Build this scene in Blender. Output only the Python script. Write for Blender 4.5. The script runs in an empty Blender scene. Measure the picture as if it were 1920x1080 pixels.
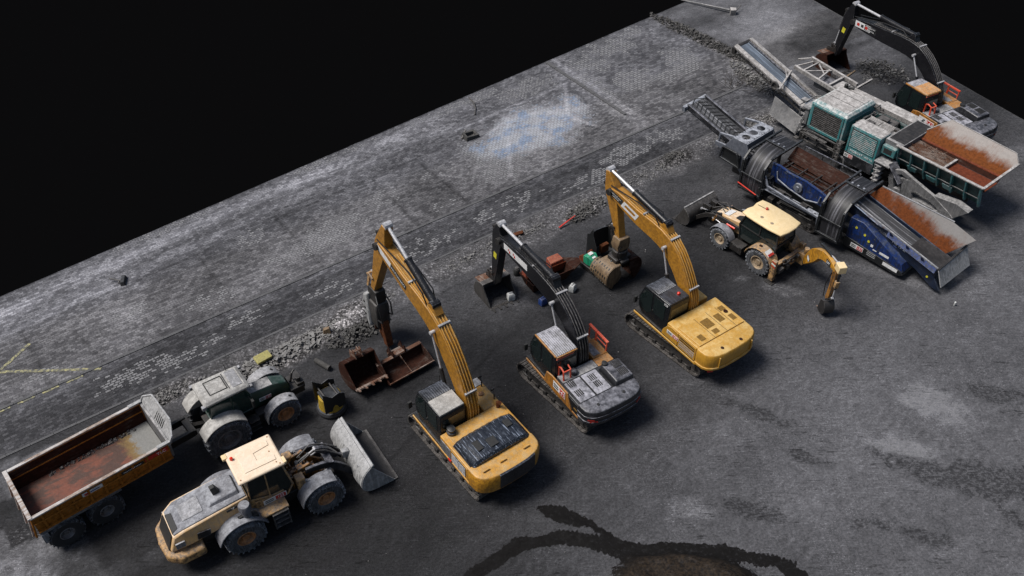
import bpy, math, random
import numpy as np
from mathutils import Vector, Matrix, noise
R=math.radians
sc=bpy.context.scene
C=bpy.data.collections.new('yard'); sc.collection.children.link(C)
rnd=random.Random(7)

# ------------------------------------------------------------------ materials
def nodes(name):
    m=bpy.data.materials.new(name); m.use_nodes=True
    nt=m.node_tree; nt.nodes.clear()
    o=nt.nodes.new('ShaderNodeOutputMaterial'); b=nt.nodes.new('ShaderNodeBsdfPrincipled')
    nt.links.new(b.outputs[0],o.inputs[0])
    return m,nt,b
class N:
    """tiny node-graph helper"""
    def __init__(s,nt): s.nt=nt
    def new(s,t,**k):
        n=s.nt.nodes.new(t)
        for a,v in k.items(): setattr(n,a,v)
        return n
    def put(s,sock,v):
        if hasattr(v,'links') or hasattr(v,'is_linked'): s.nt.links.new(v,sock)
        elif v is not None:
            if isinstance(v,(tuple,list)) and len(v)==3 and sock.type=='RGBA': v=(*v,1)
            sock.default_value=v
    def math(s,op,a,b=None,c=None,clamp=False):
        n=s.new('ShaderNodeMath',operation=op); n.use_clamp=clamp
        s.put(n.inputs[0],a)
        if b is not None: s.put(n.inputs[1],b)
        if c is not None: s.put(n.inputs[2],c)
        return n.outputs[0]
    def mix(s,f,a,b,blend='MIX'):
        n=s.new('ShaderNodeMix',data_type='RGBA',blend_type=blend); n.clamp_factor=True
        s.put(n.inputs[0],f); s.put(n.inputs[6],a); s.put(n.inputs[7],b)
        return n.outputs[2]
    def noise(s,vec,scale,detail=5,rough=.55,dist=0):
        n=s.new('ShaderNodeTexNoise'); s.put(n.inputs['Vector'],vec)
        n.inputs['Scale'].default_value=scale; n.inputs['Detail'].default_value=detail
        n.inputs['Roughness'].default_value=rough; n.inputs['Distortion'].default_value=dist
        return n.outputs['Fac']
    def ramp(s,f,lo,hi,a=0.,b=1.):
        n=s.new('ShaderNodeMapRange',interpolation_type='SMOOTHSTEP'); s.put(n.inputs[0],f)
        n.inputs[1].default_value=lo; n.inputs[2].default_value=hi; n.inputs[3].default_value=a; n.inputs[4].default_value=b
        return n.outputs[0]
    def mapping(s,vec,scale=(1,1,1),rot=(0,0,0),loc=(0,0,0)):
        n=s.new('ShaderNodeMapping'); s.put(n.inputs[0],vec)
        n.inputs['Scale'].default_value=scale; n.inputs['Rotation'].default_value=rot; n.inputs['Location'].default_value=loc
        return n.outputs[0]
    def bump(s,h,strength=.3,dist=.02):
        n=s.new('ShaderNodeBump'); s.put(n.inputs['Height'],h)
        n.inputs['Strength'].default_value=strength; n.inputs['Distance'].default_value=dist
        return n.outputs[0]
    def attr(s,name,out='Fac'):
        n=s.new('ShaderNodeAttribute',attribute_name=name); return n.outputs[out]
DUST=(.37,.36,.37)
def paint(name,col,dust=.45,grime=.55,rough=.5,metal=0,dcol=DUST,gcol=None,chips=0,chipcol=(.10,.045,.02),bump=.35,streak=.0,nsc=1.,spec=.5,edge=.6,runs=.55,pc=.42):
    """weathered painted steel: grime in patches and runs, dust settled on upward faces, chips"""
    m,nt,b=nodes(name); n=N(nt)
    tc=n.new('ShaderNodeTexCoord').outputs['Object']
    oi=n.new('ShaderNodeObjectInfo').outputs['Random']
    vadd=n.new('ShaderNodeVectorMath',operation='ADD'); n.put(vadd.inputs[0],tc)
    cmb=n.new('ShaderNodeCombineXYZ'); n.put(cmb.inputs[0],n.math('MULTIPLY',oi,9)); n.put(vadd.inputs[1],cmb.outputs[0])
    v=vadd.outputs[0]
    big=n.noise(v,1.1*nsc,6,.65,.4); mid=n.noise(v,5*nsc,7,.72); fine=n.noise(v,22*nsc,5,.7)
    run=n.noise(n.mapping(v,(7,7,.7)),1.6*nsc,5,.6)
    nz=n.new('ShaderNodeSeparateXYZ'); n.put(nz.inputs[0],n.new('ShaderNodeNewGeometry').outputs['Normal'])
    up=n.ramp(nz.outputs[2],.35,.95)
    g=n.math('MULTIPLY',n.ramp(n.math('ADD',n.math('MULTIPLY',run,runs),n.math('MULTIPLY',mid,1.1-runs)),.48,.62),grime*1.15,clamp=True)
    gc=gcol or tuple(c*.28+.006 for c in col)
    base=n.mix(g,col,gc)
    base=n.mix(n.math('MULTIPLY',n.ramp(fine,.42,.62),.22),base,tuple(c*.45 for c in col))
    bv=n.new('ShaderNodeBevel'); bv.samples=3; bv.inputs['Radius'].default_value=.028
    dt=n.new('ShaderNodeVectorMath',operation='DOT_PRODUCT'); n.put(dt.inputs[0],bv.outputs[0]); n.put(dt.inputs[1],n.new('ShaderNodeNewGeometry').outputs['Normal'])
    ew=n.math('MULTIPLY',n.math('MULTIPLY',n.ramp(dt.outputs['Value'],.97,.86),n.ramp(mid,.40,.60)),edge,clamp=True)
    if chips:
        base=n.mix(n.math('MULTIPLY',n.ramp(n.math('ADD',n.math('MULTIPLY',mid,.6),n.math('MULTIPLY',fine,.4)),.60-.12*chips,.64-.1*chips),chips,clamp=True),base,chipcol)
    df=n.math('MULTIPLY',n.math('MULTIPLY',up,n.ramp(n.math('ADD',n.math('MULTIPLY',big,.6),n.math('MULTIPLY',mid,.4)),.36,.62,.25,1.)),dust,clamp=True)
    patch=n.ramp(n.math('ADD',n.math('MULTIPLY',mid,.65),n.math('MULTIPLY',fine,.35)),.38,.60)
    base=n.mix(df,base,n.mix(patch,tuple(c*pc for c in dcol),tuple(min(1,c*1.25) for c in dcol)))
    base=n.mix(ew,base,tuple(min(1,c*1.25+.03) for c in dcol))
    low=n.math('MULTIPLY',n.ramp(n.math('ADD',big,n.math('MULTIPLY',mid,.5)),.72,.95),dust*.4)
    base=n.mix(low,base,tuple(c*.7 for c in dcol))
    if streak:
        st=n.noise(n.mapping(tc,(1,14,14)),1.5,4,.6)
        base=n.mix(n.math('MULTIPLY',n.ramp(st,.56,.66),streak),base,dcol)
    nt.links.new(base,b.inputs['Base Color'])
    rr=n.math('ADD',n.math('MULTIPLY',mid,.25),rough-.12); rr=n.math('ADD',rr,n.math('MULTIPLY',df,.35),clamp=True)
    nt.links.new(rr,b.inputs['Roughness']); b.inputs['Metallic'].default_value=metal
    b.inputs['Specular IOR Level'].default_value=spec
    nt.links.new(n.bump(n.math('ADD',mid,n.math('MULTIPLY',fine,.5)),bump,.03),b.inputs['Normal'])
    return m
def rusty(name,a=(.22,.075,.03),bcol=(.30,.29,.28),mixlo=.42,mixhi=.6,gradient=None,dark=(.03,.018,.012),rough=.75,spots=.7):
    """bare worn steel with rust; gradient=(axis,lo,hi): the worn share grows along a local axis"""
    m,nt,b=nodes(name); n=N(nt)
    tc=n.new('ShaderNodeTexCoord').outputs['Object']
    big=n.noise(tc,1.3,7,.7,.5); mid=n.noise(tc,7,7,.75); fine=n.noise(tc,30,4,.7)
    st=n.noise(n.mapping(tc,(1.2,9,9)),1.3,5,.65)
    f=n.math('ADD',n.math('MULTIPLY',big,.5),n.math('MULTIPLY',st,.5))
    if gradient:
        ax,lo,hi=gradient; s=n.new('ShaderNodeSeparateXYZ'); n.put(s.inputs[0],tc)
        st3=n.noise(n.mapping(tc,(9,.9,.9)),1.2,6,.7); f=n.math('ADD',n.math('ADD',n.math('MULTIPLY',n.noise(tc,1.1,6,.65),.72),n.math('MULTIPLY',st3,.28)),n.ramp(s.outputs[ax],lo,hi,-.22,.22))
    base=n.mix(n.ramp(f,mixlo,mixhi),n.mix(n.ramp(mid,.4,.62),a,tuple(c*.62 for c in a)),n.mix(mid,tuple(c*.6 for c in bcol),tuple(min(1,c*1.35) for c in bcol)))
    base=n.mix(n.math('MULTIPLY',n.ramp(n.math('ADD',n.math('MULTIPLY',mid,.5),n.math('MULTIPLY',fine,.5)),.54,.66),spots),base,dark)
    nt.links.new(base,b.inputs['Base Color']); b.inputs['Roughness'].default_value=rough; b.inputs['Specular IOR Level'].default_value=.12
    nt.links.new(n.bump(n.math('ADD',mid,n.math('MULTIPLY',fine,.6)),.5,.03),b.inputs['Normal'])
    return m
def plain(name,col,rough=.5,metal=0,spec=.5,emit=None):
    m,nt,b=nodes(name); n=N(nt)
    tc=n.new('ShaderNodeTexCoord').outputs['Object']
    f=n.noise(tc,14,5,.7)
    nt.links.new(n.mix(n.ramp(f,.35,.7),tuple(min(1,c*1.1) for c in col),tuple(c*.6 for c in col)),b.inputs['Base Color'])
    b.inputs['Roughness'].default_value=rough; b.inputs['Metallic'].default_value=metal; b.inputs['Specular IOR Level'].default_value=spec
    return m
def mesh_mat(name,col,hole,sc_=40,rough=.6):
    """perforated plate: a small regular pattern of holes"""
    m,nt,b=nodes(name); n=N(nt)
    tc=n.new('ShaderNodeTexCoord').outputs['Object']
    vo=n.new('ShaderNodeTexVoronoi',feature='F1'); n.put(vo.inputs['Vector'],tc); vo.inputs['Scale'].default_value=sc_; vo.inputs['Randomness'].default_value=.15
    nt.links.new(n.mix(n.ramp(vo.outputs['Distance'],.25,.35),hole,n.mix(n.noise(tc,8,5,.7),col,tuple(c*.5 for c in col))),b.inputs['Base Color'])
    b.inputs['Roughness'].default_value=rough
    return m
def belt_mat(name,col,hi,axis=1):
    """rubber conveyor belt with long rub marks along its run (Generated-free, object space)"""
    m,nt,b=nodes(name); n=N(nt)
    tc=n.new('ShaderNodeTexCoord').outputs['Object']
    s=[.35,.35,.35]; s[axis]=9
    st=n.noise(n.mapping(tc,tuple(s)),1.,6,.6,.2); f=n.noise(tc,24,5,.7)
    c=n.mix(n.ramp(st,.48,.72),col,hi); c=n.mix(n.math('MULTIPLY',n.ramp(f,.4,.65),.5),c,tuple(x*.4 for x in col))
    nt.links.new(c,b.inputs['Base Color']); b.inputs['Roughness'].default_value=.55
    nt.links.new(n.bump(f,.3,.02),b.inputs['Normal'])
    return m
M={}
M['yellow']=paint('excavator_yellow',(.52,.245,.022),.34,.55,.36,dcol=(.72,.54,.28),gcol=(.14,.06,.010),chips=.15,runs=.25,pc=.75)
M['yellow_boom']=paint('boom_yellow',(.40,.185,.022),.18,.45,.36,dcol=(.50,.34,.14),gcol=(.15,.065,.012),chips=.12,runs=.0,edge=.9,nsc=1.3,pc=.8)
M['blackboom']=paint('boom_black',(.007,.007,.009),.05,.3,.30,dcol=(.26,.27,.30),edge=.7,spec=.35)
M['roofblack']=paint('roof_black',(.012,.013,.016),.16,.3,.3,dcol=(.20,.22,.28),streak=.2)
M['yellow_clean']=paint('clean_yellow',(.50,.25,.025),.5,.22,.4,pc=.88,dcol=(.68,.52,.24))
M['yellow_dark']=paint('grimy_yellow',(.30,.13,.02),.2,.9,.5,gcol=(.03,.02,.012),chips=.5)
M['gold']=plain('gold_grille',(.20,.11,.02),.5)
M['cream']=paint('dusty_cream',(.60,.37,.16),pc=.7,dust=.5,grime=.75,rough=.6,dcol=(.82,.72,.60),gcol=(.45,.30,.17))
M['cream_dirty']=paint('dirty_cream',(.46,.27,.11),.35,.8,.6,dcol=(.50,.42,.34),gcol=(.07,.045,.03),runs=.3,edge=.8)
M['roofcream']=paint('cab_roof_cream',(.74,.56,.30),pc=.85,dust=.35,grime=.15,rough=.5,dcol=(.80,.66,.44),gcol=(.55,.38,.2))
M['orange']=paint('orange_paint',(.40,.16,.022),.3,.7,.45,dcol=(.6,.42,.25),chips=.2)
M['red']=paint('red_rail',(.60,.055,.02),.25,.3,.45,dcol=(.7,.3,.2))
M['redbright']=plain('signal_red',(.75,.03,.01),.3)
M['black']=paint('black_paint',(.009,.010,.011),.12,.4,.42,dcol=(.24,.25,.28))
M['blackcab']=paint('cab_black',(.007,.008,.010),.05,.3,.28,dcol=(.2,.21,.24))
M['blackhood']=paint('hood_black',(.008,.010,.016),.06,.3,.26,dcol=(.30,.35,.44),streak=.7)
M['greyhood']=paint('hood_grey',(.03,.03,.036),.80,.5,.38,pc=.68,dcol=(.44,.44,.49),streak=.30)
M['charcoal']=paint('charcoal_cast',(.014,.015,.018),.42,.5,.30,dcol=(.38,.38,.43),edge=.9)
M['steel']=paint('dirty_steel',(.045,.041,.038),.28,.7,.55,dcol=(.26,.25,.25),chips=.3)
M['darksteel']=paint('oily_steel',(.018,.016,.015),.15,.7,.5,dcol=(.16,.15,.15),chips=.25)
M['track']=paint('track_steel',(.026,.022,.020),.45,.6,.6,dcol=(.17,.155,.145),chips=.3,chipcol=(.22,.2,.19),bump=.6)
M['tyre']=paint('tyre_rubber',(.014,.014,.016),.35,.3,.75,dcol=(.15,.16,.18),bump=.5,edge=.8)
M['tyredusty']=paint('dusty_tyre',(.085,.088,.096),.6,.8,.85,dcol=(.30,.32,.36),gcol=(.012,.012,.014),bump=.9,nsc=1.8,edge=1.)
M['rimcopper']=paint('rim_copper',(.42,.18,.065),.2,.6,.6,dcol=(.4,.3,.2))
M['rimcream']=paint('rim_cream',(.36,.26,.16),.3,.6,.7,dcol=(.4,.36,.3))
M['rimgrey']=paint('rim_grey',(.13,.12,.12),.3,.6,.7)
M['chrome']=plain('cylinder_rod',(.50,.50,.52),.35,.2)
M['glass']=plain('cab_glass',(.010,.016,.016),.10,0,.8)
M['glassgreen']=plain('green_cab_glass',(.010,.030,.026),.12,0,.8)
M['white']=paint('white_label',(.70,.70,.70),.1,.2,.5)
M['labelred']=plain('label_red',(.45,.03,.02),.5)
M['ink']=plain('ink_black',(.02,.02,.02),.6)
M['inkwhite']=plain('ink_white',(.78,.78,.78),.6)
M['dustgrey']=paint('caked_dust',(.22,.22,.23),.8,.6,.9,dcol=(.42,.42,.44),gcol=(.08,.08,.08),bump=.9)
M['roofgrey']=paint('dusty_roof',(.28,.27,.255),.7,.5,.85,dcol=(.50,.49,.47),gcol=(.16,.15,.14),bump=.8)
M['bucketgrey']=paint('dusty_bucket',(.34,.34,.34),.7,.6,.85,dcol=(.50,.50,.51),gcol=(.10,.10,.10),bump=1.)
M['fendergrey']=paint('dusty_fender',(.13,.13,.145),.7,.75,.7,dcol=(.36,.37,.40),gcol=(.05,.05,.06))
M['green']=paint('tractor_green',(.007,.036,.023),.35,.5,.4,dcol=(.22,.24,.25))
M['brightgreen']=paint('bright_green',(.02,.30,.16),.15,.5,.4,dcol=(.25,.5,.4))
M['teal']=paint('teal_paint',(.028,.19,.20),.40,.65,.5,dcol=(.46,.47,.46),gcol=(.05,.09,.09),chips=.3,chipcol=(.2,.2,.19))
M['tealdusty']=paint('dusty_teal',(.055,.25,.265),1.35,.6,.75,dcol=(.50,.505,.50),gcol=(.05,.09,.09),chips=.7,chipcol=(.22,.24,.235))
M['tealdark']=paint('dark_teal',(.008,.055,.055),.4,.7,.5,dcol=(.34,.36,.36),gcol=(.01,.02,.02))
M['pale']=paint('pale_beam',(.26,.245,.235),.8,.65,.8,dcol=(.52,.50,.49),gcol=(.06,.055,.055),bump=.6)
M['palegrey']=paint('grey_beam',(.12,.12,.125),.7,.6,.75,dcol=(.44,.43,.43),gcol=(.05,.05,.05),bump=.6)
M['blue']=paint('blue_paint',(.005,.026,.135),.14,.85,.42,dcol=(.22,.27,.40),gcol=(.008,.012,.03),chips=.3,chipcol=(.25,.28,.34))
M['bluedark']=paint('dark_blue',(.006,.014,.038),.25,.6,.45,dcol=(.22,.25,.32),gcol=(.006,.008,.014))
M['silverblue']=paint('silver_plate',(.12,.13,.155),.7,.5,.5,dcol=(.42,.44,.49),gcol=(.05,.055,.07))
M['belt']=belt_mat('black_belt',(.016,.016,.019),(.16,.16,.18),0)
M['beltblue']=belt_mat('dusty_blue_belt',(.10,.12,.15),(.30,.36,.45),1)
M['beltgrey']=belt_mat('grey_belt',(.05,.05,.052),(.36,.36,.38),1)
M['rust']=rusty('rust',(.11,.038,.016),(.10,.08,.07),.5,.72)
M['rustdark']=rusty('dark_rust',(.036,.013,.008),(.075,.058,.050),.5,.66,dark=(.012,.009,.008))
M['rustred']=rusty('red_rust',(.17,.045,.022),(.13,.055,.035),.5,.7)
M['rustedge']=rusty('worn_rust_edge',(.13,.065,.042),(.24,.20,.175),.45,.6)
M['tubside']=rusty('trailer_side',(.36,.135,.022),(.20,.10,.05),.54,.72,dark=(.05,.025,.012))
M['tubrail']=rusty('trailer_rail',(.30,.22,.17),(.50,.48,.47),.4,.58,dark=(.07,.05,.04))
M['perf']=mesh_mat('yellow_perforated',(.50,.33,.03),(.02,.015,.005),28)
M['brass']=paint('brass_plate',(.20,.135,.075),.2,.7,.55,dcol=(.33,.26,.19),gcol=(.08,.05,.03))
M['hose']=plain('rubber_hose',(.012,.012,.013),.45)
M['stickeryellow']=plain('sticker_yellow',(.55,.50,.03),.5)
M['plastic_white']=paint('white_plastic',(.60,.61,.60),.1,.5,.6,gcol=(.12,.12,.12))
M['plastic_blue']=paint('blue_plastic',(.015,.05,.22),.2,.4,.5)
M['redplastic']=plain('red_plastic',(.62,.04,.02),.45)

# ------------------------------------------------------------------ mesh builder
class MB:
    def __init__(s,T=None): s.v=[]; s.f=[]; s.T=T
    def add(s,vs,fs):
        o=len(s.v)
        s.v+= [tuple(s.T@Vector(v)) for v in vs] if s.T is not None else [tuple(v) for v in vs]
        s.f+=[tuple(i+o for i in f) for f in fs]
        return s
    def box(s,x0,x1,y0,y1,z0,z1):
        if x0>x1:x0,x1=x1,x0
        if y0>y1:y0,y1=y1,y0
        if z0>z1:z0,z1=z1,z0
        return s.add([(x0,y0,z0),(x1,y0,z0),(x1,y1,z0),(x0,y1,z0),(x0,y0,z1),(x1,y0,z1),(x1,y1,z1),(x0,y1,z1)],
              [(0,3,2,1),(4,5,6,7),(0,1,5,4),(1,2,6,5),(2,3,7,6),(3,0,4,7)])
    def bar(s,p,q,w,h=None,up=(0,0,1)):
        """square bar from p to q"""
        h=h or w; p=Vector(p);q=Vector(q); d=(q-p).normalized(); u=Vector(up)
        if abs(d.dot(u))>.98: u=Vector((1,0,0))
        a=d.cross(u).normalized(); b=a.cross(d).normalized(); vs=[]
        for c in (p,q):
            for i,j in ((-1,-1),(1,-1),(1,1),(-1,1)): vs.append(c+a*(i*w/2)+b*(j*h/2))
        return s.add(vs,[(3,2,1,0),(4,5,6,7),(0,1,5,4),(1,2,6,5),(2,3,7,6),(3,0,4,7)])
    def prism(s,poly,a,b,axis='y'):
        """polygon in the plane across axis, extruded a..b; poly in (x,z) for y, (y,z) for x, (x,y) for z"""
        n=len(poly)
        def P(p,t): return (p[0],t,p[1]) if axis=='y' else ((t,p[0],p[1]) if axis=='x' else (p[0],p[1],t))
        vs=[P(p,a) for p in poly]+[P(p,b) for p in poly]
        return s.add(vs,[tuple(range(n)),tuple(range(2*n-1,n-1,-1))]+[(i,i+n,(i+1)%n+n,(i+1)%n) for i in range(n)])
    def loft(s,rings,caps=True,close=False):
        n=len(rings[0]); vs=[v for r in rings for v in r]; fs=[]
        if close:
            caps=False; o=(len(rings)-1)*n; fs=[(o+i,o+(i+1)%n,(i+1)%n,i) for i in range(n)]
        for k in range(len(rings)-1):
            for i in range(n):
                a=k*n+i;b=k*n+(i+1)%n; fs.append((a,b,b+n,a+n))
        if caps: fs+= [tuple(range(n-1,-1,-1)),tuple(range((len(rings)-1)*n,len(rings)*n))]
        return s.add(vs,fs)
    def tube(s,pts,r,n=10,caps=True):
        pts=[Vector(p) for p in pts]; rs=r if isinstance(r,(list,tuple)) else [r]*len(pts)
        rings=[]; prev=None
        for i,p in enumerate(pts):
            d=(pts[min(i+1,len(pts)-1)]-pts[max(i-1,0)]).normalized()
            if prev is None:
                u=Vector((0,0,1)) if abs(d.z)<.9 else Vector((1,0,0)); a=d.cross(u).normalized()
            else: a=(prev-d*prev.dot(d)).normalized()
            prev=a; b=d.cross(a)
            rings.append([p+(a*math.cos(t)+b*math.sin(t))*rs[i] for t in [2*math.pi*k/n for k in range(n)]])
        return s.loft(rings,caps)
    def lathe(s,prof,o,axis=(0,1,0),n=32,close=False):
        """prof: (radius, along) list, closed surface of revolution about axis through o"""
        ax=Vector(axis).normalized(); u=Vector((0,0,1)) if abs(ax.z)<.9 else Vector((1,0,0)); a=ax.cross(u).normalized(); b=ax.cross(a); o=Vector(o)
        rings=[[o+ax*t+(a*math.cos(2*math.pi*k/n)+b*math.sin(2*math.pi*k/n))*max(r,1e-4) for k in range(n)] for r,t in prof]
        return s.loft(rings,True,close)
    def sheet(s,grid,th):
        """thin shell from a grid of points [i][j], thickened along its normals"""
        ni=len(grid);nj=len(grid[0]); g=[[Vector(p) for p in r] for r in grid]; top=[];bot=[]
        for i in range(ni):
            for j in range(nj):
                du=g[min(i+1,ni-1)][j]-g[max(i-1,0)][j]; dv=g[i][min(j+1,nj-1)]-g[i][max(j-1,0)]
                nn=du.cross(dv); nn=nn.normalized() if nn.length>1e-9 else Vector((0,0,1))
                top.append(g[i][j]+nn*th/2); bot.append(g[i][j]-nn*th/2)
        o=ni*nj; fs=[]
        for i in range(ni-1):
            for j in range(nj-1):
                a=i*nj+j; fs.append((a,a+nj,a+nj+1,a+1)); fs.append((a+o,a+1+o,a+nj+1+o,a+nj+o))
        for i in range(ni-1):
            a=i*nj; fs.append((a,a+o,a+nj+o,a+nj)); a=i*nj+nj-1; fs.append((a,a+nj,a+nj+o,a+o))
        for j in range(nj-1):
            a=j; fs.append((a,a+1,a+1+o,a+o)); a=(ni-1)*nj+j; fs.append((a,a+o,a+1+o,a+1))
        return s.add(top+bot,fs)
    def build(s,name,mat,parent=None,bevel=0,seg=2,smooth=True,angle=35):
        me=bpy.data.meshes.new(name); me.from_pydata(s.v,[],s.f); me.validate(); me.update()
        import bmesh
        bm=bmesh.new(); bm.from_mesh(me); bmesh.ops.recalc_face_normals(bm,faces=bm.faces); bm.to_mesh(me); bm.free()
        if smooth:
            me.polygons.foreach_set('use_smooth',[True]*len(me.polygons)); me.set_sharp_from_angle(angle=R(angle))
        me.materials.append(M[mat] if isinstance(mat,str) else mat)
        o=bpy.data.objects.new(name,me); C.objects.link(o)
        if parent: o.parent=parent
        if bevel:
            b=o.modifiers.new('bevel','BEVEL'); b.width=bevel; b.segments=seg; b.limit_method='ANGLE'; b.angle_limit=R(40)
        return o
def thing(name,label,cat,loc=(0,0,0),rz=0,group=None):
    o=bpy.data.objects.new(name,None); C.objects.link(o); o.location=loc if len(loc)==3 else (*loc,0); o.rotation_euler=(0,0,R(rz))
    o['label']=label; o['category']=cat
    if group: o['group']=group
    return o
def tag(o,label,cat,group=None,kind=None):
    if label: o['label']=label
    if cat: o['category']=cat
    if group: o['group']=group
    if kind: o['kind']=kind
    return o
def sub(name,parent,loc=(0,0,0)):
    o=bpy.data.objects.new(name,None); C.objects.link(o); o.location=loc; o.parent=parent; return o
def text(name,body,size,o,right,up,mat,parent,depth=.004,align='CENTER',bold=0):
    """raised lettering lying in the plane (right, up) at o"""
    if body.startswith('#'):          # lettering too worn to read: short strokes of letter size
        r=Vector(right).normalized(); u=Vector(up); u=(u-r*u.dot(r)).normalized(); nn=r.cross(u); rr=random.Random(len(body)*7+int(size*100)); m=MB(); n=len(body)
        T=Matrix((( r.x,u.x,nn.x,o[0]),(r.y,u.y,nn.y,o[1]),(r.z,u.z,nn.z,o[2]),(0,0,0,1))); m.T=T; w=size*.62
        for k in range(n):
            x=(k-n/2)*w; m.box(x,x+w*.25,-size*.32,size*.32,0,.004); z=rr.choice([-.32,-.05,.22])*size; m.box(x+w*.25,x+w*.7,z,z+size*.12,0,.004)
        return m.build(name,mat,parent)
    cu=bpy.data.curves.new(name,'FONT'); cu.body=body; cu.size=size; cu.extrude=depth; cu.align_x=align; cu.align_y='CENTER'; cu.offset=bold
    t=bpy.data.objects.new(name,cu); C.objects.link(t)
    dg=bpy.context.evaluated_depsgraph_get(); dg.update()
    me=bpy.data.meshes.new_from_object(t.evaluated_get(dg)); bpy.data.objects.remove(t); bpy.data.curves.remove(cu)
    r=Vector(right).normalized(); u=Vector(up); u=(u-r*u.dot(r)).normalized(); nn=r.cross(u)
    mt=Matrix((( r.x,u.x,nn.x,o[0]),(r.y,u.y,nn.y,o[1]),(r.z,u.z,nn.z,o[2]),(0,0,0,1)))
    me.transform(mt); me.materials.clear(); me.materials.append(M[mat])
    ob=bpy.data.objects.new(name,me); C.objects.link(ob); ob.parent=parent; return ob
def plate(name,o,right,up,w,h,mat,parent,th=.012):
    r=Vector(right).normalized(); u=Vector(up); u=(u-r*u.dot(r)).normalized(); nn=r.cross(u)
    T=Matrix((( r.x,u.x,nn.x,o[0]),(r.y,u.y,nn.y,o[1]),(r.z,u.z,nn.z,o[2]),(0,0,0,1)))
    return MB(T).box(-w/2,w/2,-h/2,h/2,-.004,th).build(name,mat,parent)
def fleet_label(o,right,up,w,num,parent,h=None):
    """white fleet label: small firm lettering and a red number box"""
    h=h or w*.34; r=Vector(right).normalized(); u=Vector(up); u=(u-r*u.dot(r)).normalized(); nn=r.cross(u); o=Vector(o)
    b=plate('fleet_label',o,right,up,w,h,'white',parent,.010)
    plate('number_box',o+r*w*.24+nn*.010,right,up,w*.44,h*.8,'labelred',b,.008)
    text('number',num,h*.72,o+r*w*.24+nn*.024,right,up,'inkwhite',b)
    plate('letter_bar',o-r*w*.25+u*h*.18+nn*.010,right,up,w*.36,h*.18,'ink',b,.006)
    plate('letter_bar',o-r*w*.25-u*h*.18+nn*.010,right,up,w*.36,h*.18,'ink',b,.006)
    return b
def crom(pts,k=5):
    """Catmull-Rom resampling of tuples"""
    out=[]; n=len(pts)
    for i in range(n-1):
        p=[pts[max(0,i-1)],pts[i],pts[i+1],pts[min(n-1,i+2)]]
        for j in range(k):
            t=j/k; out.append(tuple(.5*((2*b)+(-a+c)*t+(2*a-5*b+4*c-d)*t*t+(-a+3*b-3*c+d)*t**3) for a,b,c,d in zip(*p)))
    out.append(tuple(pts[-1])); return out
def limb(mb,pts,y0,y1,k=4):
    """box-section arm: pts=(x,z,half-height), swept with a smooth curve"""
    q=crom(pts,k); rings=[]
    for i,(x,z,h) in enumerate(q):
        a=q[max(0,i-1)];b=q[min(len(q)-1,i+1)]; d=Vector((b[0]-a[0],b[1]-a[1])).normalized(); nx,nz=-d.y,d.x
        rings.append([(x+nx*h,y0,z+nz*h),(x+nx*h,y1,z+nz*h),(x-nx*h,y1,z-nz*h),(x-nx*h,y0,z-nz*h)])
    return mb.loft(rings)
def wheel(parent,x,y,z,r,w,tyre='tyre',rim='rimgrey',side=1,rr=.52,lugs=22,lug=.035,name='wheel',yaw=0):
    """wheel centred at (x,y,z); side=+1 dish faces +y"""
    e=sub(name,parent,(x,y,z)); e.rotation_euler=(0,0,R(yaw)); m=MB(); hw=w/2; ri=r*rr
    m.lathe([(ri,-hw*.8),(r*.72,-hw),(r*.9,-hw*.98),(r*.97,-hw*.8),(r,-hw*.4),(r,hw*.4),(r*.97,hw*.8),(r*.9,hw*.98),(r*.72,hw),(ri,hw*.8),(ri*.98,0)],(0,0,0),(0,1,0),40,True)
    for k in range(lugs):
        for s in (-1,1):
            t=2*math.pi*(k+(.5 if s>0 else 0))/lugs; t2=t+.16
            def P(tt,yy,q): return (math.cos(tt)*q,yy,math.sin(tt)*q)
            dt=.34*2*math.pi/lugs*.8
            m.add([P(t,s*hw*.98,r*.90),P(t+dt,s*hw*.98,r*.90),P(t2+dt,0,r*.99),P(t2,0,r*.99),
                   P(t,s*hw*1.0,r+lug*.3),P(t+dt,s*hw*1.0,r+lug*.3),P(t2+dt,-s*.02,r+lug),P(t2,-s*.02,r+lug)],
                  [(0,1,2,3),(7,6,5,4),(0,4,5,1),(1,5,6,2),(2,6,7,3),(3,7,4,0)])
    m.build('tyre',tyre,e)
    q=MB(); q.lathe([(ri*1.01,-hw*.75),(ri*1.02,hw*.82),(ri*.93,hw*.86),(ri*.86,hw*.5),(ri*.55,hw*.25),(ri*.42,hw*.3),(ri*.36,hw*.62),(ri*.1,hw*.64)] if side>0 else
            [(ri*1.01,hw*.75),(ri*1.02,-hw*.82),(ri*.93,-hw*.86),(ri*.86,-hw*.5),(ri*.55,-hw*.25),(ri*.42,-hw*.3),(ri*.36,-hw*.62),(ri*.1,-hw*.64)],(0,0,0),(0,1,0),32)
    for k in range(8):
        t=2*math.pi*k/8; q.lathe([(.02,side*hw*.2),(.02,side*hw*.42)],(math.cos(t)*ri*.6,0,math.sin(t)*ri*.6),(0,1,0),6)
    q.build('rim',rim,e)
    return e
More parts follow.
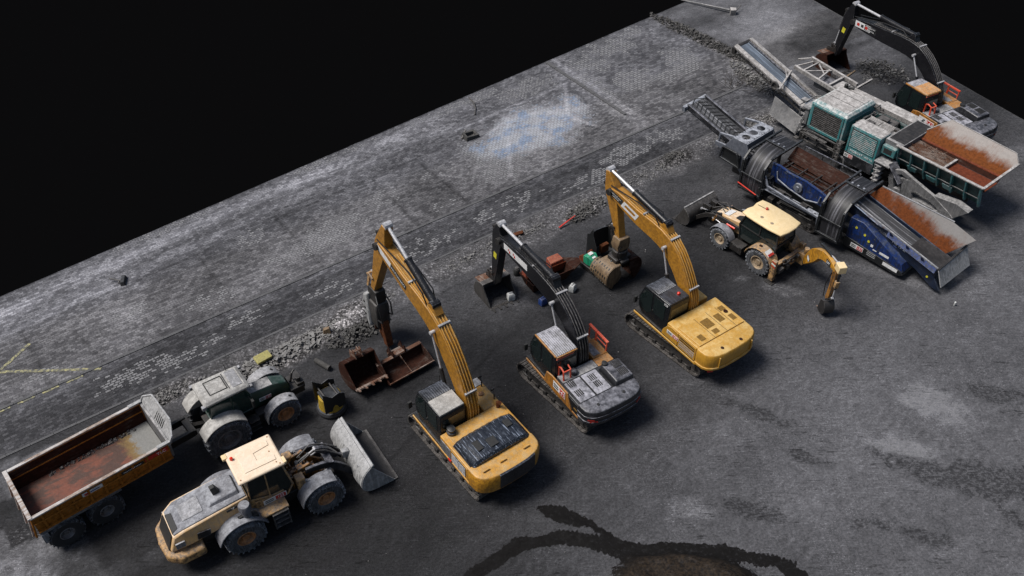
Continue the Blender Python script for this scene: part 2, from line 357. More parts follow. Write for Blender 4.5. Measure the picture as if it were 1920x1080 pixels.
def crawler(parent,x0,x1,yc,w,Rr=.42,pad=.17,mat='track'):
    """crawler track: a chain of shoes round idler and sprocket, roller frame inside"""
    m=MB(); L=x1-x0-2*Rr; per=2*L+2*math.pi*Rr; n=int(per/pad); zc=Rr+.05
    for k in range(n):
        s=per*k/n
        if s<L: px,pz,a=x0+Rr+s,zc+Rr-.03*math.sin(math.pi*s/L),0
        elif s<L+math.pi*Rr: t=(s-L)/Rr; px,pz,a=x1-Rr+math.sin(t)*Rr,zc+math.cos(t)*Rr,-t
        elif s<2*L+math.pi*Rr: px,pz,a=x1-Rr-(s-L-math.pi*Rr),zc-Rr,math.pi
        else: t=(s-2*L-math.pi*Rr)/Rr; px,pz,a=x0+Rr-math.sin(t)*Rr,zc-math.cos(t)*Rr,math.pi-t
        m.T=Matrix.Translation((px,yc,pz))@Matrix.Rotation(-a,4,'Y')
        hl=per/n*.46; m.box(-hl,hl,-w/2,w/2,-.02,.025); m.box(-hl*.95,-hl*.45,-w/2,w/2,.024,.055); m.box(-hl*.1,hl*.25,-w/2,w/2,.024,.046)
        m.box(-hl*1.05,hl*1.05,-.14,.14,-.09,-.022)
    t=m.build('crawler_track',mat,parent)
    f=MB(); f.box(x0+Rr*.8,x1-Rr*.9,yc-.13,yc+.13,zc-.22,zc+.2); f.build('track_frame','steel',t,.03)
    sp=MB(); sp.lathe([(Rr*.86,-.08),(Rr*.86,.08),(Rr*.3,.16),(Rr*.28,.24),(.05,.24)],(x0+Rr,yc,zc),(0,1,0),18).lathe([(Rr*.8,.0),(Rr*.3,-.2)],(x0+Rr,yc,zc),(0,1,0),18); sp.build('sprocket','steel',t)
    i=MB(); i.lathe([(Rr*.9,-.12),(Rr*.9,.12),(Rr*.72,.14),(Rr*.6,.08),(Rr*.25,.08),(Rr*.22,.2),(.03,.2)],(x1-Rr,yc,zc),(0,1,0),24); i.build('idler','steel',t)
    nr=7
    for k in range(nr):
        xx=x0+Rr*1.7+(x1-x0-3.4*Rr)*k/(nr-1)
        MB().lathe([(.03,-.2),(.11,-.2),(.11,.2),(.03,.2)],(xx,yc,.17),(0,1,0),12).build('roller','darksteel',t)
    return t
def clutter(parent,name,box,n,seed,mat,r=(.02,.05),blocks=0):
    """pipes, rods and small housings packed into a space of the machine"""
    rr=random.Random(seed); x0,x1,y0,y1,z0,z1=box; m=MB(); P=lambda: Vector((rr.uniform(x0,x1),rr.uniform(y0,y1),rr.uniform(z0,z1)))
    for _ in range(n):
        a=P(); ax=rr.choice([0,0,1,2]); b=a.copy(); b[ax]=[rr.uniform(x0,x1),rr.uniform(y0,y1),rr.uniform(z0,z1)][ax]; c=b.copy(); ax2=(ax+rr.choice([1,2]))%3; c[ax2]=[rr.uniform(x0,x1),rr.uniform(y0,y1),rr.uniform(z0,z1)][ax2]
        if (a-b).length<.08 or (b-c).length<.08: continue
        m.tube([a,b.lerp(a,.15),b.lerp(c,.15),c],rr.uniform(*r),6)
    for _ in range(blocks):
        a=P(); s=[rr.uniform(.06,.22) for _ in range(3)]; m.box(a.x-s[0],a.x+s[0],a.y-s[1],a.y+s[1],a.z-s[2]*.7,a.z+s[2]*.7)
    return m.build(name,mat,parent,.008)
def cyl(parent,name,p,q,r,frac=.55,rod='chrome',barrel='black',rr=.5,y=None):
    """hydraulic cylinder from p to q, rod end at q; a part with its rod as sub-part"""
    p=Vector(p);q=Vector(q); mth=p.lerp(q,frac)
    b=MB().tube([p,mth],r,12).tube([mth,mth+(q-p).normalized()*.06],r*1.15,12).tube([p-Vector((0,r*1.2,0)),p+Vector((0,r*1.2,0))],r*1.1,10).build(name,barrel,parent)
    MB().tube([mth,q],r*rr,10).tube([q-Vector((0,r*1.1,0)),q+Vector((0,r*1.1,0))],r*1.0,10).build('rod',rod,b)
    return b
# ------------------------------------------------------------------ excavators
def offset_pt(q,i,up):
    """point on the centreline pts (x,z,h) raised by `up` half-heights, normal to the arm"""
    a=q[max(0,i-1)];b=q[min(len(q)-1,i+1)]; d=Vector((b[0]-a[0],b[1]-a[1])).normalized()
    x,z,h=q[i]; return (x-d.y*(h+up),z+d.x*(h+up))
def arm_text_frame(p,q):
    """frame on the left side (+y) of an arm whose centreline runs p->q: reading direction runs q->p"""
    d=Vector((q[0]-p[0],0,q[1]-p[1])).normalized(); return d,Vector((-d.z,0,d.x))
def digging_bucket(mat,w=1.15,depth=1.0,teeth=5,edge='rustedge',name='bucket',parent=None,smooth_lip=False):
    """bucket in its own frame: pin at origin, opening towards -x side, curved back towards +x; returns the shell object"""
    prof=[(-.12,.02),(.22,.02),(.55,-.16),(.76,-.48),(.74,-.82),(.50,-1.06),(.12,-1.14),(-.30,-1.08),(-.58,-1.0)]
    prof=[(x*depth,z*depth) for x,z in prof]; q=crom(prof,3)
    g=[[(x,y,z) for y in np.linspace(-w/2,w/2,7)] for x,z in q]
    b=MB().sheet(g,.05)
    for s in (-1,1):
        y0=s*w/2; ring=[(x,z) for x,z in q]+[(-.52*depth,-.90*depth),(-.14*depth,-.18*depth)]
        n=len(ring); c=(.2*depth,-.55*depth)
        b.add([(x,y0-.022,z) for x,z in ring]+[(c[0],y0-.022,c[1])]+[(x,y0+.022,z) for x,z in ring]+[(c[0],y0+.022,c[1])],
              [(i,(i+1)%n,n) for i in range(n)]+[(i+n+1,2*n+1,(i+1)%n+n+1) for i in range(n)]+[(i,i+n+1,(i+1)%n+n+1,(i+1)%n) for i in range(n)])
    o=b.build(name,mat,parent)
    return o,prof
def bucket_extras(o,w,depth,teeth,edge,earh=.42):
    e=MB()
    for s in (-1,1): e.prism([(-.16*depth,.0),(-.20,earh*.8),(-.05,earh),(.12,earh*.55),(.34,earh*.75),(.46,earh*.45),(.5*depth,-.12)],s*.17-.02,s*.17+.02)
    e.tube([(-.08,-.2,earh*.66),(-.08,.2,earh*.66)],.05,8).tube([(.34,-.2,earh*.42),(.34,.2,earh*.42)],.05,8)
    e.build('hitch_ears',edge,o)
    lip=MB(); lip.box(-.66*depth,-.50*depth,-w/2-.03,w/2+.03,-1.05*depth,-.98*depth); lip.build('cutting_edge',edge,o,.01)
    for k in range(teeth):
        y=-w/2+.08+(w-.16)*k/max(1,teeth-1)
        MB().loft([[(-.56*depth,y-.055,-.95*depth),(-.56*depth,y+.055,-.95*depth),(-.56*depth,y+.055,-1.07*depth),(-.56*depth,y-.055,-1.07*depth)],
                   [(-.86*depth,y-.03,-.99*depth),(-.86*depth,y+.03,-.99*depth),(-.86*depth,y+.03,-1.02*depth),(-.86*depth,y-.03,-1.02*depth)]]).build('tooth',edge,o)

def excavator(name,label,loc,track_h,upper_h,style,boomp,stick,sw=.5,bh=(.26,.40,.52,.46,.34,.2),tx=(-2.35,2.4),tw=.6,gauge=2.4,tail=3.1,ky=1.0,group=None,roof=None):
    T_TAIL=tail; tail=2.75
    """style: 'A' yellow with dark hood, 'V' black and orange, 'C' all yellow. boomp: centreline (x,z) points in the upper's frame.
       stick: (rear end, tip) points. Root frame = upper's frame."""
    t=thing(name,label,'excavator',loc,upper_h,group)
    body={'A':'yellow','V':'orange','C':'yellow_clean'}[style]; boomc={'A':'yellow_boom','V':'blackboom','C':'yellow_boom'}[style]
    # undercarriage turned below the upper
    u=MB(); u.box(-1.15,1.15,-.85,.85,.42,.82); 
    for sx in (-1,1): u.bar((sx*.7,-gauge/2+.1,.5),(sx*.7,gauge/2-.1,.5),.35,.3)
    u.lathe([(.75,.82),(.75,1.02),(.62,1.02)],(0,0,0),(0,0,1),32)
    uc=u.build('undercarriage','darksteel',t,.03); uc.rotation_euler=(0,0,R(track_h-upper_h))
    for s in (1,-1):
        c=crawler(t,tx[0],tx[1],s*gauge/2,tw)
        c.rotation_euler=(0,0,R(track_h-upper_h))
    # platform
    pf=MB(); pf.prism([(-2.0,-1.42),(1.7,-1.42),(1.7,-.72),(.95,-.35),(.95,.12),(1.95,.12),(1.95,1.36),(-2.0,1.36)],1.02,1.24,'z')
    pf.build('platform','black' if style!='C' else 'darksteel',t,.02)
    tr=MB(); tr.box(-1.95,1.95,1.362,1.41,1.03,1.13); tr.build('side_trim',body if style!='A' else 'yellow',t,.01)
    # counterweight: rounded tail
    def ring(z,ins,xf=-1.95):
        pts=[]; W=1.46-ins; 
        for k in range(13):
            a=-math.pi/2+math.pi*k/12; yy=W*math.copysign(abs(math.sin(a))**.62,math.sin(a)); xx=-(tail-.62)-(.62-ins)*(abs(math.cos(a))**.8)
            pts.append((xx,yy,z))
        return [(xf,-W,z)]+pts+[(xf,W,z)]
    ztop=2.12 if style!='V' else 2.02
    cw=MB(); cw.loft([ring(1.02,.16),ring(1.14,.03),ring(1.5,0),ring(ztop-.14,.0),ring(ztop-.04,.05),ring(ztop,.16)])
    cwo=cw.build('counterweight',{'A':'yellow','V':'charcoal','C':'yellow_clean'}[style],t,.02)
    if style=='A':
        r_=[p for p in ring(0,-.02) if -1.05<p[1]<.80 and p[0]<-2.3]; ri_=[(x+.12,y) for x,y,_ in r_]; MB().prism([(x,y) for x,y,_ in r_]+ri_[::-1],1.26,ztop-.04,'z').build('tail_panel','roofblack',cwo,.02)
        for y in (-.85,.2,.95): MB().tube([(-2.35,y-.12,ztop-.01),(-2.35,y-.12,ztop+.07),(-2.35,y+.12,ztop+.07),(-2.35,y+.12,ztop-.01)],.03,8).build('lifting_eye','yellow',cwo)
    if style=='V':
        for z in (1.32,1.62):
            b=MB(); pr=ring(z,-.025); pr2=ring(z+.10,-.025); pr0=ring(z,.05); pr3=ring(z+.1,.05); b.loft([pr0,pr,pr2,pr3]); b.build('bumper_rib','charcoal',cwo,.01)
        for s in (1,-1):
            MB().loft([[(-2.55,s*1.12,1.50),(-2.42,s*1.32,1.50),(-2.42,s*1.32,1.56),(-2.55,s*1.12,1.56)],[(-2.66,s*1.13,1.50),(-2.50,s*1.36,1.50),(-2.50,s*1.36,1.56),(-2.66,s*1.13,1.56)]]).build('tail_lamp','labelred',cwo)
            MB().loft([[(-2.60,s*.98,1.40),(-2.48,s*1.26,1.40),(-2.48,s*1.26,1.45),(-2.60,s*.98,1.45)],[(-2.70,s*.99,1.40),(-2.56,s*1.30,1.40),(-2.56,s*1.30,1.45),(-2.70,s*.99,1.45)]]).build('tail_lamp','labelred',cwo)
        plate('warning_sticker',(-2.52,1.14,1.2),(.45,1,0),(0,0,1),.28,.10,'stickeryellow',cwo,.05)
        for y in (-.55,.75): MB().lathe([(.06,0),(.06,.05),(.03,.05)],(-2.35,y,ztop-.01),(0,0,1),12).build('lifting_point','ink',cwo)
    if style=='C':
        for y,x in ((.55,-2.45),(-.45,-2.52)): MB().lathe([(.07,0),(.07,.03),(.03,.03)],(x,y,ztop-.01),(0,0,1),14).build('lifting_point','rustdark',cwo)
        b=MB(); b.loft([ring(1.22,-.03),ring(1.34,-.03)]); b.build('bumper_rib','yellow_clean',cwo,.01)
        for s in (1,-1): MB().box(-2.74,-2.60,s*.92-.02,s*.92+.02,1.35,ztop-.16).build('rib','yellow_clean',cwo)
        plate('reflector',(-2.58,1.2,1.12),(.5,1,0),(0,0,1),.22,.06,'labelred',cwo,.05)
    # engine bay
    e=MB(); zt=2.02 if style=='A' else (2.10 if style=='C' else 1.88)
    e.box(-1.97,-.30 if style!='V' else -.35,-1.43,1.40,1.24,zt)
    eo=e.build('engine_bay',{'A':'yellow','V':'black','C':'yellow_clean'}[style],t,.05)
    # side doors behind the cab (left) and on the right
    if style=='A':
        d=MB(); d.box(-1.9,-.95,1.40,1.425,1.26,1.98); do=d.build('side_door','yellow',t,.01)
        MB().box(-1.80,-1.02,1.425,1.432,1.34,1.92).build('grille_back','ink',do)
        g=MB()
        for k in range(9): g.box(-1.79,-1.03,1.433,1.455,1.37+k*.06,1.40+k*.06)
        g.box(-1.43,-1.39,1.433,1.46,1.33,1.93); g.build('grille','dustgrey',do)
        MB().box(-.93,-.36,1.40,1.43,1.26,1.90).build('side_door','palegrey',t,.02)
        MB().box(-.95,-.80,1.36,1.45,1.14,1.25).build('rear_marker','redbright',t)
        h=MB(); n=9
        prof=[]
        for i in range(n*2+1):
            y=-1.30+2.55*i/(n*2); prof.append((y,2.40+(.035 if i%2 else 0)-.25*abs(y/1.3)**6))
        rings=[]
        for x,dz in ((-2.06,-.14),(-1.98,-.02),(-1.5,.0),(-1.02,-.02),(-.90,-.16)):
            rings.append([(x,-1.34,2.02)]+[(x,y,z+dz) for y,z in prof]+[(x,1.29,2.02)])
        h.loft(rings); ho=h.build('hood','blackhood',t,.02)
        for (x0,x1,y0,y1) in ((-1.75,-1.35,.55,.8),(-1.85,-1.5,-.05,.30),(-1.5,-1.2,-.95,-.7)): MB().box(x0,x1,y0,y1,2.38,2.46).build('hood_vent','ink',ho,.01)
        MB().box(-.88,-.34,-1.3,1.2,zt,zt+.05).build('service_deck','yellow',t,.01)
        tb=MB(); tb.box(-.3,1.45,-1.40,-.62,1.24,2.0).box(1.45,1.75,-1.40,-.75,1.24,1.6); to=tb.build('tank','yellow',t,.06)
        MB().lathe([(.11,0),(.11,.06),(.05,.10)],(.55,-1.0,2.0),(0,0,1),16).build('filler_cap','rimcopper',to)
        MB().box(1.0,1.42,-1.35,-.7,2.0,2.03).build('tank_step','dustgrey',to)
        for p in ((.9,-1.25,2.0),(.0,-1.28,2.0)):
            MB().tube([p,(p[0],p[1],p[2]+.35),(p[0]+.12,p[1],p[2]+.5)],.028,8).lathe([(.09,-.02),(.09,.02)],(p[0]+.12,p[1],p[2]+.5),(1,0,0.3),12).build('mirror','darksteel',t)
        MB().lathe([(.17,0),(.17,.12),(.13,.16),(.15,.2),(.15,.3),(.05,.34)],(-.45,1.0,zt+.05),(0,0,1),18).build('air_intake','black',t)
        MB().tube([(-.45,-1.15,zt),(-.45,-1.15,zt+.32),(-.55,-1.15,zt+.42)],.08,12).build('exhaust_pipe','rust',t)
    elif style=='V':
        # grey dusty hood, raised box on the right, tread plates
        h=MB(); h.box(-1.90,-.80,-.32,.44,zt,zt+.10); ho=h.build('hood','greyhood',t,.03); h=MB(); h.box(-1.90,-.80,.50,1.28,zt,zt+.09); h.build('hood','greyhood',t,.03)
        for (x0,y0) in ((-1.12,1.02),(-1.62,1.02),(-1.25,.06),(-1.62,.06)):
            for k in range(4): MB().box(x0,x0+.30,y0-.14+k*.085,y0-.095+k*.085,zt+.10,zt+.118).build('louvre','ink',ho)
        MB().box(-1.93,-.77,.48,.50,zt+.1,zt+.106).build('hood_seam','ink',ho)
        rb=MB(); rb.loft([[(-2.0,-1.40,zt),(-.85,-1.40,zt),(-.85,-.42,zt),(-2.0,-.42,zt)],[(-1.95,-1.36,zt+.38),(-1.0,-1.36,zt+.42),(-.98,-.50,zt+.42),(-1.95,-.50,zt+.38)]])
        ro=rb.build('filter_box','charcoal',t,.05)
        for j in (0,1):
            for k in range(6): MB().box(-1.80+j*.42,-1.46+j*.42,-1.25+k*.07,-1.215+k*.07,zt+.40,zt+.425+j*.012).build('louvre','ink',ro)
        MB().lathe([(.12,0),(.12,.12),(.05,.14)],(-1.0,-.62,zt+.40),(0,0,1),14).build('exhaust_pipe','ink',ro)
        MB().box(-.72,-.30,-.55,1.25,zt-.1,zt+.02).build('tread_plate','palegrey',t,.01); MB().box(-.72,-.30,-1.38,-.58,zt-.1,zt+.02).build('side_step','orange',t,.02)
        tb=MB(); tb.box(-.3,.75,-1.40,-.62,1.24,1.92).box(.75,1.2,-1.40,-.66,1.24,1.70).box(1.2,1.62,-1.38,-.75,1.24,1.5); to=tb.build('tank','orange',t,.05)
        MB().box(-.20,.55,-1.05,-.72,1.92,1.94).build('tread_plate','palegrey',to); MB().box(.8,1.15,-1.2,-.7,1.70,1.72).build('tread_plate','palegrey',to)
        r=MB()
        for x in (-.2,.55,.62,1.1): r.bar((x,-1.36,1.85 if x<.6 else 1.65),(x,-1.40,2.45),.05)
        r.bar((-.25,-1.40,2.45),(.57,-1.40,2.45),.11,.07); r.bar((.6,-1.40,2.45),(1.15,-1.40,2.45),.11,.07); r.bar((-.2,-1.38,2.15),(.55,-1.38,2.15),.04); r.build('handrail','red',t)
        r=MB(); r.tube([(-.62,1.15,1.85),(-.58,1.15,2.42),(-.40,1.15,2.50),(-.30,1.15,2.45),(-.28,1.15,1.9)],.04,8); r.tube([(-.62,.80,1.85),(-.58,.80,2.42),(-.40,.80,2.5)],.035,8).tube([(-.6,.80,2.40),(-.6,1.15,2.40)],.03,8); r.build('handrail','red',t)
        MB().lathe([(.17,0),(.17,.14),(.14,.2),(.05,.26)],(-.50,.55,zt),(0,0,1),18).build('air_intake','charcoal',t)
        # orange wedge panel along the side
        w=MB(); w.prism([(.42,1.16),(.22,1.86),(-.20,1.97),(-1.25,1.95),(-1.55,1.18),(-.55,1.10)],1.40,1.46,'y'); wo=w.build('side_panel','orange',t,.01)
        wl=MB().prism([(-1.58,1.20),(-1.30,1.84),(-1.93,1.84),(-1.93,1.20)],1.41,1.43,'y').build('side_door','black',t,.01)
        plate('stripe',(-1.80,1.44,1.5),(-1,0,0),(0,0,1),.22,.05,'gold',wl)
        fleet_label((-.74,1.46,1.62),(-1,0,0),(0,0,1),.80,'341',wo,.40)
        # ring guard on the swing centre
        g=MB(); n=20; g.tube([(.35+.42*math.cos(a),.0+.42*math.sin(a)*.9-.25,1.95) for a in [math.pi*2*k/n for k in range(n+1)]],.03,8,False); g.bar((.0,-.25,1.95),(.75,-.25,1.95),.04).bar((.35,-.6,1.95),(.35,.1,1.95),.04); g.build('hose_guard','steel',t)
    else:
        h=MB(); h.box(-1.93,-.75,-1.32,1.28,zt,zt+.055); ho=h.build('hood','yellow_clean',t,.02)
        for (x0,x1,y0,y1) in ((-1.45,-1.0,-.15,.30),(-1.45,-1.05,-.75,-.42),(-1.80,-1.58,-.05,.25),(-1.8,-1.5,.75,1.02),(-1.65,-1.35,-1.22,-.98),(-1.05,-.82,-1.22,-.92)):
            MB().box(x0,x1,y0,y1,zt+.055,zt+.063).build('grille','gold',ho)
        for y in (.38,-.32,-.86): MB().box(-1.92,-.76,y-.008,y+.008,zt+.056,zt+.061).build('hood_seam','ink',ho)
        MB().lathe([(.09,0),(.09,.05),(.05,.05)],(-1.15,-1.08,zt+.05),(0,0,1),14).build('exhaust_pipe','rustdark',ho)
        MB().box(-.74,-.32,-1.36,1.3,zt-.06,zt+.01).build('service_deck','yellow_clean',t,.01)
        # side doors with slats
        dd=MB().prism([(-.36,1.26),(-.95,1.26),(-.95,2.02),(-.60,2.06),(-.36,1.98),(-.10,1.55),(-.05,1.26)],1.40,1.43,'y').build('side_door','yellow_clean',t,.01)
        fleet_label((-.68,1.43,1.66),(-1,0,0),(0,0,1),.62,'153',dd,.2)
        d2=MB().box(-1.9,-.98,1.40,1.43,1.26,2.05).build('side_door','yellow_clean',t,.01)
        for k in range(5):
            MB().box(-1.84,-1.04,1.43,1.438,1.36+k*.13,1.42+k*.13).build('slat_opening','ink' if k>2 else 'dustgrey',d2)
        tb=MB(); tb.box(.1,.85,-1.40,-.62,1.24,1.80); to=tb.build('tank','yellow_clean',t,.06)
        MB().box(1.0,1.62,-1.38,-.70,1.24,1.62).build('tool_box','yellow_clean',t,.04)
        MB().tube([(-.25,-.35,1.85),(.35,-.40,1.85)],.05,8).build('hydraulic_pipe','yellow_clean',t)
        MB().tube([(-.25,-.15,1.75),(.3,-.15,1.75)],.04,8).build('hydraulic_pipe','darksteel',t)
    # machinery well between cab and tank
    w=MB(); rr=random.Random(3); w.box(-.30,.95,-.60,.16,1.24,1.42)
    w.build('swing_motor','darksteel',t,.02)
    for k in range(6):
        y=-.55+.11*k; w=MB(); w.tube([(-.28,y,1.6),(0,y+.03,1.75+.04*(k%3)),(.35,y,1.65),(.5,y*.5,1.45)],.028,6); w.build('hose','hose',t)
    MB().lathe([(.22,1.42),(.22,1.75),(.1,1.8)],(-.02,-.32,0),(0,0,1),16).build('swing_motor','darksteel',t)
    clutter(t,'hydraulic_lines',(-.28,.9,-.56,.12,1.42,1.72),16,11,'darksteel',(.02,.04),5)
    # cab
    x0,x1,y0,y1=-.24,1.84,.18,1.30
    side=[(x0,1.22),(x1-.35,1.22),(x1-.02,1.55),(x1,2.15),(x1-.30,2.95),(x1-.45,3.02),(x0+.05,3.02),(x0,2.9)]
    cab=MB().prism(side,y0,y1,'y').build('cab','blackcab',t,.05)
    for s,yy in ((1,y1),(-1,y0)):
        a,b=(yy+.002,yy+.012) if s>0 else (yy-.012,yy-.002)
        MB().prism([(x1-.10,1.95),(x1-.10,2.18),(x1-.40,2.85),(.92,2.88),(.92,1.75),(1.2,1.55),(1.6,1.6)],a,b,'y').build('window','glass',cab)
        MB().box(.06,.80,a,b,1.85,2.86).build('window','glass',cab)
    MB().prism([(y0+.1,1.9),(y1-.1,1.9),(y1-.1,2.7),(y0+.1,2.7)],x0-.012,x0-.002,'x').build('rear_window','glass',cab)
    T=MB(); T.add([(x1+.006,y0+.08,1.65),(x1+.006,y1-.08,1.65),(x1+.006,y1-.08,2.14),(x1-.27,y1-.1,2.9),(x1-.27,y0+.1,2.9),(x1+.006,y0+.08,2.14)],[(0,1,2,5),(5,2,3,4)]); T.build('windscreen','glass',cab)
    MB().box(.78,.84,y1+.012,y1+.045,1.9,2.0).build('door_handle','ink',cab)
    MB().tube([(x1-.1,y1+.02,2.0),(x1-.08,y1+.2,2.1)],.02,6).box(x1-.14,x1-.04,y1+.18,y1+.34,1.95,2.3).build('mirror','ink',cab)
    # ribbed roof
    rm={'A':'roofblack','V':'greyhood','C':'roofblack'}[style]
    n=11; prof=[]
    for i in range(2*n+1): prof.append((y0+.05+(y1-y0-.10)*i/(2*n),3.07+(.03 if i%2 else .0)))
    rings=[[(x,y0+.03,3.0)]+[(x,y,z+dz) for y,z in prof]+[(x,y1-.03,3.0)] for x,dz in ((x0+.03,-.02),(x0+.10,.0),(.9,.02),(x1-.55,.0),(x1-.38,-.09))]
    if style=='A':
        rings2=[r for r in rings]
        MB().loft([[(x,y0+.03,3.0)]+[(x,y,z+dz) for y,z in prof]+[(x,y1-.03,3.0)] for x,dz in ((.72,.02),(x1-.55,.0),(x1-.38,-.09))]).build('cab_roof',rm,cab)
        MB().box(x0+.03,.72,y0+.03,y1-.03,3.0,3.09).build('roof_hatch','roofgrey',cab,.02)
    elif style=='C':
        MB().loft([[(x,y0+.03,3.0)]+[(x,y,z+dz) for y,z in prof]+[(x,y1-.03,3.0)] for x,dz in ((.62,.01),(x1-.55,.0),(x1-.38,-.09))]).build('cab_roof',rm,cab)
        MB().box(x0+.03,.62,y0+.03,y1-.03,3.0,3.075).build('roof_hatch','roofblack',cab,.02)
        MB().lathe([(.07,0),(.07,.1),(.03,.13)],(.12,.55,3.075),(0,0,1),14).build('beacon','redbright',cab)
        text('cab_number','323',.17,(.02,y1+.014,2.88),(-1,0,0),(0,0,1),'inkwhite',cab)
    else:
        MB().loft(rings).build('cab_roof',rm,cab)
        if roof:
            MB().loft([[(x,y0+.0,3.0)]+[(x,y,z+dz+.012) for y,z in prof]+[(x,y1-.0,3.0)] for x,dz in ((x0+.0,-.02),(x0+.08,.0),(.78,.018))]).build('roof_panel',roof,cab)
        tr=MB(); tr.bar((x0+.02,y1-.01,3.04),(x1-.42,y1-.01,3.04),.07,.09); tr.bar((x0,y0+.05,3.0),(x0,y1-.02,3.0),.07,.09); tr.build('roof_trim','orange',cab,.02)
        MB().bar((x0-.03,y0+.25,2.93),(x0-.03,y1,2.93),.035).build('roof_rail','red',cab)
    if style!='C': MB().tube([(x1-.05,y0-.02,2.3),(x1-.1,y0-.02,3.0)],.015,6).build('aerial','ink',cab)
    # stretch the rear of the upper to the machine's real tail length and width
    kx=(T_TAIL-.3)/2.45
    def stretch(o):
        for ch in o.children:
            if ch.type=='MESH' and ch.name.split('.')[0] in ('crawler_track','undercarriage'): continue
            if ch.type=='MESH':
                for v in ch.data.vertices:
                    if v.co.x<-.3: v.co.x=-.3+(v.co.x+.3)*kx
                    v.co.y*=ky
            stretch(ch)
    stretch(t)
    # boom
    hs=bh; pts=[(x,z,h) for (x,z),h in zip(boomp,hs)]
    bw=.56; by=-.17
    bo=limb(MB(),pts,by-bw/2,by+bw/2).build('boom',boomc,t,.03)
    q=crom(pts,4)
    # steel pipes along the boom back
    for k in range(4):
        yy=by-.2+.13*k; MB().tube([(offset_pt(q,i,.045)[0],yy,offset_pt(q,i,.045)[1]) for i in range(1,len(q)-6)],.024,6).build('hydraulic_pipe','yellow' if style!='V' else 'steel',bo)
    for i in (4,8,11):
        if i<len(q):
            a=offset_pt(q,i,.05); MB().box(a[0]-.05,a[0]+.05,by-.28,by+.28,a[1]-.04,a[1]+.04).build('pipe_clamp','dustgrey',bo)
    # boom cylinders from the platform to the knee
    ki=q[len(q)//2-2]
    for s in (1,-1): cyl(t,'boom_cylinder',(.72,by+s*.42,1.35),(ki[0],by+s*.42,ki[1]-.05),.085,.58,barrel=boomc if style=='V' else 'darksteel')
    MB().tube([(ki[0],by-.5,ki[1]-.05),(ki[0],by+.5,ki[1]-.05)],.08,10).build('boom_pin','dustgrey',bo)
    # stick
    P=boomp[-1]; S0,S1=stick; d=Vector((S1[0]-S0[0],S1[1]-S0[1])); L=d.length; dn=d.normalized()
    # body of the stick passes just outside the pivot; widened there
    f=max(.18,min(.45,((P[0]-S0[0])*dn.x+(P[1]-S0[1])*dn.y)/L))
    def sp(k,off=0): return (S0[0]+d.x*k-dn.y*off, S0[1]+d.y*k+dn.x*off)
    sm=[(*sp(0),.13),(*sp(f*.55),.30),(*sp(f),.42),(*sp(f+.22),.34),(*sp(1),.16)]
    so=limb(MB(),sm,by-.21,by+.21,3).build('stick',boomc if style!='A' else 'yellow_boom',t,.03)
    MB().lathe([(.17,-.42),(.17,.42)],(P[0],by,P[1]),(0,1,0),16).build('pivot_boss','darksteel',so)
    if style=='A' or style=='C':
        pass
    # stick cylinder on the boom back
    a=offset_pt(q,len(q)//2-1,.30); tip=(S0[0],S0[1])
    cyl(t,'stick_cylinder',(a[0],by,a[1]),(tip[0],by,tip[1]),.165,.55,barrel='blackboom',rr=.45)
    for s_ in (-1,1): MB().tube([(a[0]+.3,by+s_*.2,a[1]-.25),(a[0]+(tip[0]-a[0])*.15,by+s_*.25,a[1]+(tip[1]-a[1])*.15+.06),(a[0]+(tip[0]-a[0])*.45,by+s_*.22,a[1]+(tip[1]-a[1])*.45-.12),(P[0],by+s_*.24,P[1]+.35)],.032,6).build('hose','hose',bo)
    MB().prism([(a[0]-.35,a[1]-.35),(a[0]+.35,a[1]-.2),(a[0]+.08,a[1]+.1),(a[0]-.08,a[1]+.1)],by-.2,by+.2,'y').build('cylinder_bracket',boomc,bo,.02)
    # bucket cylinder on the far side of the stick
    sgn=1
    c0=sp(f*.75,.48); c1=sp(.84,.42)
    cyl(t,'bucket_cylinder',(c0[0],by,c0[1]),(c1[0],by,c1[1]),.095,.55,barrel='darksteel')
    lk=MB()
    for s in (-1,1):
        lk.bar((sp(.84,.05)[0],by+s*.26,sp(.84,.05)[1]),(c1[0],by+s*.26,c1[1]),.05,.13)
        lk.bar((c1[0],by+s*.20,c1[1]),(sp(1.05,.38)[0],by+s*.20,sp(1.05,.38)[1]),.06,.14)
    lk.tube([(c1[0],by-.32,c1[1]),(c1[0],by+.32,c1[1])],.06,8)
    lk.build('linkage','darksteel' if style!='A' else 'cream_dirty',t)
    return t,dict(P=P,S1=S1,dn=dn,by=by,sp=sp,q=q,bo=bo,so=so,bw=bw)

def side_plate(name,q,i,off,w,h,mat,parent,by,bw,th=.008):
    """label plate on the boom's left cheek, centred at sample i, along the arm"""
    a=q[i-1];b=q[i+1]; d=Vector((b[0]-a[0],0,b[1]-a[1])).normalized(); u=Vector((-d.z,0,d.x))
    c=Vector((q[i][0],by+bw/2,q[i][1]))+d*off
    # seen from +y the arm runs to the left, so reading direction is -x-ish
    return plate(name,c,-d,u,w,h,mat,parent,th),c,-d,u

# --- yellow excavator with the breaker
t,k=excavator('tracked_excavator','yellow excavator with black ribbed hood and black tail panel, nearest of the tracked excavators',(-1.9,24.6),128,126,'A',
  [(-.05,1.75),(.30,3.2),(1.98,5.45),(4.57,6.33),(6.0,6.82),(6.38,6.93)],((5.73,8.35),(7.6,3.5)),bh=(.24,.42,.54,.44,.34,.2),tail=3.45,ky=1.10,tx=(-2.75,2.4),group='tracked excavators')
q,bo,by,bw=k['q'],k['bo'],k['by'],k['bw']
side_plate('white_label',q,15,.1,1.15,.30,'white',bo,by,bw)
p,c,r,u=side_plate('black_label',q,13,-.35,1.25,.32,'ink',bo,by,bw)
text('boom_lettering','############',.15,c+Vector((0,.012,0))+r*.03,r,u,'inkwhite',p)
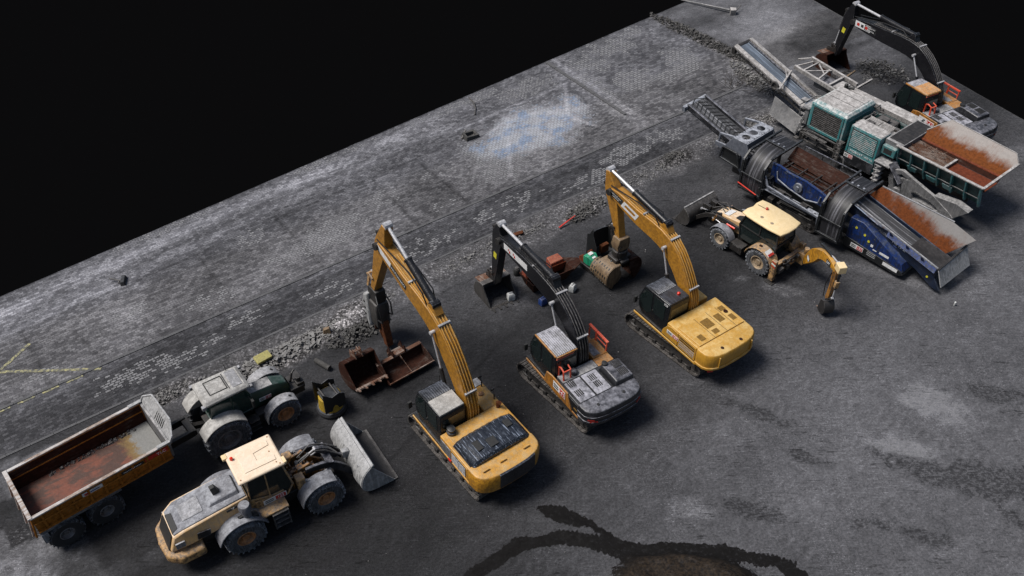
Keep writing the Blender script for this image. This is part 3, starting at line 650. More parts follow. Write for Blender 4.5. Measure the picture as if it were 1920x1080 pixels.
# coupler and breaker, part of the machine's working end; its own thing as it can be unpinned
k1=k
# --- black excavator with orange panels, middle
t,k=excavator('tracked_excavator','black excavator with orange side panel and red rails, between the two yellow excavators',(2.92,27.75),129,122,'V',
  [(.0,1.75),(.33,3.1),(1.83,4.13),(4.18,4.36),(5.7,4.32),(6.47,4.31)],((6.72,5.05),(7.27,.95)),bh=(.24,.38,.50,.44,.34,.2),tail=3.1,ky=1.04,group='tracked excavators')
k2=k; q,bo,by,bw=k['q'],k['bo'],k['by'],k['bw']
p,c,r,u=side_plate('white_label',q,14,0,2.0,.34,'white',bo,by,bw)
for dx in (.55,.12):
    pp=MB(); cc=c-r*dx+Vector((0,.010,0)); T=Matrix(((r.x,u.x,0,cc.x),(0,0,1,cc.y),(r.z,u.z,0,cc.z),(0,0,0,1)))
    MB(T).prism([(-.11,-.02),(.0,-.02),(.0,.13)],0,.006,'z').build('label_mark','labelred',p)
    MB(T).prism([(.0,-.12),(.11,-.12),(.11,.0),(.03,.03)],0,.006,'z').build('label_mark','labelred',p)
sd=Vector((k['dn'].x,0,k['dn'].y)); 
plate('yellow_sticker',(k['sp'](.5)[0],by+.213,k['sp'](.5)[1]),(-sd.z,0,sd.x),-sd,.26,.36,'stickeryellow',k['so'])
# --- all-yellow excavator
t,k=excavator('tracked_excavator','clean all-yellow excavator with black cab and red beacon, beside the backhoe loader',(8.25,31.05),130,125,'C',
  [(-.02,1.75),(.29,3.0),(1.77,4.62),(4.0,4.92),(5.3,5.15),(5.9,5.22)],((6.3,6.2),(5.15,2.75)),bh=(.24,.38,.50,.43,.34,.2),tail=3.3,ky=1.08,group='tracked excavators')
k3=k; q,bo,by,bw=k['q'],k['bo'],k['by'],k['bw']
p,c,r,u=side_plate('black_label',q,16,.15,1.0,.34,'ink',bo,by,bw)
text('boom_lettering','############',.10,c+Vector((0,.012,0))+u*.05,r,u,'inkwhite',p)
text('boom_lettering','##########',.08,c+Vector((0,.012,0))-u*.08,r,u,'inkwhite',p)
a=q[12];b=q[14]; d=Vector((b[0]-a[0],0,b[1]-a[1])).normalized(); r=-d; u=Vector((-d.z,0,d.x)); c=Vector((q[13][0],by+bw/2+.002,q[13][1]))
T=Matrix(((r.x,u.x,0,c.x),(0,0,1,c.y),(r.z,u.z,0,c.z),(0,0,0,1)))
fr=MB(T); O=[(-.62,-.2),(.48,-.2),(.62,.2),(-.48,.2)]; I=[(-.40,-.09),(.36,-.09),(.42,.09),(-.34,.09)]
for i in range(4):
    j=(i+1)%4; fr.prism([O[i],O[j],I[j],I[i]],0,.01,'z')
fr.build('white_label','white',bo)
# --- far black excavator
t,k=excavator('tracked_excavator','black and orange excavator with orange cab roof, furthest away behind the teal crusher',(26.2,49.25),126,118,'V',
  [(.2,1.75),(.61,2.95),(2.43,4.18),(5.19,4.12),(6.9,4.02),(7.75,3.98)],((8.15,5.0),(8.72,1.1)),bh=(.24,.38,.50,.44,.34,.2),tail=3.8,ky=1.15,group='tracked excavators',roof='orange')
k4=k; q,bo,by,bw=k['q'],k['bo'],k['by'],k['bw']
p,c,r,u=side_plate('white_label',q,16,0,1.35,.40,'white',bo,by,bw)
for dx,m in ((-.40,'labelred'),(-.05,'ink'),(.3,'labelred')): plate('label_mark',c+r*dx+Vector((0,.011,0)),r,u,.22,.18,m,p,.006)
p,c,r,u=side_plate('lettering_band',q,14,.1,1.0,.36,'black',bo,by,bw)
text('boom_lettering','############',.12,c+u*.09+Vector((0,.012,0)),r,u,'inkwhite',p); text('boom_lettering','##########',.12,c-u*.09+Vector((0,.012,0)),r,u,'inkwhite',p)
sd=Vector((k['dn'].x,0,k['dn'].y)); 
plate('yellow_sticker',(k['sp'](.5)[0],by+.213,k['sp'](.5)[1]),(-sd.z,0,sd.x),-sd,.26,.36,'stickeryellow',k['so'])

def place(o,k,base,upper_h,local,pitch,rz=0):
    """hang an attachment at a point of the machine's frame"""
    a=R(upper_h); x,y,z=local
    o.location=(base[0]+math.cos(a)*x-math.sin(a)*y, base[1]+math.sin(a)*x+math.cos(a)*y, z)
    o.rotation_euler=(0,R(pitch),R(upper_h+rz))
# buckets fitted to the two black excavators
for kk,base,uh,lab,pin in ((k2,(2.92,27.75),122,'worn digging bucket on the black excavator between the yellow ones',(7.27,.95)),(k4,(26.2,49.25),118,'rust-topped bucket on the far black excavator behind the crusher',(8.72,1.1))):
    bt=thing('digging_bucket',lab,'bucket',(0,0,0),0,'buckets fitted to excavators')
    T_=1.35
    sh,pr=digging_bucket('rustdark' if kk is k4 else 'steel',T_,1.0,name='bucket_shell',parent=bt)
    bucket_extras(sh,T_,1.0,5,'darksteel')
    MB().box(.1,.62,-T_/2,T_/2,.02,.05).build('top_plate','rustedge',sh,.01)
    place(bt,kk,base,uh,(pin[0]+.1,kk['by'],pin[1]+.1),8); bt.scale=(1.3 if kk is k4 else 1.16,)*3
# breaker on the first excavator
br=thing('hydraulic_breaker','dusty grey hydraulic breaker hanging under the high yellow boom','breaker',(0,0,0),0)
MB().prism([(-.35,.35),(.35,.35),(.45,-.1),(.30,-.45),(-.30,-.45),(-.42,-.1)],-.26,.26,'y').build('quick_coupler','darksteel',br,.04)
hb=MB(); hb.loft([[(x*s+.0,y*s2,z) for x,y in ((-.30,-.30),(.30,-.30),(.30,.30),(-.30,.30))] for z,s,s2 in ((-.45,1.15,1.1),(-.75,1.3,1.2),(-1.9,1.15,1.1),(-2.15,.8,.75))])
ho=hb.build('housing','steel',br,.06)
sp_=MB().prism([(.30,-.05),(.72,-.35),(.92,-1.0),(.80,-1.75),(.48,-2.35),(.30,-2.2)],-.34,.42,'y').build('side_shield','bucketgrey',br,.10)
for z in (-.75,-1.15,-1.55): MB().lathe([(.06,0),(.06,.04)],(.62,.42,z),(0,1,0),10).build('bolt','darksteel',sp_)
MB().tube([(0,0,-2.1),(0,0,-2.55),(0,0,-2.95)],[.13,.13,.05],12).build('chisel','rust',br)
MB().loft([[(-.45,-.2,-1.6),(-.12,-.2,-1.6),(-.12,.2,-1.6),(-.45,.2,-1.6)],[(-.75,-.16,-2.95),(-.38,-.16,-3.0),(-.38,.16,-3.0),(-.75,.16,-2.95)]]).build('jaw','rust',br,.03)
MB().loft([[(.30,-.16,-2.0),(.55,-.16,-2.0),(.55,.16,-2.0),(.30,.16,-2.0)],[(.42,-.10,-2.75),(.62,-.10,-2.75),(.62,.1,-2.75),(.42,.10,-2.75)]]).build('jaw','rustdark',br,.03)
MB().tube([(-.2,.2,.2),(-.65,.35,-.1),(-.85,.35,-.7),(-.8,.3,-1.2),(-.35,.3,-1.35)],.04,8).build('hose','hose',br)
MB().tube([(-.2,-.2,.2),(-.75,-.25,-.2),(-.9,-.2,-.8),(-.35,-.28,-1.2)],.04,8).build('hose','hose',br)
place(br,k1,(-1.9,24.6),126,(7.6,k1['by'],3.15),0)
def arcplate(mb,cx,cz,r,a0,a1,y0,y1,th=.05,n=10):
    """mudguard: part of a cylinder shell about the y axis"""
    g=[[(cx+math.cos(R(a0+(a1-a0)*i/n))*r,y,cz+math.sin(R(a0+(a1-a0)*i/n))*r) for y in (y0,(y0+y1)/2,y1)] for i in range(n+1)]
    return mb.sheet(g,th)
# ================================================================== dump trailer
t=thing('dump_trailer','orange dump trailer with a rusty empty tub and pale slotted headboard','trailer',(-17.25,21.65),40.5)
# local frame: +x forward (headboard), tub x -2.2..3.45, y centred
L0,L1,HW=-2.15,3.30,1.38
zb,zr=1.45,2.42
tb=MB()
th=.05
for s in (-1,1):
    tb.loft([[(L0,s*HW,zr),(L1,s*HW,zr),(L1,s*(HW-.12),zb),(L0,s*(HW-.12),zb)],[(L0,s*(HW-th),zr),(L1,s*(HW-th),zr),(L1,s*(HW-.12-th),zb),(L0,s*(HW-.12-th),zb)]])
side=tb.build('tub_side','tubside',t)
MB().box(L0,L1,-HW+.13,HW-.13,zb-.05,zb).build('tub_floor_beam','darksteel',t)
# floor sheet with patchy red rust
def tubfloor():
    m,nt,b=nodes('tub_floor'); n=N(nt); tc=n.new('ShaderNodeTexCoord').outputs['Object']
    br=n.new('ShaderNodeTexBrick'); n.put(br.inputs['Vector'],n.mapping(tc,(.5,.9,1),(0,0,0),(.3,.35,0))); br.inputs['Scale'].default_value=1; br.inputs['Mortar Size'].default_value=.12; br.inputs['Mortar Smooth'].default_value=.7
    br.inputs['Brick Width'].default_value=1.0; br.inputs['Row Height'].default_value=.62
    mid=n.noise(tc,5,7,.7); big=n.noise(tc,1.2,5,.6)
    pt=n.noise(n.mapping(tc,(.75,2.3,1)),1.25,3,.45,.3); f=n.math('MULTIPLY',n.ramp(pt,.44,.52),n.ramp(n.math('ADD',big,n.math('MULTIPLY',mid,.3)),.45,.75))
    red=n.mix(mid,(.085,.022,.011),(.20,.058,.030))
    c=n.mix(f,n.mix(mid,(.030,.016,.012),(.085,.035,.022)),red)
    s=n.new('ShaderNodeSeparateXYZ'); n.put(s.inputs[0],tc)
    # dried grey mud at the headboard end, ochre rim round it
    e=n.math('ADD',s.outputs[0],n.math('MULTIPLY',mid,1.1)); 
    c=n.mix(n.ramp(e,2.35,2.75),c,(.16,.10,.03)); c=n.mix(n.ramp(e,2.75,3.05),c,n.mix(n.noise(tc,12,6,.7),(.10,.10,.095),(.26,.26,.25)))
    nt.links.new(c,b.inputs['Base Color']); b.inputs['Roughness'].default_value=.6; nt.links.new(n.bump(mid,.5,.03),b.inputs['Normal'])
    return m
M['tubfloor']=tubfloor()
MB().box(L0+.04,L1-.04,-HW+.16,HW-.16,zb+.004,zb+.03).build('tub_floor','tubfloor',t)
MB().loft([[(L0+.02,HW-.20,zb+.03),(L1-.05,HW-.20,zb+.03),(L1-.05,HW-.055,zr-.05),(L0+.02,HW-.055,zr-.05)],[(L0+.02,HW-.22,zb+.03),(L1-.05,HW-.22,zb+.03),(L1-.05,HW-.065,zr-.05),(L0+.02,HW-.065,zr-.05)]]).build('side_lining','rustdark',t)
# dried load along the far foot
m=MB(); rr=random.Random(5)
for k in range(150):
    x=-.9+3.6*rr.random(); y=HW-.25-.16*rr.random(); r=.015+.055*rr.random()**2
    m.add([(x+dx*r*rr.uniform(.6,1.3),y+dy*r*rr.uniform(.6,1.3),zb+.03+max(0,dz)*r*1.5) for dx,dy,dz in ((-1,-1,0),(1,-1,0),(1,1,0),(-1,1,0),(-.4,-.5,.8),(.5,-.4,1),(.4,.5,.9),(-.5,.4,.7))],[(0,3,2,1),(4,5,6,7),(0,1,5,4),(1,2,6,5),(2,3,7,6),(3,0,4,7)])
o=m.build('dried_rubble','steel',t,smooth=False); o['kind']='stuff'
rl=MB()
for s in (-1,1): rl.box(L0-.03,L1,s*HW-.07,s*HW+.07,zr,zr+.07)
rl.build('top_rail','tubrail',t,.015)
rb=MB()
for k in range(9):
    x=L0+.35+(L1-L0-.7)*k/8
    for s in (-1,): rb.loft([[(x-.05,s*HW-.05,zr),(x+.05,s*HW-.05,zr),(x+.05,s*HW,zr),(x-.05,s*HW,zr)],[(x-.05,s*(HW-.08),zb),(x+.05,s*(HW-.08),zb),(x+.05,s*(HW-.04),zb),(x-.05,s*(HW-.04),zb)]])
for z in (zr-.42,zb+.02): rb.box(L0,L1,-HW-.03,-HW+.14,z,z+.06); rb.box(L0,L1,HW-.14,HW+.03,z,z+.06)
rb.build('side_rib','tubside',t,.01)
# tailgate leaning slightly, lower than the floor
tg=MB(); tg.loft([[(L0-.02,-HW,zr+.02),(L0-.02,HW,zr+.02),(L0+.05,HW,zr+.02),(L0+.05,-HW,zr+.02)],[(L0-.18,-HW+.08,zb-.25),(L0-.18,HW-.08,zb-.25),(L0-.11,HW-.08,zb-.25),(L0-.11,-HW+.08,zb-.25)]])
tgo=tg.build('tailgate','tubside',t,.01)
g=MB()
for k in range(4): y=-HW+.2+(2*HW-.4)*k/3; g.bar((L0-.06,y,zr-.1),(L0-.22,y,zb-.2),.08)
g.box(L0-.10,L0+.06,-HW-.05,HW+.05,zr+.02,zr+.10); g.build('tailgate_rib','tubrail',tgo,.01)
# headboard: pale, raised, with slots
hb=MB(); HH=zr+.62
prof=[(-HW+.08,zb),(-HW,zr),(HW,zr),(HW-.08,zb)]
hb.loft([[(L1,y,z) for y,z in prof],[(L1+.10,y*1.0,z+.02) for y,z in prof]])
hbo=hb.build('headboard','palegrey',t,.02)
q0=[(L1-.02,-HW,zr-.30),(L1-.02,HW,zr-.30)]
cp=MB(); cp.loft([[(L1+.02,-HW,zr-.15),(L1+.22,-HW+.02,zr+.22),(L1+.48,-.85,zr+.58),(L1+.48,.85,zr+.58),(L1+.22,HW-.02,zr+.22),(L1+.02,HW,zr-.15)],[(L1+.06,-HW,zr-.17),(L1+.26,-HW+.02,zr+.20),(L1+.52,-.85,zr+.56),(L1+.52,.85,zr+.56),(L1+.26,HW-.02,zr+.20),(L1+.06,HW,zr-.17)]]); cpo=cp.build('canopy','bucketgrey',t,.01)
bd=MB()
pr=[(L1+.02,-HW-.02,zr-.12),(L1+.24,-HW,zr+.24),(L1+.50,-.85,zr+.60),(L1+.50,.85,zr+.60),(L1+.24,HW,zr+.24),(L1+.02,HW+.02,zr-.12)]
for a,b in zip(pr,pr[1:]): bd.bar(a,b,.07,.10)
for s in (-1,1): bd.box(L1-.45,L1+.1,s*HW-.08,s*HW+.08,zr+.07,zr+.11)
bd.build('headboard_rim','bucketgrey',hbo,.01)
for k in range(6): MB().bar((L1+.15,.10-.13*k,zr+.07),(L1+.36,.10-.13*k,zr+.38),.04,.05).build('slot','ink',hbo)
# writing on the near side
Yn=-HW-.004
pl_=plate('red_panel',(2.75,-HW+.01,zr-.26),(1,0,0),(0,-.1,1),.95,.30,'labelred',t,.02)
text('panel_letters','TLC',.22,(2.95,-HW-.015,zr-.26),(1,0,0),(0,-.1,1),'inkwhite',pl_)
pl_=plate('black_panel',(1.75,-HW+.01,zr-.27),(1,0,0),(0,-.1,1),.9,.16,'ink',t,.02); text('panel_letters','############',.10,(1.75,-HW-.013,zr-.27),(1,0,0),(0,-.1,1),'inkwhite',pl_)
pl_=plate('white_panel',(.15,-HW+.01,zr-.27),(1,0,0),(0,-.1,1),.85,.22,'white',t,.02)
plate('red_mark',(-.12,-HW-.012,zr-.27),(1,0,0),(0,-.1,1),.16,.12,'labelred',pl_,.004); plate('blue_mark',(.22,-HW-.012,zr-.27),(1,0,0),(0,-.1,1),.36,.06,'plastic_blue',pl_,.004)
# chassis, wheels, mudguards
ch=MB()
for s in (-1,1): ch.box(-2.1,4.6,s*.45-.08,s*.45+.08,1.0,1.36)
ch.box(-2.0,3.2,-1.05,1.05,1.30,1.40); ch.bar((4.6,0,1.1),(5.4,0,.75),.22); ch.box(4.4,4.7,-.5,.5,1.0,1.3)
for x in (-1.35,.25): ch.tube([(x,-1.2,.68),(x,1.2,.68)],.10,10).box(x-.35,x+.35,-.6,.6,.6,1.0)
ch.build('chassis','darksteel',t,.02)
for s in (-1,1):
    for x in (-1.35,.25): wheel(t,x,s*1.18,.68,.68,.58,'tyre','rimgrey',s,.42,20,.05)
    mg=MB(); mg.box(-2.1,1.05,s*1.42-.08*s-.03,s*1.42-.08*s+.03,1.28,1.40); mg.build('mudguard','palegrey',t,.01)
    mg=MB(); mg.box(-2.15,-1.9,s*1.1-.3,s*1.1+.3,.75,1.30); mg.build('mud_flap','dustgrey',t,.01)
# ================================================================== wheel loader
t=thing('wheel_loader','dust-covered cream wheel loader with large grey bucket beside the orange trailer','wheel loader',(-9.55,21.5),33)
c_=MB(); c_.box(-3.9,-1.0,-.70,.70,.9,1.5).box(-3.2,-.2,-.55,.55,.65,1.15).box(.2,2.4,-.5,.5,.6,1.05).box(-.25,.3,-.25,.25,.7,1.0)
for x in (-1.75,1.62): c_.tube([(x,-1.0,.78),(x,1.0,.78)],.16,10).box(x-.3,x+.3,-.45,.45,.5,1.0)
c_.build('chassis','darksteel',t,.03)
for x,xs in ((-1.75,1),(1.62,1)):
    for s in (-1,1): wheel(t,x,s*1.12,.80,.80,.62,'tyredusty' ,'rimcopper',s,.46,22,.035)
# engine hood, sloping down to the tail; grey dusty panel framed in cream
hd=MB()
hd.loft([[(-4.38,-.78,1.30),(-4.38,.78,1.30),(-4.12,.70,1.95),(-4.12,-.70,1.95)],[(-3.6,-.92,1.42),(-3.6,.92,1.42),(-3.7,.80,2.20),(-3.7,-.80,2.20)],[(-1.15,-.88,1.55),(-1.15,.88,1.55),(-1.15,.78,2.45),(-1.15,-.78,2.45)]])
hdo=hd.build('hood','cream',t,.05)
MB().loft([[(-4.08,-.62,1.98),(-4.08,.62,1.98),(-4.06,.60,2.04),(-4.06,-.60,2.04)],[(-3.68,-.72,2.20),(-3.68,.72,2.20),(-3.68,.70,2.25),(-3.68,-.70,2.25)],[(-1.2,-.74,2.45),(-1.2,.74,2.45),(-1.2,.72,2.51),(-1.2,-.72,2.51)]]).build('hood_panel','fendergrey',hdo,.02)
MB().loft([[(-4.10,-.52,1.97),(-4.10,.45,1.97),(-4.08,.45,2.05),(-4.08,-.52,2.05)],[(-3.86,-.50,2.12),(-3.86,.30,2.12),(-3.86,.30,2.18),(-3.86,-.50,2.18)]]).build('torn_seal','ink',hdo,.01)
MB().loft([[(-3.60,-.40,2.22),(-3.60,.40,2.22),(-3.60,.38,2.285),(-3.60,-.38,2.285)],[(-2.80,-.42,2.30),(-2.80,.42,2.30),(-2.80,.40,2.37),(-2.80,-.40,2.37)]]).build('radiator_lid','dustgrey',hdo,.01)
MB().loft([[(-2.65,-.46,2.30),(-1.35,-.52,2.46),(-1.35,.52,2.46),(-2.65,.46,2.30)],[(-2.45,-.34,2.48),(-1.42,-.42,2.66),(-1.42,.42,2.66),(-2.45,.34,2.48)]]).build('engine_cover','fendergrey',hdo,.04)
MB().loft([[(-2.25,-.10,2.5),(-1.98,-.10,2.55),(-1.98,.16,2.55),(-2.25,.16,2.5)],[(-2.30,-.07,2.9),(-2.10,-.07,2.92),(-2.10,.12,2.92),(-2.30,.12,2.9)]]).build('exhaust_pipe','ink',hdo,.02)
MB().loft([[(-4.38,-.62,1.28),(-4.38,.62,1.28),(-4.13,.56,1.93),(-4.13,-.56,1.93)],[(-4.43,-.62,1.28),(-4.43,.62,1.28),(-4.18,.56,1.95),(-4.18,-.56,1.95)]]).build('rear_grille','ink',hdo)
for s in (-1,1):
    MB().prism([(-3.35,1.50),(-2.85,1.48),(-2.80,1.80),(-3.3,1.88)],s*.90,s*.915,'y').build('side_vent','charcoal',hdo)
    MB().box(-4.15,-3.8,s*.84-.03,s*.84+.03,1.45,1.75).build('tail_lamp','dustgrey',hdo)
plate('side_badge',(-1.85,-.865,2.26),(1,0,.1),(0,0,1),.42,.13,'ink',hdo,.01); text('side_badge_letter','V',.15,(-1.80,-.885,2.26),(1,0,.1),(0,0,1),'inkwhite',hdo)
cw=MB(); cw.loft([[(x,y,z) for x,y in ((-4.60,-.75),(-4.68,0),(-4.60,.75),(-4.15,1.15),(-3.2,1.15),(-3.2,-1.15),(-4.15,-1.15))] for z in (.75,1.22)])
cw.build('counterweight','cream_dirty',t,.10)
for s in (-1,1):
    # rear mudguards, broad and dusty
    f=MB(); arcplate(f,-1.75,.80,1.02,20,165,s*.78,s*1.42,.06,12); f.prism([(-1.75+1.0*math.cos(R(a)),.80+1.0*math.sin(R(a))) for a in range(20,166,12)],s*.86-.02,s*.86+.02,'y'); f.build('mudguard','fendergrey',t,.02)
    f=MB(); arcplate(f,1.62,.80,.98,55,175,s*.75,s*1.40,.06,10); f.build('mudguard','fendergrey',t,.02)
for s in (-1,1):
    st=MB()
    for z in (.5,.78,1.06,1.32): st.box(-.55,.05,s*1.25-.14,s*1.25+.14,z,z+.035)
    st.box(-.58,-.54,s*1.25-.14,s*1.25+.14,.45,1.35).box(.04,.08,s*1.25-.14,s*1.25+.14,.45,1.35)
    st.build('steps','steel',t)
MB().box(-1.0,.15,-1.30,1.30,1.36,1.45).build('platform','cream_dirty',t,.02)
# cab
cb=MB(); cb.prism([(-1.12,1.40),(.35,1.40),(.62,1.85),(.40,3.28),(-1.05,3.28),(-1.15,2.2)],-.72,.72,'y')
cbo=cb.build('cab','glass',t,.04)
fr=MB()
for s in (-1,1):
    y=s*.735
    for a,b in (((-1.10,2.1),(-1.03,3.25)),((-.35,1.5),(-.33,3.25)),((.60,1.85),(.38,3.25)),((.32,1.42),(.62,1.9))): fr.bar((a[0],y,a[1]),(b[0],y,b[1]),.09,.05)
    fr.prism([(-1.15,1.40),(.33,1.40),(.20,1.78),(-.3,1.80),(-1.15,2.10)],y-.03,y+.03,'y')
for s in (-1,1): fr.bar((.62,s*.68,1.85),(.40,s*.68,3.2),.07)
fr.build('cab_frame','cream_dirty',cbo,.01)
MB().prism([(-.98,1.45),(.28,1.45),(.15,1.70),(-.3,1.74),(-.98,1.88)],-.80,-.765,'y').build('door_panel','cream_dirty',cbo,.03)
fleet_label((-.20,-.80,1.60),(1,0,0),(0,0,1),.95,'123',cbo,.26)
rf=MB(); rf.loft([[(-1.35,-.86,3.28),(.55,-.86,3.28),(.55,.86,3.28),(-1.35,.86,3.28)],[(-1.32,-.84,3.40),(.50,-.84,3.40),(.50,.84,3.40),(-1.32,.84,3.40)]])
rfo=rf.build('cab_roof','roofcream',cbo,.05)
M['cream_roof2']=paint('bleached_roof',(.72,.56,.40),.5,.2,.6,pc=.85,dcol=(.78,.68,.56),gcol=(.6,.45,.3))
rfo.data.materials[0]=M['cream_roof2']
MB().prism([(-.95,-.5),(.30,-.5),(.30,-.25),(-.35,-.18),(-.35,.22),(.30,.30),(.30,.55),(-.95,.55)],3.405,3.43,'z').build('roof_panel','cream_roof2',rfo,.01)
for x,y in ((.25,-.62),(-.4,-.1),(.2,.0),(-.9,.1),(.35,-.75),(-1.2,-.7),(.4,.7)): MB().lathe([(.028,0),(.028,.02)],(x,y,3.40),(0,0,1),10).build('bolt','rimcopper',rfo)
MB().lathe([(.065,0),(.065,.11),(.03,.14)],(-1.15,.40,3.40),(0,0,1),14).build('beacon','redbright',rfo)
MB().box(-1.45,-1.25,.55,.80,3.30,3.42).box(.48,.60,-.82,-.5,3.30,3.42).build('roof_bracket','roofcream',rfo,.02)
# air filter canister and machinery on the near rear side
MB().lathe([(.14,1.5),(.17,1.6),(.17,2.1),(.24,2.15),(.24,2.42),(.20,2.48),(.05,2.5)],(-1.42,-1.08,0),(0,0,1),20).build('air_filter','fendergrey',t)
MB().tube([(-1.42,-1.08,1.9),(-1.7,-1.1,1.85),(-1.8,-.95,1.7)],.07,8).build('intake_pipe','hose',t)
# front frame, arms, tilt linkage
ff=MB(); ff.prism([(.55,1.0),(1.0,2.05),(1.5,2.15),(1.75,1.6),(2.3,1.0)],-.42,-.30,'y').prism([(.55,1.0),(1.0,2.05),(1.5,2.15),(1.75,1.6),(2.3,1.0)],.30,.42,'y').box(.9,1.4,-.42,.42,1.4,1.55)
ff.build('front_frame','yellow_dark',t,.02)
for s in (-1,1):
    MB().box(.75,1.12,s*.62-.2,s*.62+.2,1.35,1.95).build('work_lamp_bracket','cream_dirty',t,.04); MB().tube([(1.1,s*.78,1.75),(1.35,s*.88,1.7)],.06,10).build('work_lamp','dustgrey',t)
    a=MB(); limb(a,[(1.25,1.95,.12),(2.1,1.75,.17),(2.75,1.15,.16),(3.15,.45,.12)],s*.52-.06,s*.52+.06); a.build('lift_arm','charcoal',t,.015)
    cyl(t,'lift_cylinder',(1.0,s*.52,1.15),(2.2,s*.52,1.45),.07,.6)
a=MB(); limb(a,[(1.9,2.35,.08),(2.35,1.95,.16),(2.75,1.35,.10)],-.09,.09); a.box(2.15,2.45,-.58,.58,1.62,1.78); a.build('tilt_lever','charcoal',t,.015)
cyl(t,'tilt_cylinder',(1.1,0,1.95),(1.95,0,2.32),.08,.6)
MB().bar((2.75,0,1.35),(3.25,0,1.1),.12).build('tilt_link','charcoal',t,.01)
MB().tube([(1.2,-.15,2.1),(1.8,-.2,2.5),(2.3,-.2,2.2),(2.9,-.25,1.5)],.03,6).tube([(1.2,.15,2.1),(1.8,.2,2.45),(2.3,.2,2.15),(2.9,.25,1.5)],.03,6).build('hose','steel',t)
clutter(t,'hydraulic_lines',(.45,1.6,-.45,.45,1.05,1.95),22,5,'yellow_dark',(.02,.05),8)
clutter(t,'hydraulic_lines',(-1.6,-1.1,-1.3,-.8,1.35,1.85),10,6,'darksteel',(.02,.04),3)
clutter(t,'hydraulic_lines',(-.2,.6,-.7,.7,.8,1.35),12,7,'darksteel',(.03,.06),4)
# bucket: open forward, back faces the cab
bk=MB(); pf=crom([(4.55,.04),(4.0,.05),(3.45,.10),(3.15,.38),(3.12,.85),(3.32,1.28),(3.62,1.55)],3)
bk.sheet([[(x,y,z) for y in np.linspace(-1.5,1.5,9)] for x,z in pf],.06)
for s in (-1,1):
    pp=[(x,z) for x,z in pf]; n=len(pp); cx=(3.6,.7)
    bk.add([(x,s*1.5-.03,z) for x,z in pp]+[(cx[0],s*1.5-.03,cx[1])]+[(x,s*1.5+.03,z) for x,z in pp]+[(cx[0],s*1.5+.03,cx[1])],[(i,i+1,n) for i in range(n-1)]+[(n-1,0,n)]+[(i+n+1,2*n+1,i+n+2) for i in range(n-1)]+[(2*n,2*n+1,n+1)]+[(i,i+n+1,i+n+2,i+1) for i in range(n-1)]+[(n-1,2*n,n+1,0)])
bo_=bk.build('bucket','bucketgrey',t,0); MB().sheet([[(x+(.045 if z<1.5 else .03),y,z+.045) for y in np.linspace(-1.46,1.46,5)] for x,z in pf[:-2]],.02).build('bucket_dark_sheet','darksteel',bo_)  # thin dark sheet added inside the bucket to darken its interior
MB().loft([[(3.58,-1.5,1.50),(3.72,-1.5,1.62),(3.78,-1.5,1.54),(3.64,-1.5,1.42)],[(3.58,1.5,1.50),(3.72,1.5,1.62),(3.78,1.5,1.54),(3.64,1.5,1.42)]]).build('spill_guard','bucketgrey',bo_,.02)
MB().prism([(3.2,.9),(2.95,1.1),(2.98,1.45),(3.3,1.35)],-.12,.12,'y').build('bucket_ear','bucketgrey',bo_,.03)
r=MB(); 
for y in (-.95,-.3,.35,1.0): r.loft([[(3.10,y-.22,.35),(3.08,y,.35),(3.10,y+.22,.35)],[(3.06,y-.12,.75),(3.0,y,.75),(3.08,y+.24,.75)],[(3.32,y-.2,1.28),(3.26,y+.05,1.3),(3.33,y+.2,1.28)]])
r.build('caked_mud','bucketgrey',bo_)
MB().box(4.45,4.72,-1.52,1.52,.02,.06).build('cutting_edge','steel',bo_,.01)
# ================================================================== tractor
t=thing('farm_tractor','dark green tractor with dusty grey roof and fenders parked beside the rubble strip','tractor',(-11.75,25.75),36)
c_=MB(); c_.box(-1.6,2.1,-.28,.28,.65,1.15)
c_.tube([(-1.15,-.9,.92),(-1.15,.9,.92)],.14,10).tube([(1.45,-.8,.70),(1.45,.8,.70)],.11,10); c_.box(-1.7,-1.2,-.4,.4,.6,1.3); c_.box(2.1,2.75,-.45,.45,.75,1.15); c_.build('chassis','darksteel',t,.03)
for s in (-1,1):
    wheel(t,-1.15,s*1.0,.95,.95,.60,'tyredusty' if s<0 else 'tyre','rimgrey',s,.55,20,.06); wheel(t,1.45,s*.95,.70,.70,.50,'tyredusty','rimcopper',s,.55,18,.05)
    f=MB(); arcplate(f,-1.15,.95,1.12,35,150,s*.62,s*1.32,.05,10); f.prism([(-1.15+1.1*math.cos(R(a)),.95+1.1*math.sin(R(a))) for a in range(35,151,11)],s*.68-.02,s*.68+.02,'y'); fo=f.build('mudguard','roofgrey',t,.02)
    MB().prism([(-1.95,1.60),(-1.75,1.82),(-1.72,1.6),(-1.85,1.5)],s*1.0-.15,s*1.0+.15,'y').build('tail_lamp','ink',fo)
    f=MB(); arcplate(f,1.45,.70,.84,40,185,s*.70,s*1.22,.05,10); fo=f.build('mudguard','dustgrey',t,.02)
    MB().lathe([(.07,0),(.07,.03)],(1.85,s*.95,1.44),(.4,0,.9),12).build('marker_lamp','ink',fo)
    sp=MB()
    for z in (.45,.72,.98): sp.box(-.1,.35,s*.85-.18,s*.85+.18,z,z+.035)
    sp.box(.35,.9,s*.62-.2,s*.62+.2,.55,1.05); sp.build('steps','darksteel',t,.01)
hd=MB(); hd.loft([[(.28,-.42,1.1),(.28,.42,1.1),(.28,.42,1.78),(.28,.30,1.98),(.28,-.30,1.98),(.28,-.42,1.78)],[(1.5,-.38,1.05),(1.5,.38,1.05),(1.5,.38,1.66),(1.5,.28,1.86),(1.5,-.28,1.86),(1.5,-.38,1.66)],[(2.15,-.32,1.0),(2.15,.32,1.0),(2.12,.32,1.45),(2.05,.24,1.62),(2.05,-.24,1.62),(2.12,-.32,1.45)]])
ho=hd.build('hood','green',t,.03)
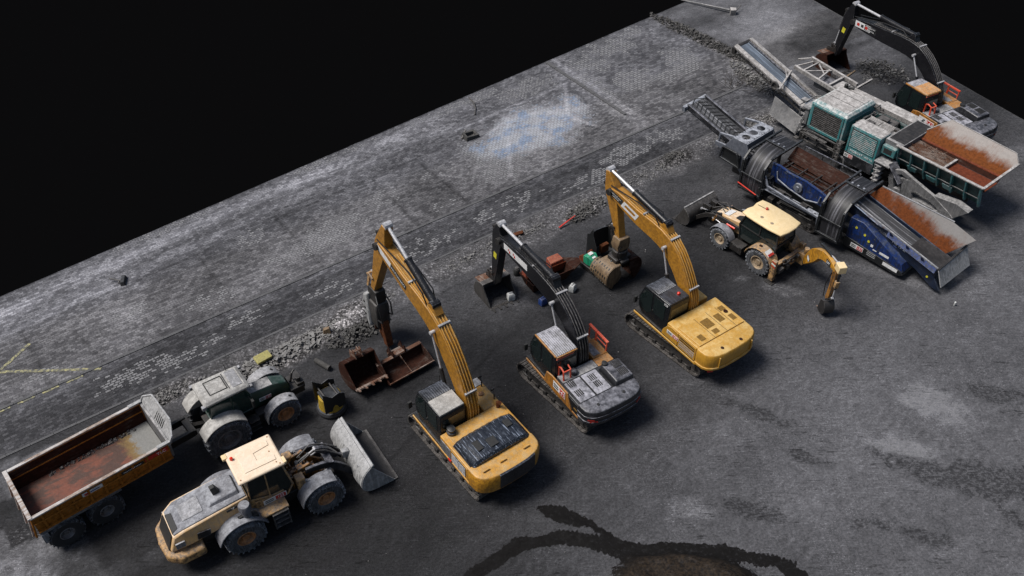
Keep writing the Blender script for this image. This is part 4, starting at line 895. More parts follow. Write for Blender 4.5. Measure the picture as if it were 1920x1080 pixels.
MB().loft([[(.30,-.30,1.985),(1.42,-.28,1.875),(1.42,.28,1.875),(.30,.30,1.985)],[(.30,-.29,2.0),(1.42,-.27,1.89),(1.42,.27,1.89),(.30,.29,2.0)]]).build('hood_panel','palegrey',ho)
MB().loft([[(2.16,-.28,1.05),(2.16,.28,1.05),(2.14,.26,1.5),(2.14,-.26,1.5)],[(2.2,-.26,1.05),(2.2,.26,1.05),(2.16,.24,1.5),(2.16,-.24,1.5)]]).build('radiator_grille','ink',ho)
fleet_label((.95,-.415,1.45),(1,0,-.04),(0,0,1),.55,'153',ho,.2)
MB().tube([(.20,-.52,1.2),(.20,-.52,2.3),(.12,-.52,2.42)],.06,10).build('exhaust_pipe','ink',t)
MB().tube([(2.3,0,1.2),(2.45,0,1.7),(2.6,.1,1.75)],.05,8).box(2.45,2.8,-.4,.4,.95,1.3).lathe([(.12,1.3),(.12,1.55)],(2.6,-.2,0),(0,0,1),12).build('front_hitch','darksteel',t,.02)
cb=MB(); cb.loft([[(-1.42,-.62,1.35),(.30,-.55,1.35),(.30,.55,1.35),(-1.42,.62,1.35)],[(-1.50,-.72,2.3),(.32,-.66,2.3),(.32,.66,2.3),(-1.50,.72,2.3)],[(-1.42,-.66,2.78),(.12,-.62,2.78),(.12,.62,2.78),(-1.42,.66,2.78)]])
co=cb.build('cab','glassgreen',t,.03)
fr=MB(); rg=lambda k,i:[[(-1.42,-.62,1.35),(.30,-.55,1.35),(.30,.55,1.35),(-1.42,.62,1.35)],[(-1.50,-.72,2.3),(.32,-.66,2.3),(.32,.66,2.3),(-1.50,.72,2.3)],[(-1.42,-.66,2.78),(.12,-.62,2.78),(.12,.62,2.78),(-1.42,.66,2.78)]][k][i]
for i in range(4):
    for k in (0,1): fr.bar(rg(k,i),rg(k+1,i),.07)
    fr.bar(rg(0,i),rg(0,(i+1)%4),.08)
for s in (-1,1): fr.bar((-.5,s*.6,1.35),(-.5,s*.705,2.3),.05); fr.bar((-.5,s*.705,2.3),(-.5,s*.65,2.78),.05)
fr.build('cab_frame','green',co,.01)
rf=MB(); rf.loft([[(-1.60,-.74,2.76),(.36,-.70,2.76),(.36,.70,2.76),(-1.60,.74,2.76)],[(-1.64,-.78,2.88),(.42,-.74,2.86),(.42,.74,2.86),(-1.64,.78,2.88)],[(-1.5,-.62,3.02),(.25,-.58,2.99),(.25,.58,2.99),(-1.5,.62,3.02)]])
ro=rf.build('cab_roof','roofgrey',co,.05)
h=MB()
for a,b in (((-1.2,-.38),(-.45,-.38)),((-.45,-.38),(-.45,.42)),((-.45,.42),(-1.2,.42)),((-1.2,.42),(-1.2,-.38))): h.bar((a[0],a[1],3.02),(b[0],b[1],3.02),.035,.03)
h.bar((-.38,-.45,3.01),(-.38,.5,3.01),.03); h.build('roof_hatch_seam','ink',ro)
MB().box(-.25,.18,-.5,.5,2.985,3.02).build('roof_vent','dustgrey',ro,.01)
MB().box(-1.72,-1.55,-.78,-.6,2.72,2.9).box(-1.72,-1.55,.6,.78,2.72,2.9).box(.40,.52,-.72,-.56,2.72,2.84).box(.40,.52,.56,.72,2.72,2.84).build('work_lamp','dustgrey',ro,.02)
MB().tube([(-.1,.62,2.98),(-.12,.62,3.35)],.015,6).build('aerial','ink',ro)
MB().tube([(.2,-.7,2.3),(.28,-.98,2.2)],.02,6).box(.2,.3,-1.12,-.95,1.95,2.35).build('mirror','ink',co)
# ================================================================== backhoe loader
t=thing('backhoe_loader','backhoe loader with smooth cream cab roof, front bucket and folded rear digging arm','backhoe loader',(12.45,37.95),129)
c_=MB(); c_.box(-2.8,2.2,-.4,.4,.55,1.0); c_.tube([(-1.9,-.9,.72),(-1.9,.9,.72)],.14,10).tube([(.75,-.8,.58),(.75,.8,.58)],.12,10); c_.build('chassis','darksteel',t,.03)
for s in (-1,1):
    wheel(t,-1.9,s*1.02,.72,.72,.46,'tyredusty','rimcream',s,.55,20,.05); wheel(t,.72,s*.98,.60,.60,.40,'tyredusty','rimcream',s,.55,18,.045)
    f=MB(); arcplate(f,-1.9,.72,.88,15,165,s*.60,s*1.28,.05,10); fo=f.build('mudguard','cream_dirty',t,.02)
    f=MB(); f.prism([(-1.9+.86*math.cos(R(a)),.72+.86*math.sin(R(a))) for a in range(15,166,15)],s*.64-.02,s*.64+.02,'y'); f.build('mudguard_side','cream_dirty',t)
    f=MB(); arcplate(f,.72,.60,.74,20,160,s*.72,s*1.18,.05,8); f.build('mudguard','fendergrey',t,.02)
    b_=MB(); b_.box(-.75,.0,s*.85-.25,s*.85+.25,.40,.85); b_.box(-.6,-.15,s*1.1,s*1.12,.45,.8); b_.build('tool_box','darksteel',t,.03)
fleet_label((-2.35,1.285,1.33),(-.85,0,-.45),(0,.3,1),.5,'153',fo,.3) if False else None
plate('fleet_label',(-2.32,.98,1.525),(0,-1,0),(.85,0,.45),.42,.34,'white',t,.03); plate('number_box',(-2.42,.98,1.47),(0,-1,0),(.85,0,.45),.38,.13,'labelred',t,.065)
plate('fender_lamp',(-1.75,.95,1.60),(1,0,0),(0,1,0),.16,.12,'rustdark',t,.05)
hd=MB(); hd.loft([[(-.05,-.5,1.0),(-.05,.5,1.0),(-.05,.48,1.78),(-.05,-.48,1.78)],[(1.75,-.42,.95),(1.75,.42,.95),(1.75,.40,1.45),(1.75,-.40,1.45)]]); ho=hd.build('hood','cream',t,.05)
MB().loft([[(.0,-.34,1.785),(.55,-.05,1.68),(.55,.25,1.68),(.0,.36,1.785)],[(.0,-.34,1.80),(.55,-.05,1.70),(.55,.25,1.70),(.0,.36,1.80)]]).build('hood_grille','ink',ho)
MB().loft([[(.95,-.30,1.615),(1.3,-.28,1.545),(1.3,.30,1.545),(.95,.32,1.615)],[(.95,-.30,1.63),(1.3,-.28,1.56),(1.3,.30,1.56),(.95,.32,1.63)]]).build('white_label','white',ho)
MB().box(.25,.75,.45,.62,1.22,1.45).build('battery_box','yellow_dark',t,.02); MB().tube([(.2,.66,1.38),(.75,.66,1.36)],.06,10).build('red_hose_reel','redbright',t)
MB().box(1.75,1.95,-.42,.42,.9,1.35).build('radiator_grille','darksteel',ho,.02)
cb=MB(); cb.loft([[(-2.35,-.62,1.0),(-.15,-.62,1.0),(-.15,.62,1.0),(-2.35,.62,1.0)],[(-2.50,-.72,1.9),(-.05,-.68,1.9),(-.05,.68,1.9),(-2.50,.72,1.9)],[(-2.35,-.66,2.72),(-.35,-.64,2.72),(-.35,.64,2.72),(-2.35,.66,2.72)]]); co=cb.build('cab','glass',t,.03)
fr=MB()
for s in (-1,1):
    for x0,x1 in ((-2.5,-2.35),(-1.35,-1.35),(-.05,-.35)): fr.bar((x0,s*.72,1.9),(x1,s*.665,2.72),.06)
    fr.bar((-2.5,s*.72,1.9),(-2.38,s*.64,1.0),.06); fr.bar((-.05,s*.69,1.9),(-.15,s*.64,1.0),.06); fr.bar((-2.5,s*.72,1.9),(-.05,s*.69,1.9),.05)
for a,b in (((-2.5,-.72,1.9),(-2.5,.72,1.9)),((-.05,-.69,1.9),(-.05,.69,1.9))): fr.bar(a,b,.05)
fr.build('cab_frame','ink',co)
n=14; out=[(-2.62,-.80),(-2.72,-.3),(-2.72,.3),(-2.62,.80),(-1.9,.90),(-1.0,.90),(-.5,.88),(-.12,.80),(-.08,.35),(-.16,.0),(-.08,-.35),(-.12,-.80),(-.5,-.88),(-1.0,-.90),(-1.9,-.90)]
rf=MB(); rf.loft([[(x,y,2.70) for x,y in out],[(x*1.0,y,2.78) for x,y in out],[(-1.4+(x+1.4)*.9,y*.88,2.85) for x,y in out]]); ro=rf.build('cab_roof','roofcream',co,.03)
for x,y in ((-1.75,.45),(-1.1,.45)): MB().lathe([(.09,0),(.09,.02)],(x,y,2.845),(0,0,1),14).build('roof_cap','rimcream',ro)
MB().lathe([(.07,0),(.07,.1),(.03,.13)],(-.85,-.25,2.85),(0,0,1),14).build('beacon','labelred',ro); MB().tube([(-.85,-.25,2.86),(-.3,-.2,2.86)],.015,6).build('beacon_cable','ink',ro)
# loader arms and bucket
for s in (-1,1):
    a=MB(); limb(a,[(-.1,1.5,.08),(1.2,1.45,.11),(2.1,1.15,.12),(2.9,.45,.10)],s*.62-.05,s*.62+.05); a.build('lift_arm','darksteel',t,.01)
    cyl(t,'lift_cylinder',(.3,s*.62,1.0),(1.7,s*.62,1.2),.055,.6); cyl(t,'tilt_cylinder',(1.4,s*.45,1.55),(2.7,s*.45,1.15),.05,.6)
    MB().bar((1.5,s*.62,1.5),(1.7,s*.62,1.0),.12).build('tilt_link','yellow_dark',t,.01)
MB().box(1.9,2.1,-.62,.62,1.1,1.22).build('cross_tube','darksteel',t,.02)
MB().tube([(1.2,-.2,1.5),(1.6,-.2,1.85),(2.0,-.3,1.6),(2.7,-.3,1.1)],.025,6).tube([(1.2,.2,1.5),(1.6,.2,1.8),(2.0,.3,1.55),(2.7,.3,1.1)],.025,6).build('hose','steel',t)
bk=MB(); pf=crom([(3.85,.05),(3.3,.06),(2.95,.22),(2.85,.6),(3.0,.95),(3.3,1.15)],3); bk.sheet([[(x,y,z) for y in np.linspace(-1.2,1.2,7)] for x,z in pf],.05)
for s in (-1,1):
    n=len(pf); cx=(3.25,.5); bk.add([(x,s*1.2-.025,z) for x,z in pf]+[(cx[0],s*1.2-.025,cx[1])]+[(x,s*1.2+.025,z) for x,z in pf]+[(cx[0],s*1.2+.025,cx[1])],[(i,i+1,n) for i in range(n-1)]+[(n-1,0,n)]+[(i+n+1,2*n+1,i+n+2) for i in range(n-1)]+[(2*n,2*n+1,n+1)]+[(i,i+n+1,i+n+2,i+1) for i in range(n-1)]+[(n-1,2*n,n+1,0)])
bo_=bk.build('bucket','steel',t)
MB().bar((3.3,-1.2,1.17),(3.3,1.2,1.17),.08,.05).build('bucket_rim','palegrey',bo_); MB().box(3.8,4.02,-1.22,1.22,.03,.06).build('cutting_edge','darksteel',bo_)
clutter(t,'hydraulic_lines',(1.0,2.6,-.5,.5,1.0,1.6),18,8,'darksteel',(.02,.04),5)
clutter(t,'hydraulic_lines',(-3.1,-2.7,-.9,1.0,.6,1.3),16,9,'steel',(.02,.04),5)
# rear frame, stabilisers
rfm=MB(); rfm.box(-2.95,-2.75,-1.1,1.1,.45,.62).box(-2.95,-2.75,-1.1,1.1,.98,1.12); rfm.build('rear_frame','cream_dirty',t,.02)
for s in (-1,1):
    MB().box(-3.0,-2.72,s*1.12-.1,s*1.12+.1,.18,1.45).build('stabiliser','cream_dirty',t,.02); MB().box(-3.1,-2.62,s*1.12-.2,s*1.12+.2,.0,.06).build('stabiliser_foot','darksteel',t,.01)
    for k in range(3): MB().bar((-3.0,s*1.23,1.35-k*.14),(-2.75,s*1.23,1.42-k*.14),.01,.06).build('warning_stripe','inkwhite' if k%2 else 'labelred',t)
kp=MB(); kp.box(-3.35,-2.95,-1.10,-.70,.45,1.15).lathe([(.14,.5),(.14,1.5)],(-3.3,-.9,0),(0,0,1),14); kp.build('king_post','cream_dirty',t,.03)
# digging arm: a frame of its own turned about the king post
arm=sub('digging_arm',t,(-3.3,-.9,0)); arm.rotation_euler=(0,0,R(-83.5-129))
b=MB(); limb(b,[(.15,.75,.16),(.85,1.75,.34),(1.45,2.35,.24),(2.3,2.75,.22),(3.25,2.85,.12)],-.15,.15,5); bo2=b.build('boom','yellow',arm,.02)
pl_=plate('side_label',(2.55,-.155,2.72),(1,0,.2),(0,0,1),.46,.26,'ink',bo2,.01) 
text('side_lettering','CAT',.17,(2.55,-.172,2.72),(1,0,.2),(0,0,1),'inkwhite',bo2)
plate('side_label',(.62,-.155,1.35),(.9,0,-.5),(0.5,0,.9),.30,.24,'ink',bo2,.01)
for k in range(3): plate('label_stripe',(.62,-.168,1.28+.07*k),(.9,0,-.4),(0,0,1),.26,.03,'inkwhite',bo2,.004)
b=MB(); limb(b,[(3.15,3.15,.10),(3.22,2.8,.2),(3.3,1.9,.17),(3.2,.95,.12)],-.13,.13,4); so2=b.build('stick','yellow_dark',arm,.02)
MB().box(3.25,3.7,-.2,.2,3.0,3.4).build('cylinder_guard','roofcream',so2,.03)
cyl(arm,'boom_cylinder',(.15,.0,1.2),(1.6,.0,2.55),.075,.6); cyl(arm,'stick_cylinder',(1.3,0,2.85),(3.1,0,3.2),.075,.6); cyl(arm,'bucket_cylinder',(3.55,0,2.75),(3.55,0,1.3),.06,.55)
MB().prism([(3.45,2.4),(3.65,2.4),(3.62,2.0),(3.48,2.0)],-.1,.1,'y').build('bracket','cream_dirty',so2,.01)
MB().bar((3.55,-.1,1.3),(3.2,-.1,.9),.08).bar((3.55,.1,1.3),(3.2,.1,.9),.08).build('linkage','darksteel',arm)
MB().tube([(3.1,.16,2.6),(2.9,.2,1.7),(3.0,.18,1.0)],.025,6).tube([(3.1,-.16,2.6),(2.92,-.2,1.7),(3.02,-.18,1.0)],.025,6).build('hose','hose',arm)
bk=MB(); pf=crom([(3.35,.95),(3.55,.75),(3.6,.4),(3.35,.14),(2.95,.12)],3); bk.sheet([[(x,y,z) for y in (-.25,0,.25)] for x,z in pf],.04)
for s in (-1,1): bk.prism([(x,z) for x,z in pf]+[(3.05,.8)],s*.25-.02,s*.25+.02,'y')
b3=bk.build('bucket','darksteel',arm)
for y in (-.2,0,.2): MB().bar((2.98,y,.12),(2.75,y,.08),.06,.04).build('tooth','rustedge',b3)
MB().bar((3.05,.3,.85),(2.75,.35,.9),.06).build('pin_lever','redbright',b3)
# ================================================================== blue mobile screener
t=thing('mobile_screener','blue and black mobile screener with two folded side belts and a rust-lined hopper','screener',(18.35,38.8),131.5)
for s in (1,-1): crawler(t,1.2,5.3,s*1.15,.42,.38,.17,'darksteel')
c_=MB()
for s in (-1,1): c_.box(-3.4,7.4,s*.75-.10,s*.75+.10,.75,1.1)
for x in (-3.0,-1.0,1.5,3.5,5.5,7.2): c_.box(x-.1,x+.1,-.75,.75,.8,1.05)
for x in (1.0,5.6): 
    for s in (-1,1): c_.box(x-.08,x+.08,s*.95-.08,s*.95+.08,1.0,2.5)
c_.build('chassis','darksteel',t,.01)
# head conveyor: chevron belt rising outwards
def slope(p0,p1,x): return p0[1]+(p1[1]-p0[1])*(x-p0[0])/(p1[0]-p0[0])
A0,A1=(6.4,2.05),(11.25,3.35)
hc=sub('head_conveyor',t)
MB().loft([[(A0[0],-.62,A0[1]),(A0[0],.62,A0[1]),(A0[0],.62,A0[1]+.05),(A0[0],-.62,A0[1]+.05)],[(A1[0],-.62,A1[1]),(A1[0],.62,A1[1]),(A1[0],.62,A1[1]+.05),(A1[0],-.62,A1[1]+.05)]]).build('belt','beltgrey',hc)
ch=MB()
for k in range(15):
    x=A0[0]+.35+k*.31; z=slope(A0,A1,x)+.06
    for s in (-1,1): 
        x2=x+.28; z2=slope(A0,A1,x2)+.06
        ch.bar((x2,0,z2),(x,s*.52,z),.05,.04)
ch.build('chevrons','ink',hc)
fr=MB()
for s in (-1,1): fr.bar((A0[0],s*.78,A0[1]+.02),(A1[0],s*.78,A1[1]+.02),.14,.26); fr.bar((A0[0],s*.68,A0[1]-.25),(A1[0],s*.68,A1[1]-.28),.08,.08)
for k in range(7): x=A0[0]+.5+k*.7; z=slope(A0,A1,x); fr.bar((x,-.8,z-.18),(x,.8,z-.18),.07)
fr.build('conveyor_frame','charcoal',hc,.01)
MB().lathe([(.17,-.95),(.17,.95)],(A1[0]+.02,0,A1[1]-.10),(0,1,0),18).box(A1[0]-.1,A1[0]+.1,.85,1.12,A1[1]-.25,A1[1]+.05).build('head_drum','silverblue',hc)
# arched plate with three round holes, straddling the conveyor
ar=MB()
def holed(x0,x1,y0,y1,z,th,holes,n=16):
    """flat plate with round holes, built as strips between holes"""
    cur=y0
    for (hy,r) in holes:
        ar.box(x0,x1,cur,hy-r*1.12,z,z+th)
        hx=(x0+x1)/2; q=r*1.12
        # ring between the circle and its square
        cir=[(hx+r*math.cos(2*math.pi*k/n),hy+r*math.sin(2*math.pi*k/n)) for k in range(n)]
        def sq(a):
            c,s_=math.cos(a),math.sin(a); m=max(abs(c)/((x1-x0)/2),abs(s_)/q); return (hx+c/m,hy+s_/m)
        o_=[sq(2*math.pi*k/n) for k in range(n)]
        # corners of the square included by snapping
        for k in range(n):
            j=(k+1)%n
            ar.prism([cir[k],o_[k],o_[j],cir[j]],z,z+th,'z')
        cur=hy+q
    ar.box(x0,x1,cur,y1,z,z+th)
holed(6.55,7.45,-1.15,1.15,3.18,.05,[(-.68,.24),(0,.24),(.68,.24)])
for s in (-1,1):
    ar.prism([(6.55,3.23),(7.45,3.23),(7.9,2.5),(8.6,2.45),(8.6,2.2),(7.5,2.0),(6.55,1.2),(6.3,1.2),(6.3,2.8)],s*1.2-.05,s*1.2+.05,'y')
    ar.bar((7.4,s*1.15,3.2),(8.4,s*1.15,3.0),.12); ar.bar((8.4,s*1.15,3.05),(8.45,s*1.15,2.3),.10)
ar.box(6.5,6.56,-1.2,1.2,2.6,3.2)
ar.build('arch_frame','silverblue',t,.02)
bx=MB(); 
for a,b in (((6.6,1.65),(8.0,1.75)),((8.0,1.75),(7.9,2.5)),((7.9,2.5),(6.9,2.5)),((6.9,2.5),(6.6,1.65))): bx.bar((a[0],1.45,a[1]),(b[0],1.45,b[1]),.10)
bx.box(6.7,7.9,1.30,1.40,1.7,2.45); bx.build('side_box','black',t,.02)
# folded side conveyors: belt runs over the top and down the near side
def side_belt(x0,x1,top,bot,yt=1.35):
    e=sub('side_conveyor',t)
    prof=crom([(-1.35,top-.05),(-.4,top+.08),(.55,top+.05),(1.25,top-.28),(yt+.28,top-.95),(yt+.36,top-1.6),(yt+.30,bot)],4)
    MB().sheet([[(x,y,z) for x in np.linspace(x0+.12,x1-.12,5)] for y,z in prof],.05).build('belt','belt',e)
    f=MB()
    for x in (x0,x1):
        f.bar((x,-1.5,top+.16),(x,1.35,top+.12),.10,.13); f.bar((x,1.35,top+.12),(x,yt+.45,top-.30),.11,.13); f.bar((x,yt+.45,top-.3),(x,yt+.42,bot),.13,.14); f.bar((x,yt+.22,top-.4),(x,yt+.15,bot),.07,.07)
    f.bar((x0,.0,top+.20),(x1,.0,top+.20),.13,.08); f.bar((x0,yt+.5,(top+bot)/2),(x1,yt+.5,(top+bot)/2),.07); f.bar((x0,yt+.45,bot+.1),(x1,yt+.45,bot+.1),.12)
    f.build('conveyor_frame','black',e,.01)
    MB().lathe([(.13,0),(.13,x1-x0+.2)],(x0-.1,yt+.25,bot),(1,0,0),14).build('drum','darksteel',e)
    for k in range(3): MB().lathe([(.06,0),(.06,.09)],(x0+.2+k*.35,.0,top+.24),(0,0,1),8).build('bolt','silverblue',e)
    return e
side_belt(4.75,6.15,3.0,.75); side_belt(-.35,.95,2.95,.65)
# screen box, blue near wall, open dark decks sloping
sb=MB(); sb.prism([(1.15,1.75),(4.75,1.75),(4.75,2.75),(4.3,2.82),(1.6,2.62),(1.15,2.45)],1.02,1.10,'y'); so=sb.build('screen_wall','blue',t,.02)
MB().prism([(1.15,1.75),(4.75,1.75),(4.75,2.95),(1.15,2.75)],-1.10,-1.02,'y').build('screen_wall','rustdark',t,.02)
MB().tube([(2.9,1.10,2.2),(2.9,1.22,2.2)],.26,20).tube([(2.9,1.2,2.2),(2.9,1.28,2.2)],.10,14).build('bearing_hub','silverblue',so)
MB().tube([(1.5,1.15,2.35),(1.55,1.2,1.95),(2.3,1.22,1.75),(3.4,1.22,1.9),(4.2,1.2,2.1),(4.35,1.15,2.5)],.04,8).build('grease_pipe','silverblue',so)
e=MB(); e.sheet([[(x,y,z+.05*math.sin(x*3)) for y in (.99,1.13)] for x,z in ((1.15,2.47),(1.6,2.64),(2.6,2.70),(3.6,2.78),(4.3,2.84),(4.75,2.77))],.05); e.build('torn_rubber_edge','blue',so)
dk=MB()
for k in range(6): z0=2.15+.03*k; dk.box(1.2+k*.58,1.76+k*.58,-1.0,1.0,z0,z0+.03)
dk.build('screen_deck','rustdark',t)
r=MB()
for k in range(5): r.box(1.2,4.7,-.9+.42*k,-.86+.42*k,2.36,2.40)
for k in range(4): r.box(1.6+k*.9,1.66+k*.9,-1.0,1.0,2.40,2.46)
r.build('deck_bars','darksteel',t)
MB().loft([[(1.15,-1.0,2.72),(4.75,-1.0,2.92),(4.75,-.35,2.42),(1.15,-.35,2.25)],[(1.15,-1.0,2.76),(4.75,-1.0,2.96),(4.75,-.32,2.45),(1.15,-.32,2.28)]]).build('inner_chute','rustdark',t)
wk=MB(); wk.box(.9,5.2,-1.75,-1.15,1.80,1.85)
for x in (1.0,2.2,3.4,4.6): wk.bar((x,-1.72,1.85),(x,-1.72,2.75),.045)
wk.bar((1.0,-1.72,2.75),(4.6,-1.72,2.75),.05).bar((1.0,-1.72,2.3),(4.6,-1.72,2.3),.04); wk.build('walkway','charcoal',t)
hl=MB()
for a,b in (((1.05,1.75,1.55),(4.4,1.75,1.75)),((4.4,1.75,1.75),(4.75,1.6,2.2)),((1.05,1.75,1.55),(1.0,1.75,1.1))): hl.bar(a,b,.09,.12)
hl.box(1.1,4.6,1.25,1.7,1.40,1.45); hl.build('maintenance_step','silverblue',t,.01)
MB().box(1.3,4.5,.90,1.0,1.12,1.72).build('discharge_chute','black',t,.02)
MB().tube([(6.2,1.9,1.15),(4.9,1.9,.95)],.035,8).build('red_stay','redplastic',t)
# power pack: blue tapering body under the hopper
pp=MB(); pp.prism([(-.45,2.15),(-.45,.65),(-3.6,.40),(-3.95,.55),(-3.75,.95),(-1.2,2.2)],-1.0,1.15,'y'); po=pp.build('power_pack','blue',t,.03)
bb=MB(); bb.prism([(-.42,.95),(-.42,.35),(-3.7,.25),(-4.0,.42),(-3.8,.62)],-1.02,1.19,'y'); bb.build('power_pack_skirt','black',po,.02)
fleet_label((-1.25,1.20,.62),(-1,0,-.03),(0,0,1),.75,'153',po,.26)
for x,z in ((-.9,1.72),(-1.75,1.30),(-1.45,1.55)): MB().lathe([(.07,0),(.07,.02)],(x,1.155,z),(0,1,0),12).build('warning_dot','stickeryellow',po)
for x,z,w,h,mm in ((-2.75,.98,.55,.13,'white'),(-3.25,.52,.85,.20,'white'),(-1.98,1.15,.14,.14,'white'),(-2.2,.97,.22,.05,'white'),(-2.1,.72,.5,.03,'dustgrey'),(-2.1,.62,.5,.03,'dustgrey'),(-2.1,.52,.5,.03,'dustgrey')):
    plate('sticker',(x,1.16 if z>.8 else 1.195,z),(-1,0,-.04),(0,0,1),w,h,mm,po,.01)
clutter(t,'hydraulic_lines',(1.0,4.7,1.15,1.6,.9,1.7),26,12,'darksteel',(.02,.05),8)
clutter(t,'hydraulic_lines',(1.0,4.8,-1.7,-1.1,1.85,2.6),14,13,'darksteel',(.02,.04),5)
clutter(t,'hydraulic_lines',(6.2,7.6,-1.1,1.2,1.4,2.6),18,14,'charcoal',(.03,.05),5)
clutter(t,'hydraulic_lines',(4.4,6.3,1.2,1.7,.9,2.4),14,15,'black',(.03,.05),4)
# feeder: inclined belt, lettered side panel, flared rusty wings
F0,F1=(.15,2.55),(-5.35,1.30)   # belt line
fz=lambda x: slope(F0,F1,x)
fe=sub('feed_hopper',t)
MB().loft([[(x,-.50,fz(x)),(x,.50,fz(x)),(x,.50,fz(x)+.04),(x,-.50,fz(x)+.04)] for x in (F0[0],F1[0])]).build('belt','beltgrey',fe)
pn=MB(); pn.loft([[(x,.60,fz(x)-.50),(x,.60,fz(x)+.16),(x,.70,fz(x)+.16),(x,.70,fz(x)-.50)] for x in (F0[0]-.1,F1[0])]); pno=pn.build('side_panel','bluedark',fe,.02)
pn=MB(); pn.loft([[(x,-.60,fz(x)-.50),(x,-.60,fz(x)+.16),(x,-.70,fz(x)+.16),(x,-.70,fz(x)-.50)] for x in (F0[0]-.1,F1[0])]); pn.build('side_panel','bluedark',fe,.02)
dr=Vector((F1[0]-F0[0],0,F1[1]-F0[1])).normalized(); upv=Vector((dr.z,0,-dr.x)) if dr.x>0 else Vector((-dr.z,0,dr.x))
upv=Vector((0,0,1))-dr*dr.z
text('panel_lettering','MOBISCREEN',.22,(-1.75,.705,fz(-1.75)-.16),dr,upv,'dustgrey',pno); text('panel_lettering','MS 12 Z',.24,(-3.15,.705,fz(-3.15)-.18),dr,upv,'inkwhite',pno,bold=.004)
for x in (-.75,-2.95): plate('sticker',(x,.70,fz(x)-.38),dr,upv,.2,.06,'plastic_blue',pno,.01)
rb=MB()
for x in (-2.6,-3.6,-4.5): rb.loft([[(x-.06,.70,fz(x)+.12),(x+.06,.70,fz(x)+.12),(x+.06,.70,fz(x)-.1),(x-.06,.70,fz(x)-.1)],[(x-.06,.98,fz(x)+.40),(x+.06,.98,fz(x)+.40),(x+.06,.92,fz(x)+.3),(x-.06,.92,fz(x)+.3)]])
rb.build('wing_rib','blue',pno)
def wing(name,pts,mat,th=.04):
    m=MB(); a=[Vector(p) for p in pts]; nn=(a[1]-a[0]).cross(a[2]-a[0]).normalized()*th/2
    return m.loft([[p-nn for p in a],[p+nn for p in a]]).build(name,mat,fe)
# gradient on local y: far wing is bare towards its rim
M['wingrust']=rusty('hopper_wing_rust',(.125,.034,.008),(.20,.19,.185),.34,.70,spots=.4,gradient=(1,-.75,-1.85))
wing('hopper_wing',[(-.25,-.66,fz(-.25)+.14),(-5.0,-.66,fz(-5.0)+.14),(-5.75,-1.95,fz(-5.35)+.85),(-4.4,-2.0,fz(-4.4)+.95),(-.55,-1.2,fz(-.55)+.62)],'wingrust')
MB().bar((-.55,-1.22,fz(-.55)+.65),(-4.4,-2.03,fz(-4.4)+.98),.07).build('wing_rim','dustgrey',fe)
M['wingnear']=rusty('near_wing',(.14,.065,.035),(.26,.31,.40),.40,.58)
wing('hopper_wing',[(-.2,.68,fz(-.2)+.14),(-2.35,.68,fz(-2.35)+.14),(-1.9,1.12,fz(-1.9)+.42),(-.5,1.15,fz(-.5)+.52)],'wingnear')
MB().bar((-.2,.66,fz(-.2)+.20),(-5.35,.66,fz(-5.35)+.20),.08,.06).build('wing_rim','dustgrey',fe)
wing('wing_extension',[(-2.4,.70,fz(-2.4)+.15),(-5.3,.70,fz(-5.3)+.15),(-5.3,.86,fz(-5.3)-.05),(-2.4,.86,fz(-2.4)-.05)],'blue')
# wet sediment in the foot of the trough
sd=MB(); rr=random.Random(9); sd.sheet([[(-3.6-.29*i,-.6+.2*j,fz(-3.6-.29*i)+.05+.05*rr.random()+.02*i) for j in range(7)] for i in range(7)],.03); sd.build('settled_gravel','darksteel',fe)
tgp=[(-5.38,.72,fz(-5.35)+.18),(-5.38,-.72,fz(-5.35)+.18),(-5.72,-1.9,fz(-5.35)+.50),(-6.15,-1.55,.62),(-6.0,.80,.62)]
wing('tail_plate',[(-5.42,.74,fz(-5.35)+.16),(-5.48,-1.9,fz(-5.35)+.30),(-5.98,-1.8,.72),(-5.85,.78,.62)],'bucketgrey')
MB().bar((-5.40,.74,fz(-5.35)+.2),(-5.45,-1.9,fz(-5.35)+.35),.10).build('tail_bar','darksteel',fe)
MB().prism([(-3.4,1.5),(-5.3,.95),(-5.8,.3),(-5.4,.25),(-4.3,.8),(-3.3,1.1)],.56,.68,'y').build('tail_support','bluedark',t,.02)
MB().lathe([(.06,0),(.06,.02)],(-5.0,.69,.75),(0,1,0),12).build('warning_dot','stickeryellow',t)
# ================================================================== teal crusher
t=thing('mobile_crusher','teal and pale grey mobile crusher with long blue-grey belt and rusty hopper','crusher',(22,46),129)
for s in (1,-1): crawler(t,-2.4,2.6,s*1.25,.45,.42,.18,'steel')
c_=MB()
for s in (-1,1): c_.box(-6.3,4.6,s*.8-.12,s*.8+.12,.95,1.4)
for x in (-5,-3,-1,1,3,4.4): c_.box(x-.1,x+.1,-.8,.8,1.0,1.3)
c_.box(-1.0,3.6,-1.3,1.6,1.35,1.5)
c_.build('chassis','darksteel',t,.01)
# main discharge belt
D0,D1=(3.4,1.35),(10.75,3.45); dz=lambda x: slope(D0,D1,x)
mc=sub('main_conveyor',t); yc=.38
MB().loft([[(x,yc-.50,dz(x)+.06),(x,yc-.28,dz(x)),(x,yc+.28,dz(x)),(x,yc+.50,dz(x)+.06),(x,yc+.50,dz(x)+.02),(x,yc-.5,dz(x)+.02)] for x in (D0[0],D1[0])]).build('belt','beltblue',mc)
f=MB()
for s in (-1,1):
    f.loft([[(x,yc+s*.55,dz(x)-.25),(x,yc+s*.60,dz(x)+.16),(x,yc+s*.90,dz(x)+.10),(x,yc+s*.90,dz(x)-.02),(x,yc+s*.68,dz(x)-.25)] for x in (4.8,9.9,10.75)])
f.build('side_rail','pale',mc,.01)
MB().bar((D0[0],yc-.38,dz(D0[0])+.10),(D1[0]-.2,yc-.38,dz(D1[0]-.2)+.10),.10,.06).build('rubber_skirt','charcoal',mc)
f=MB()
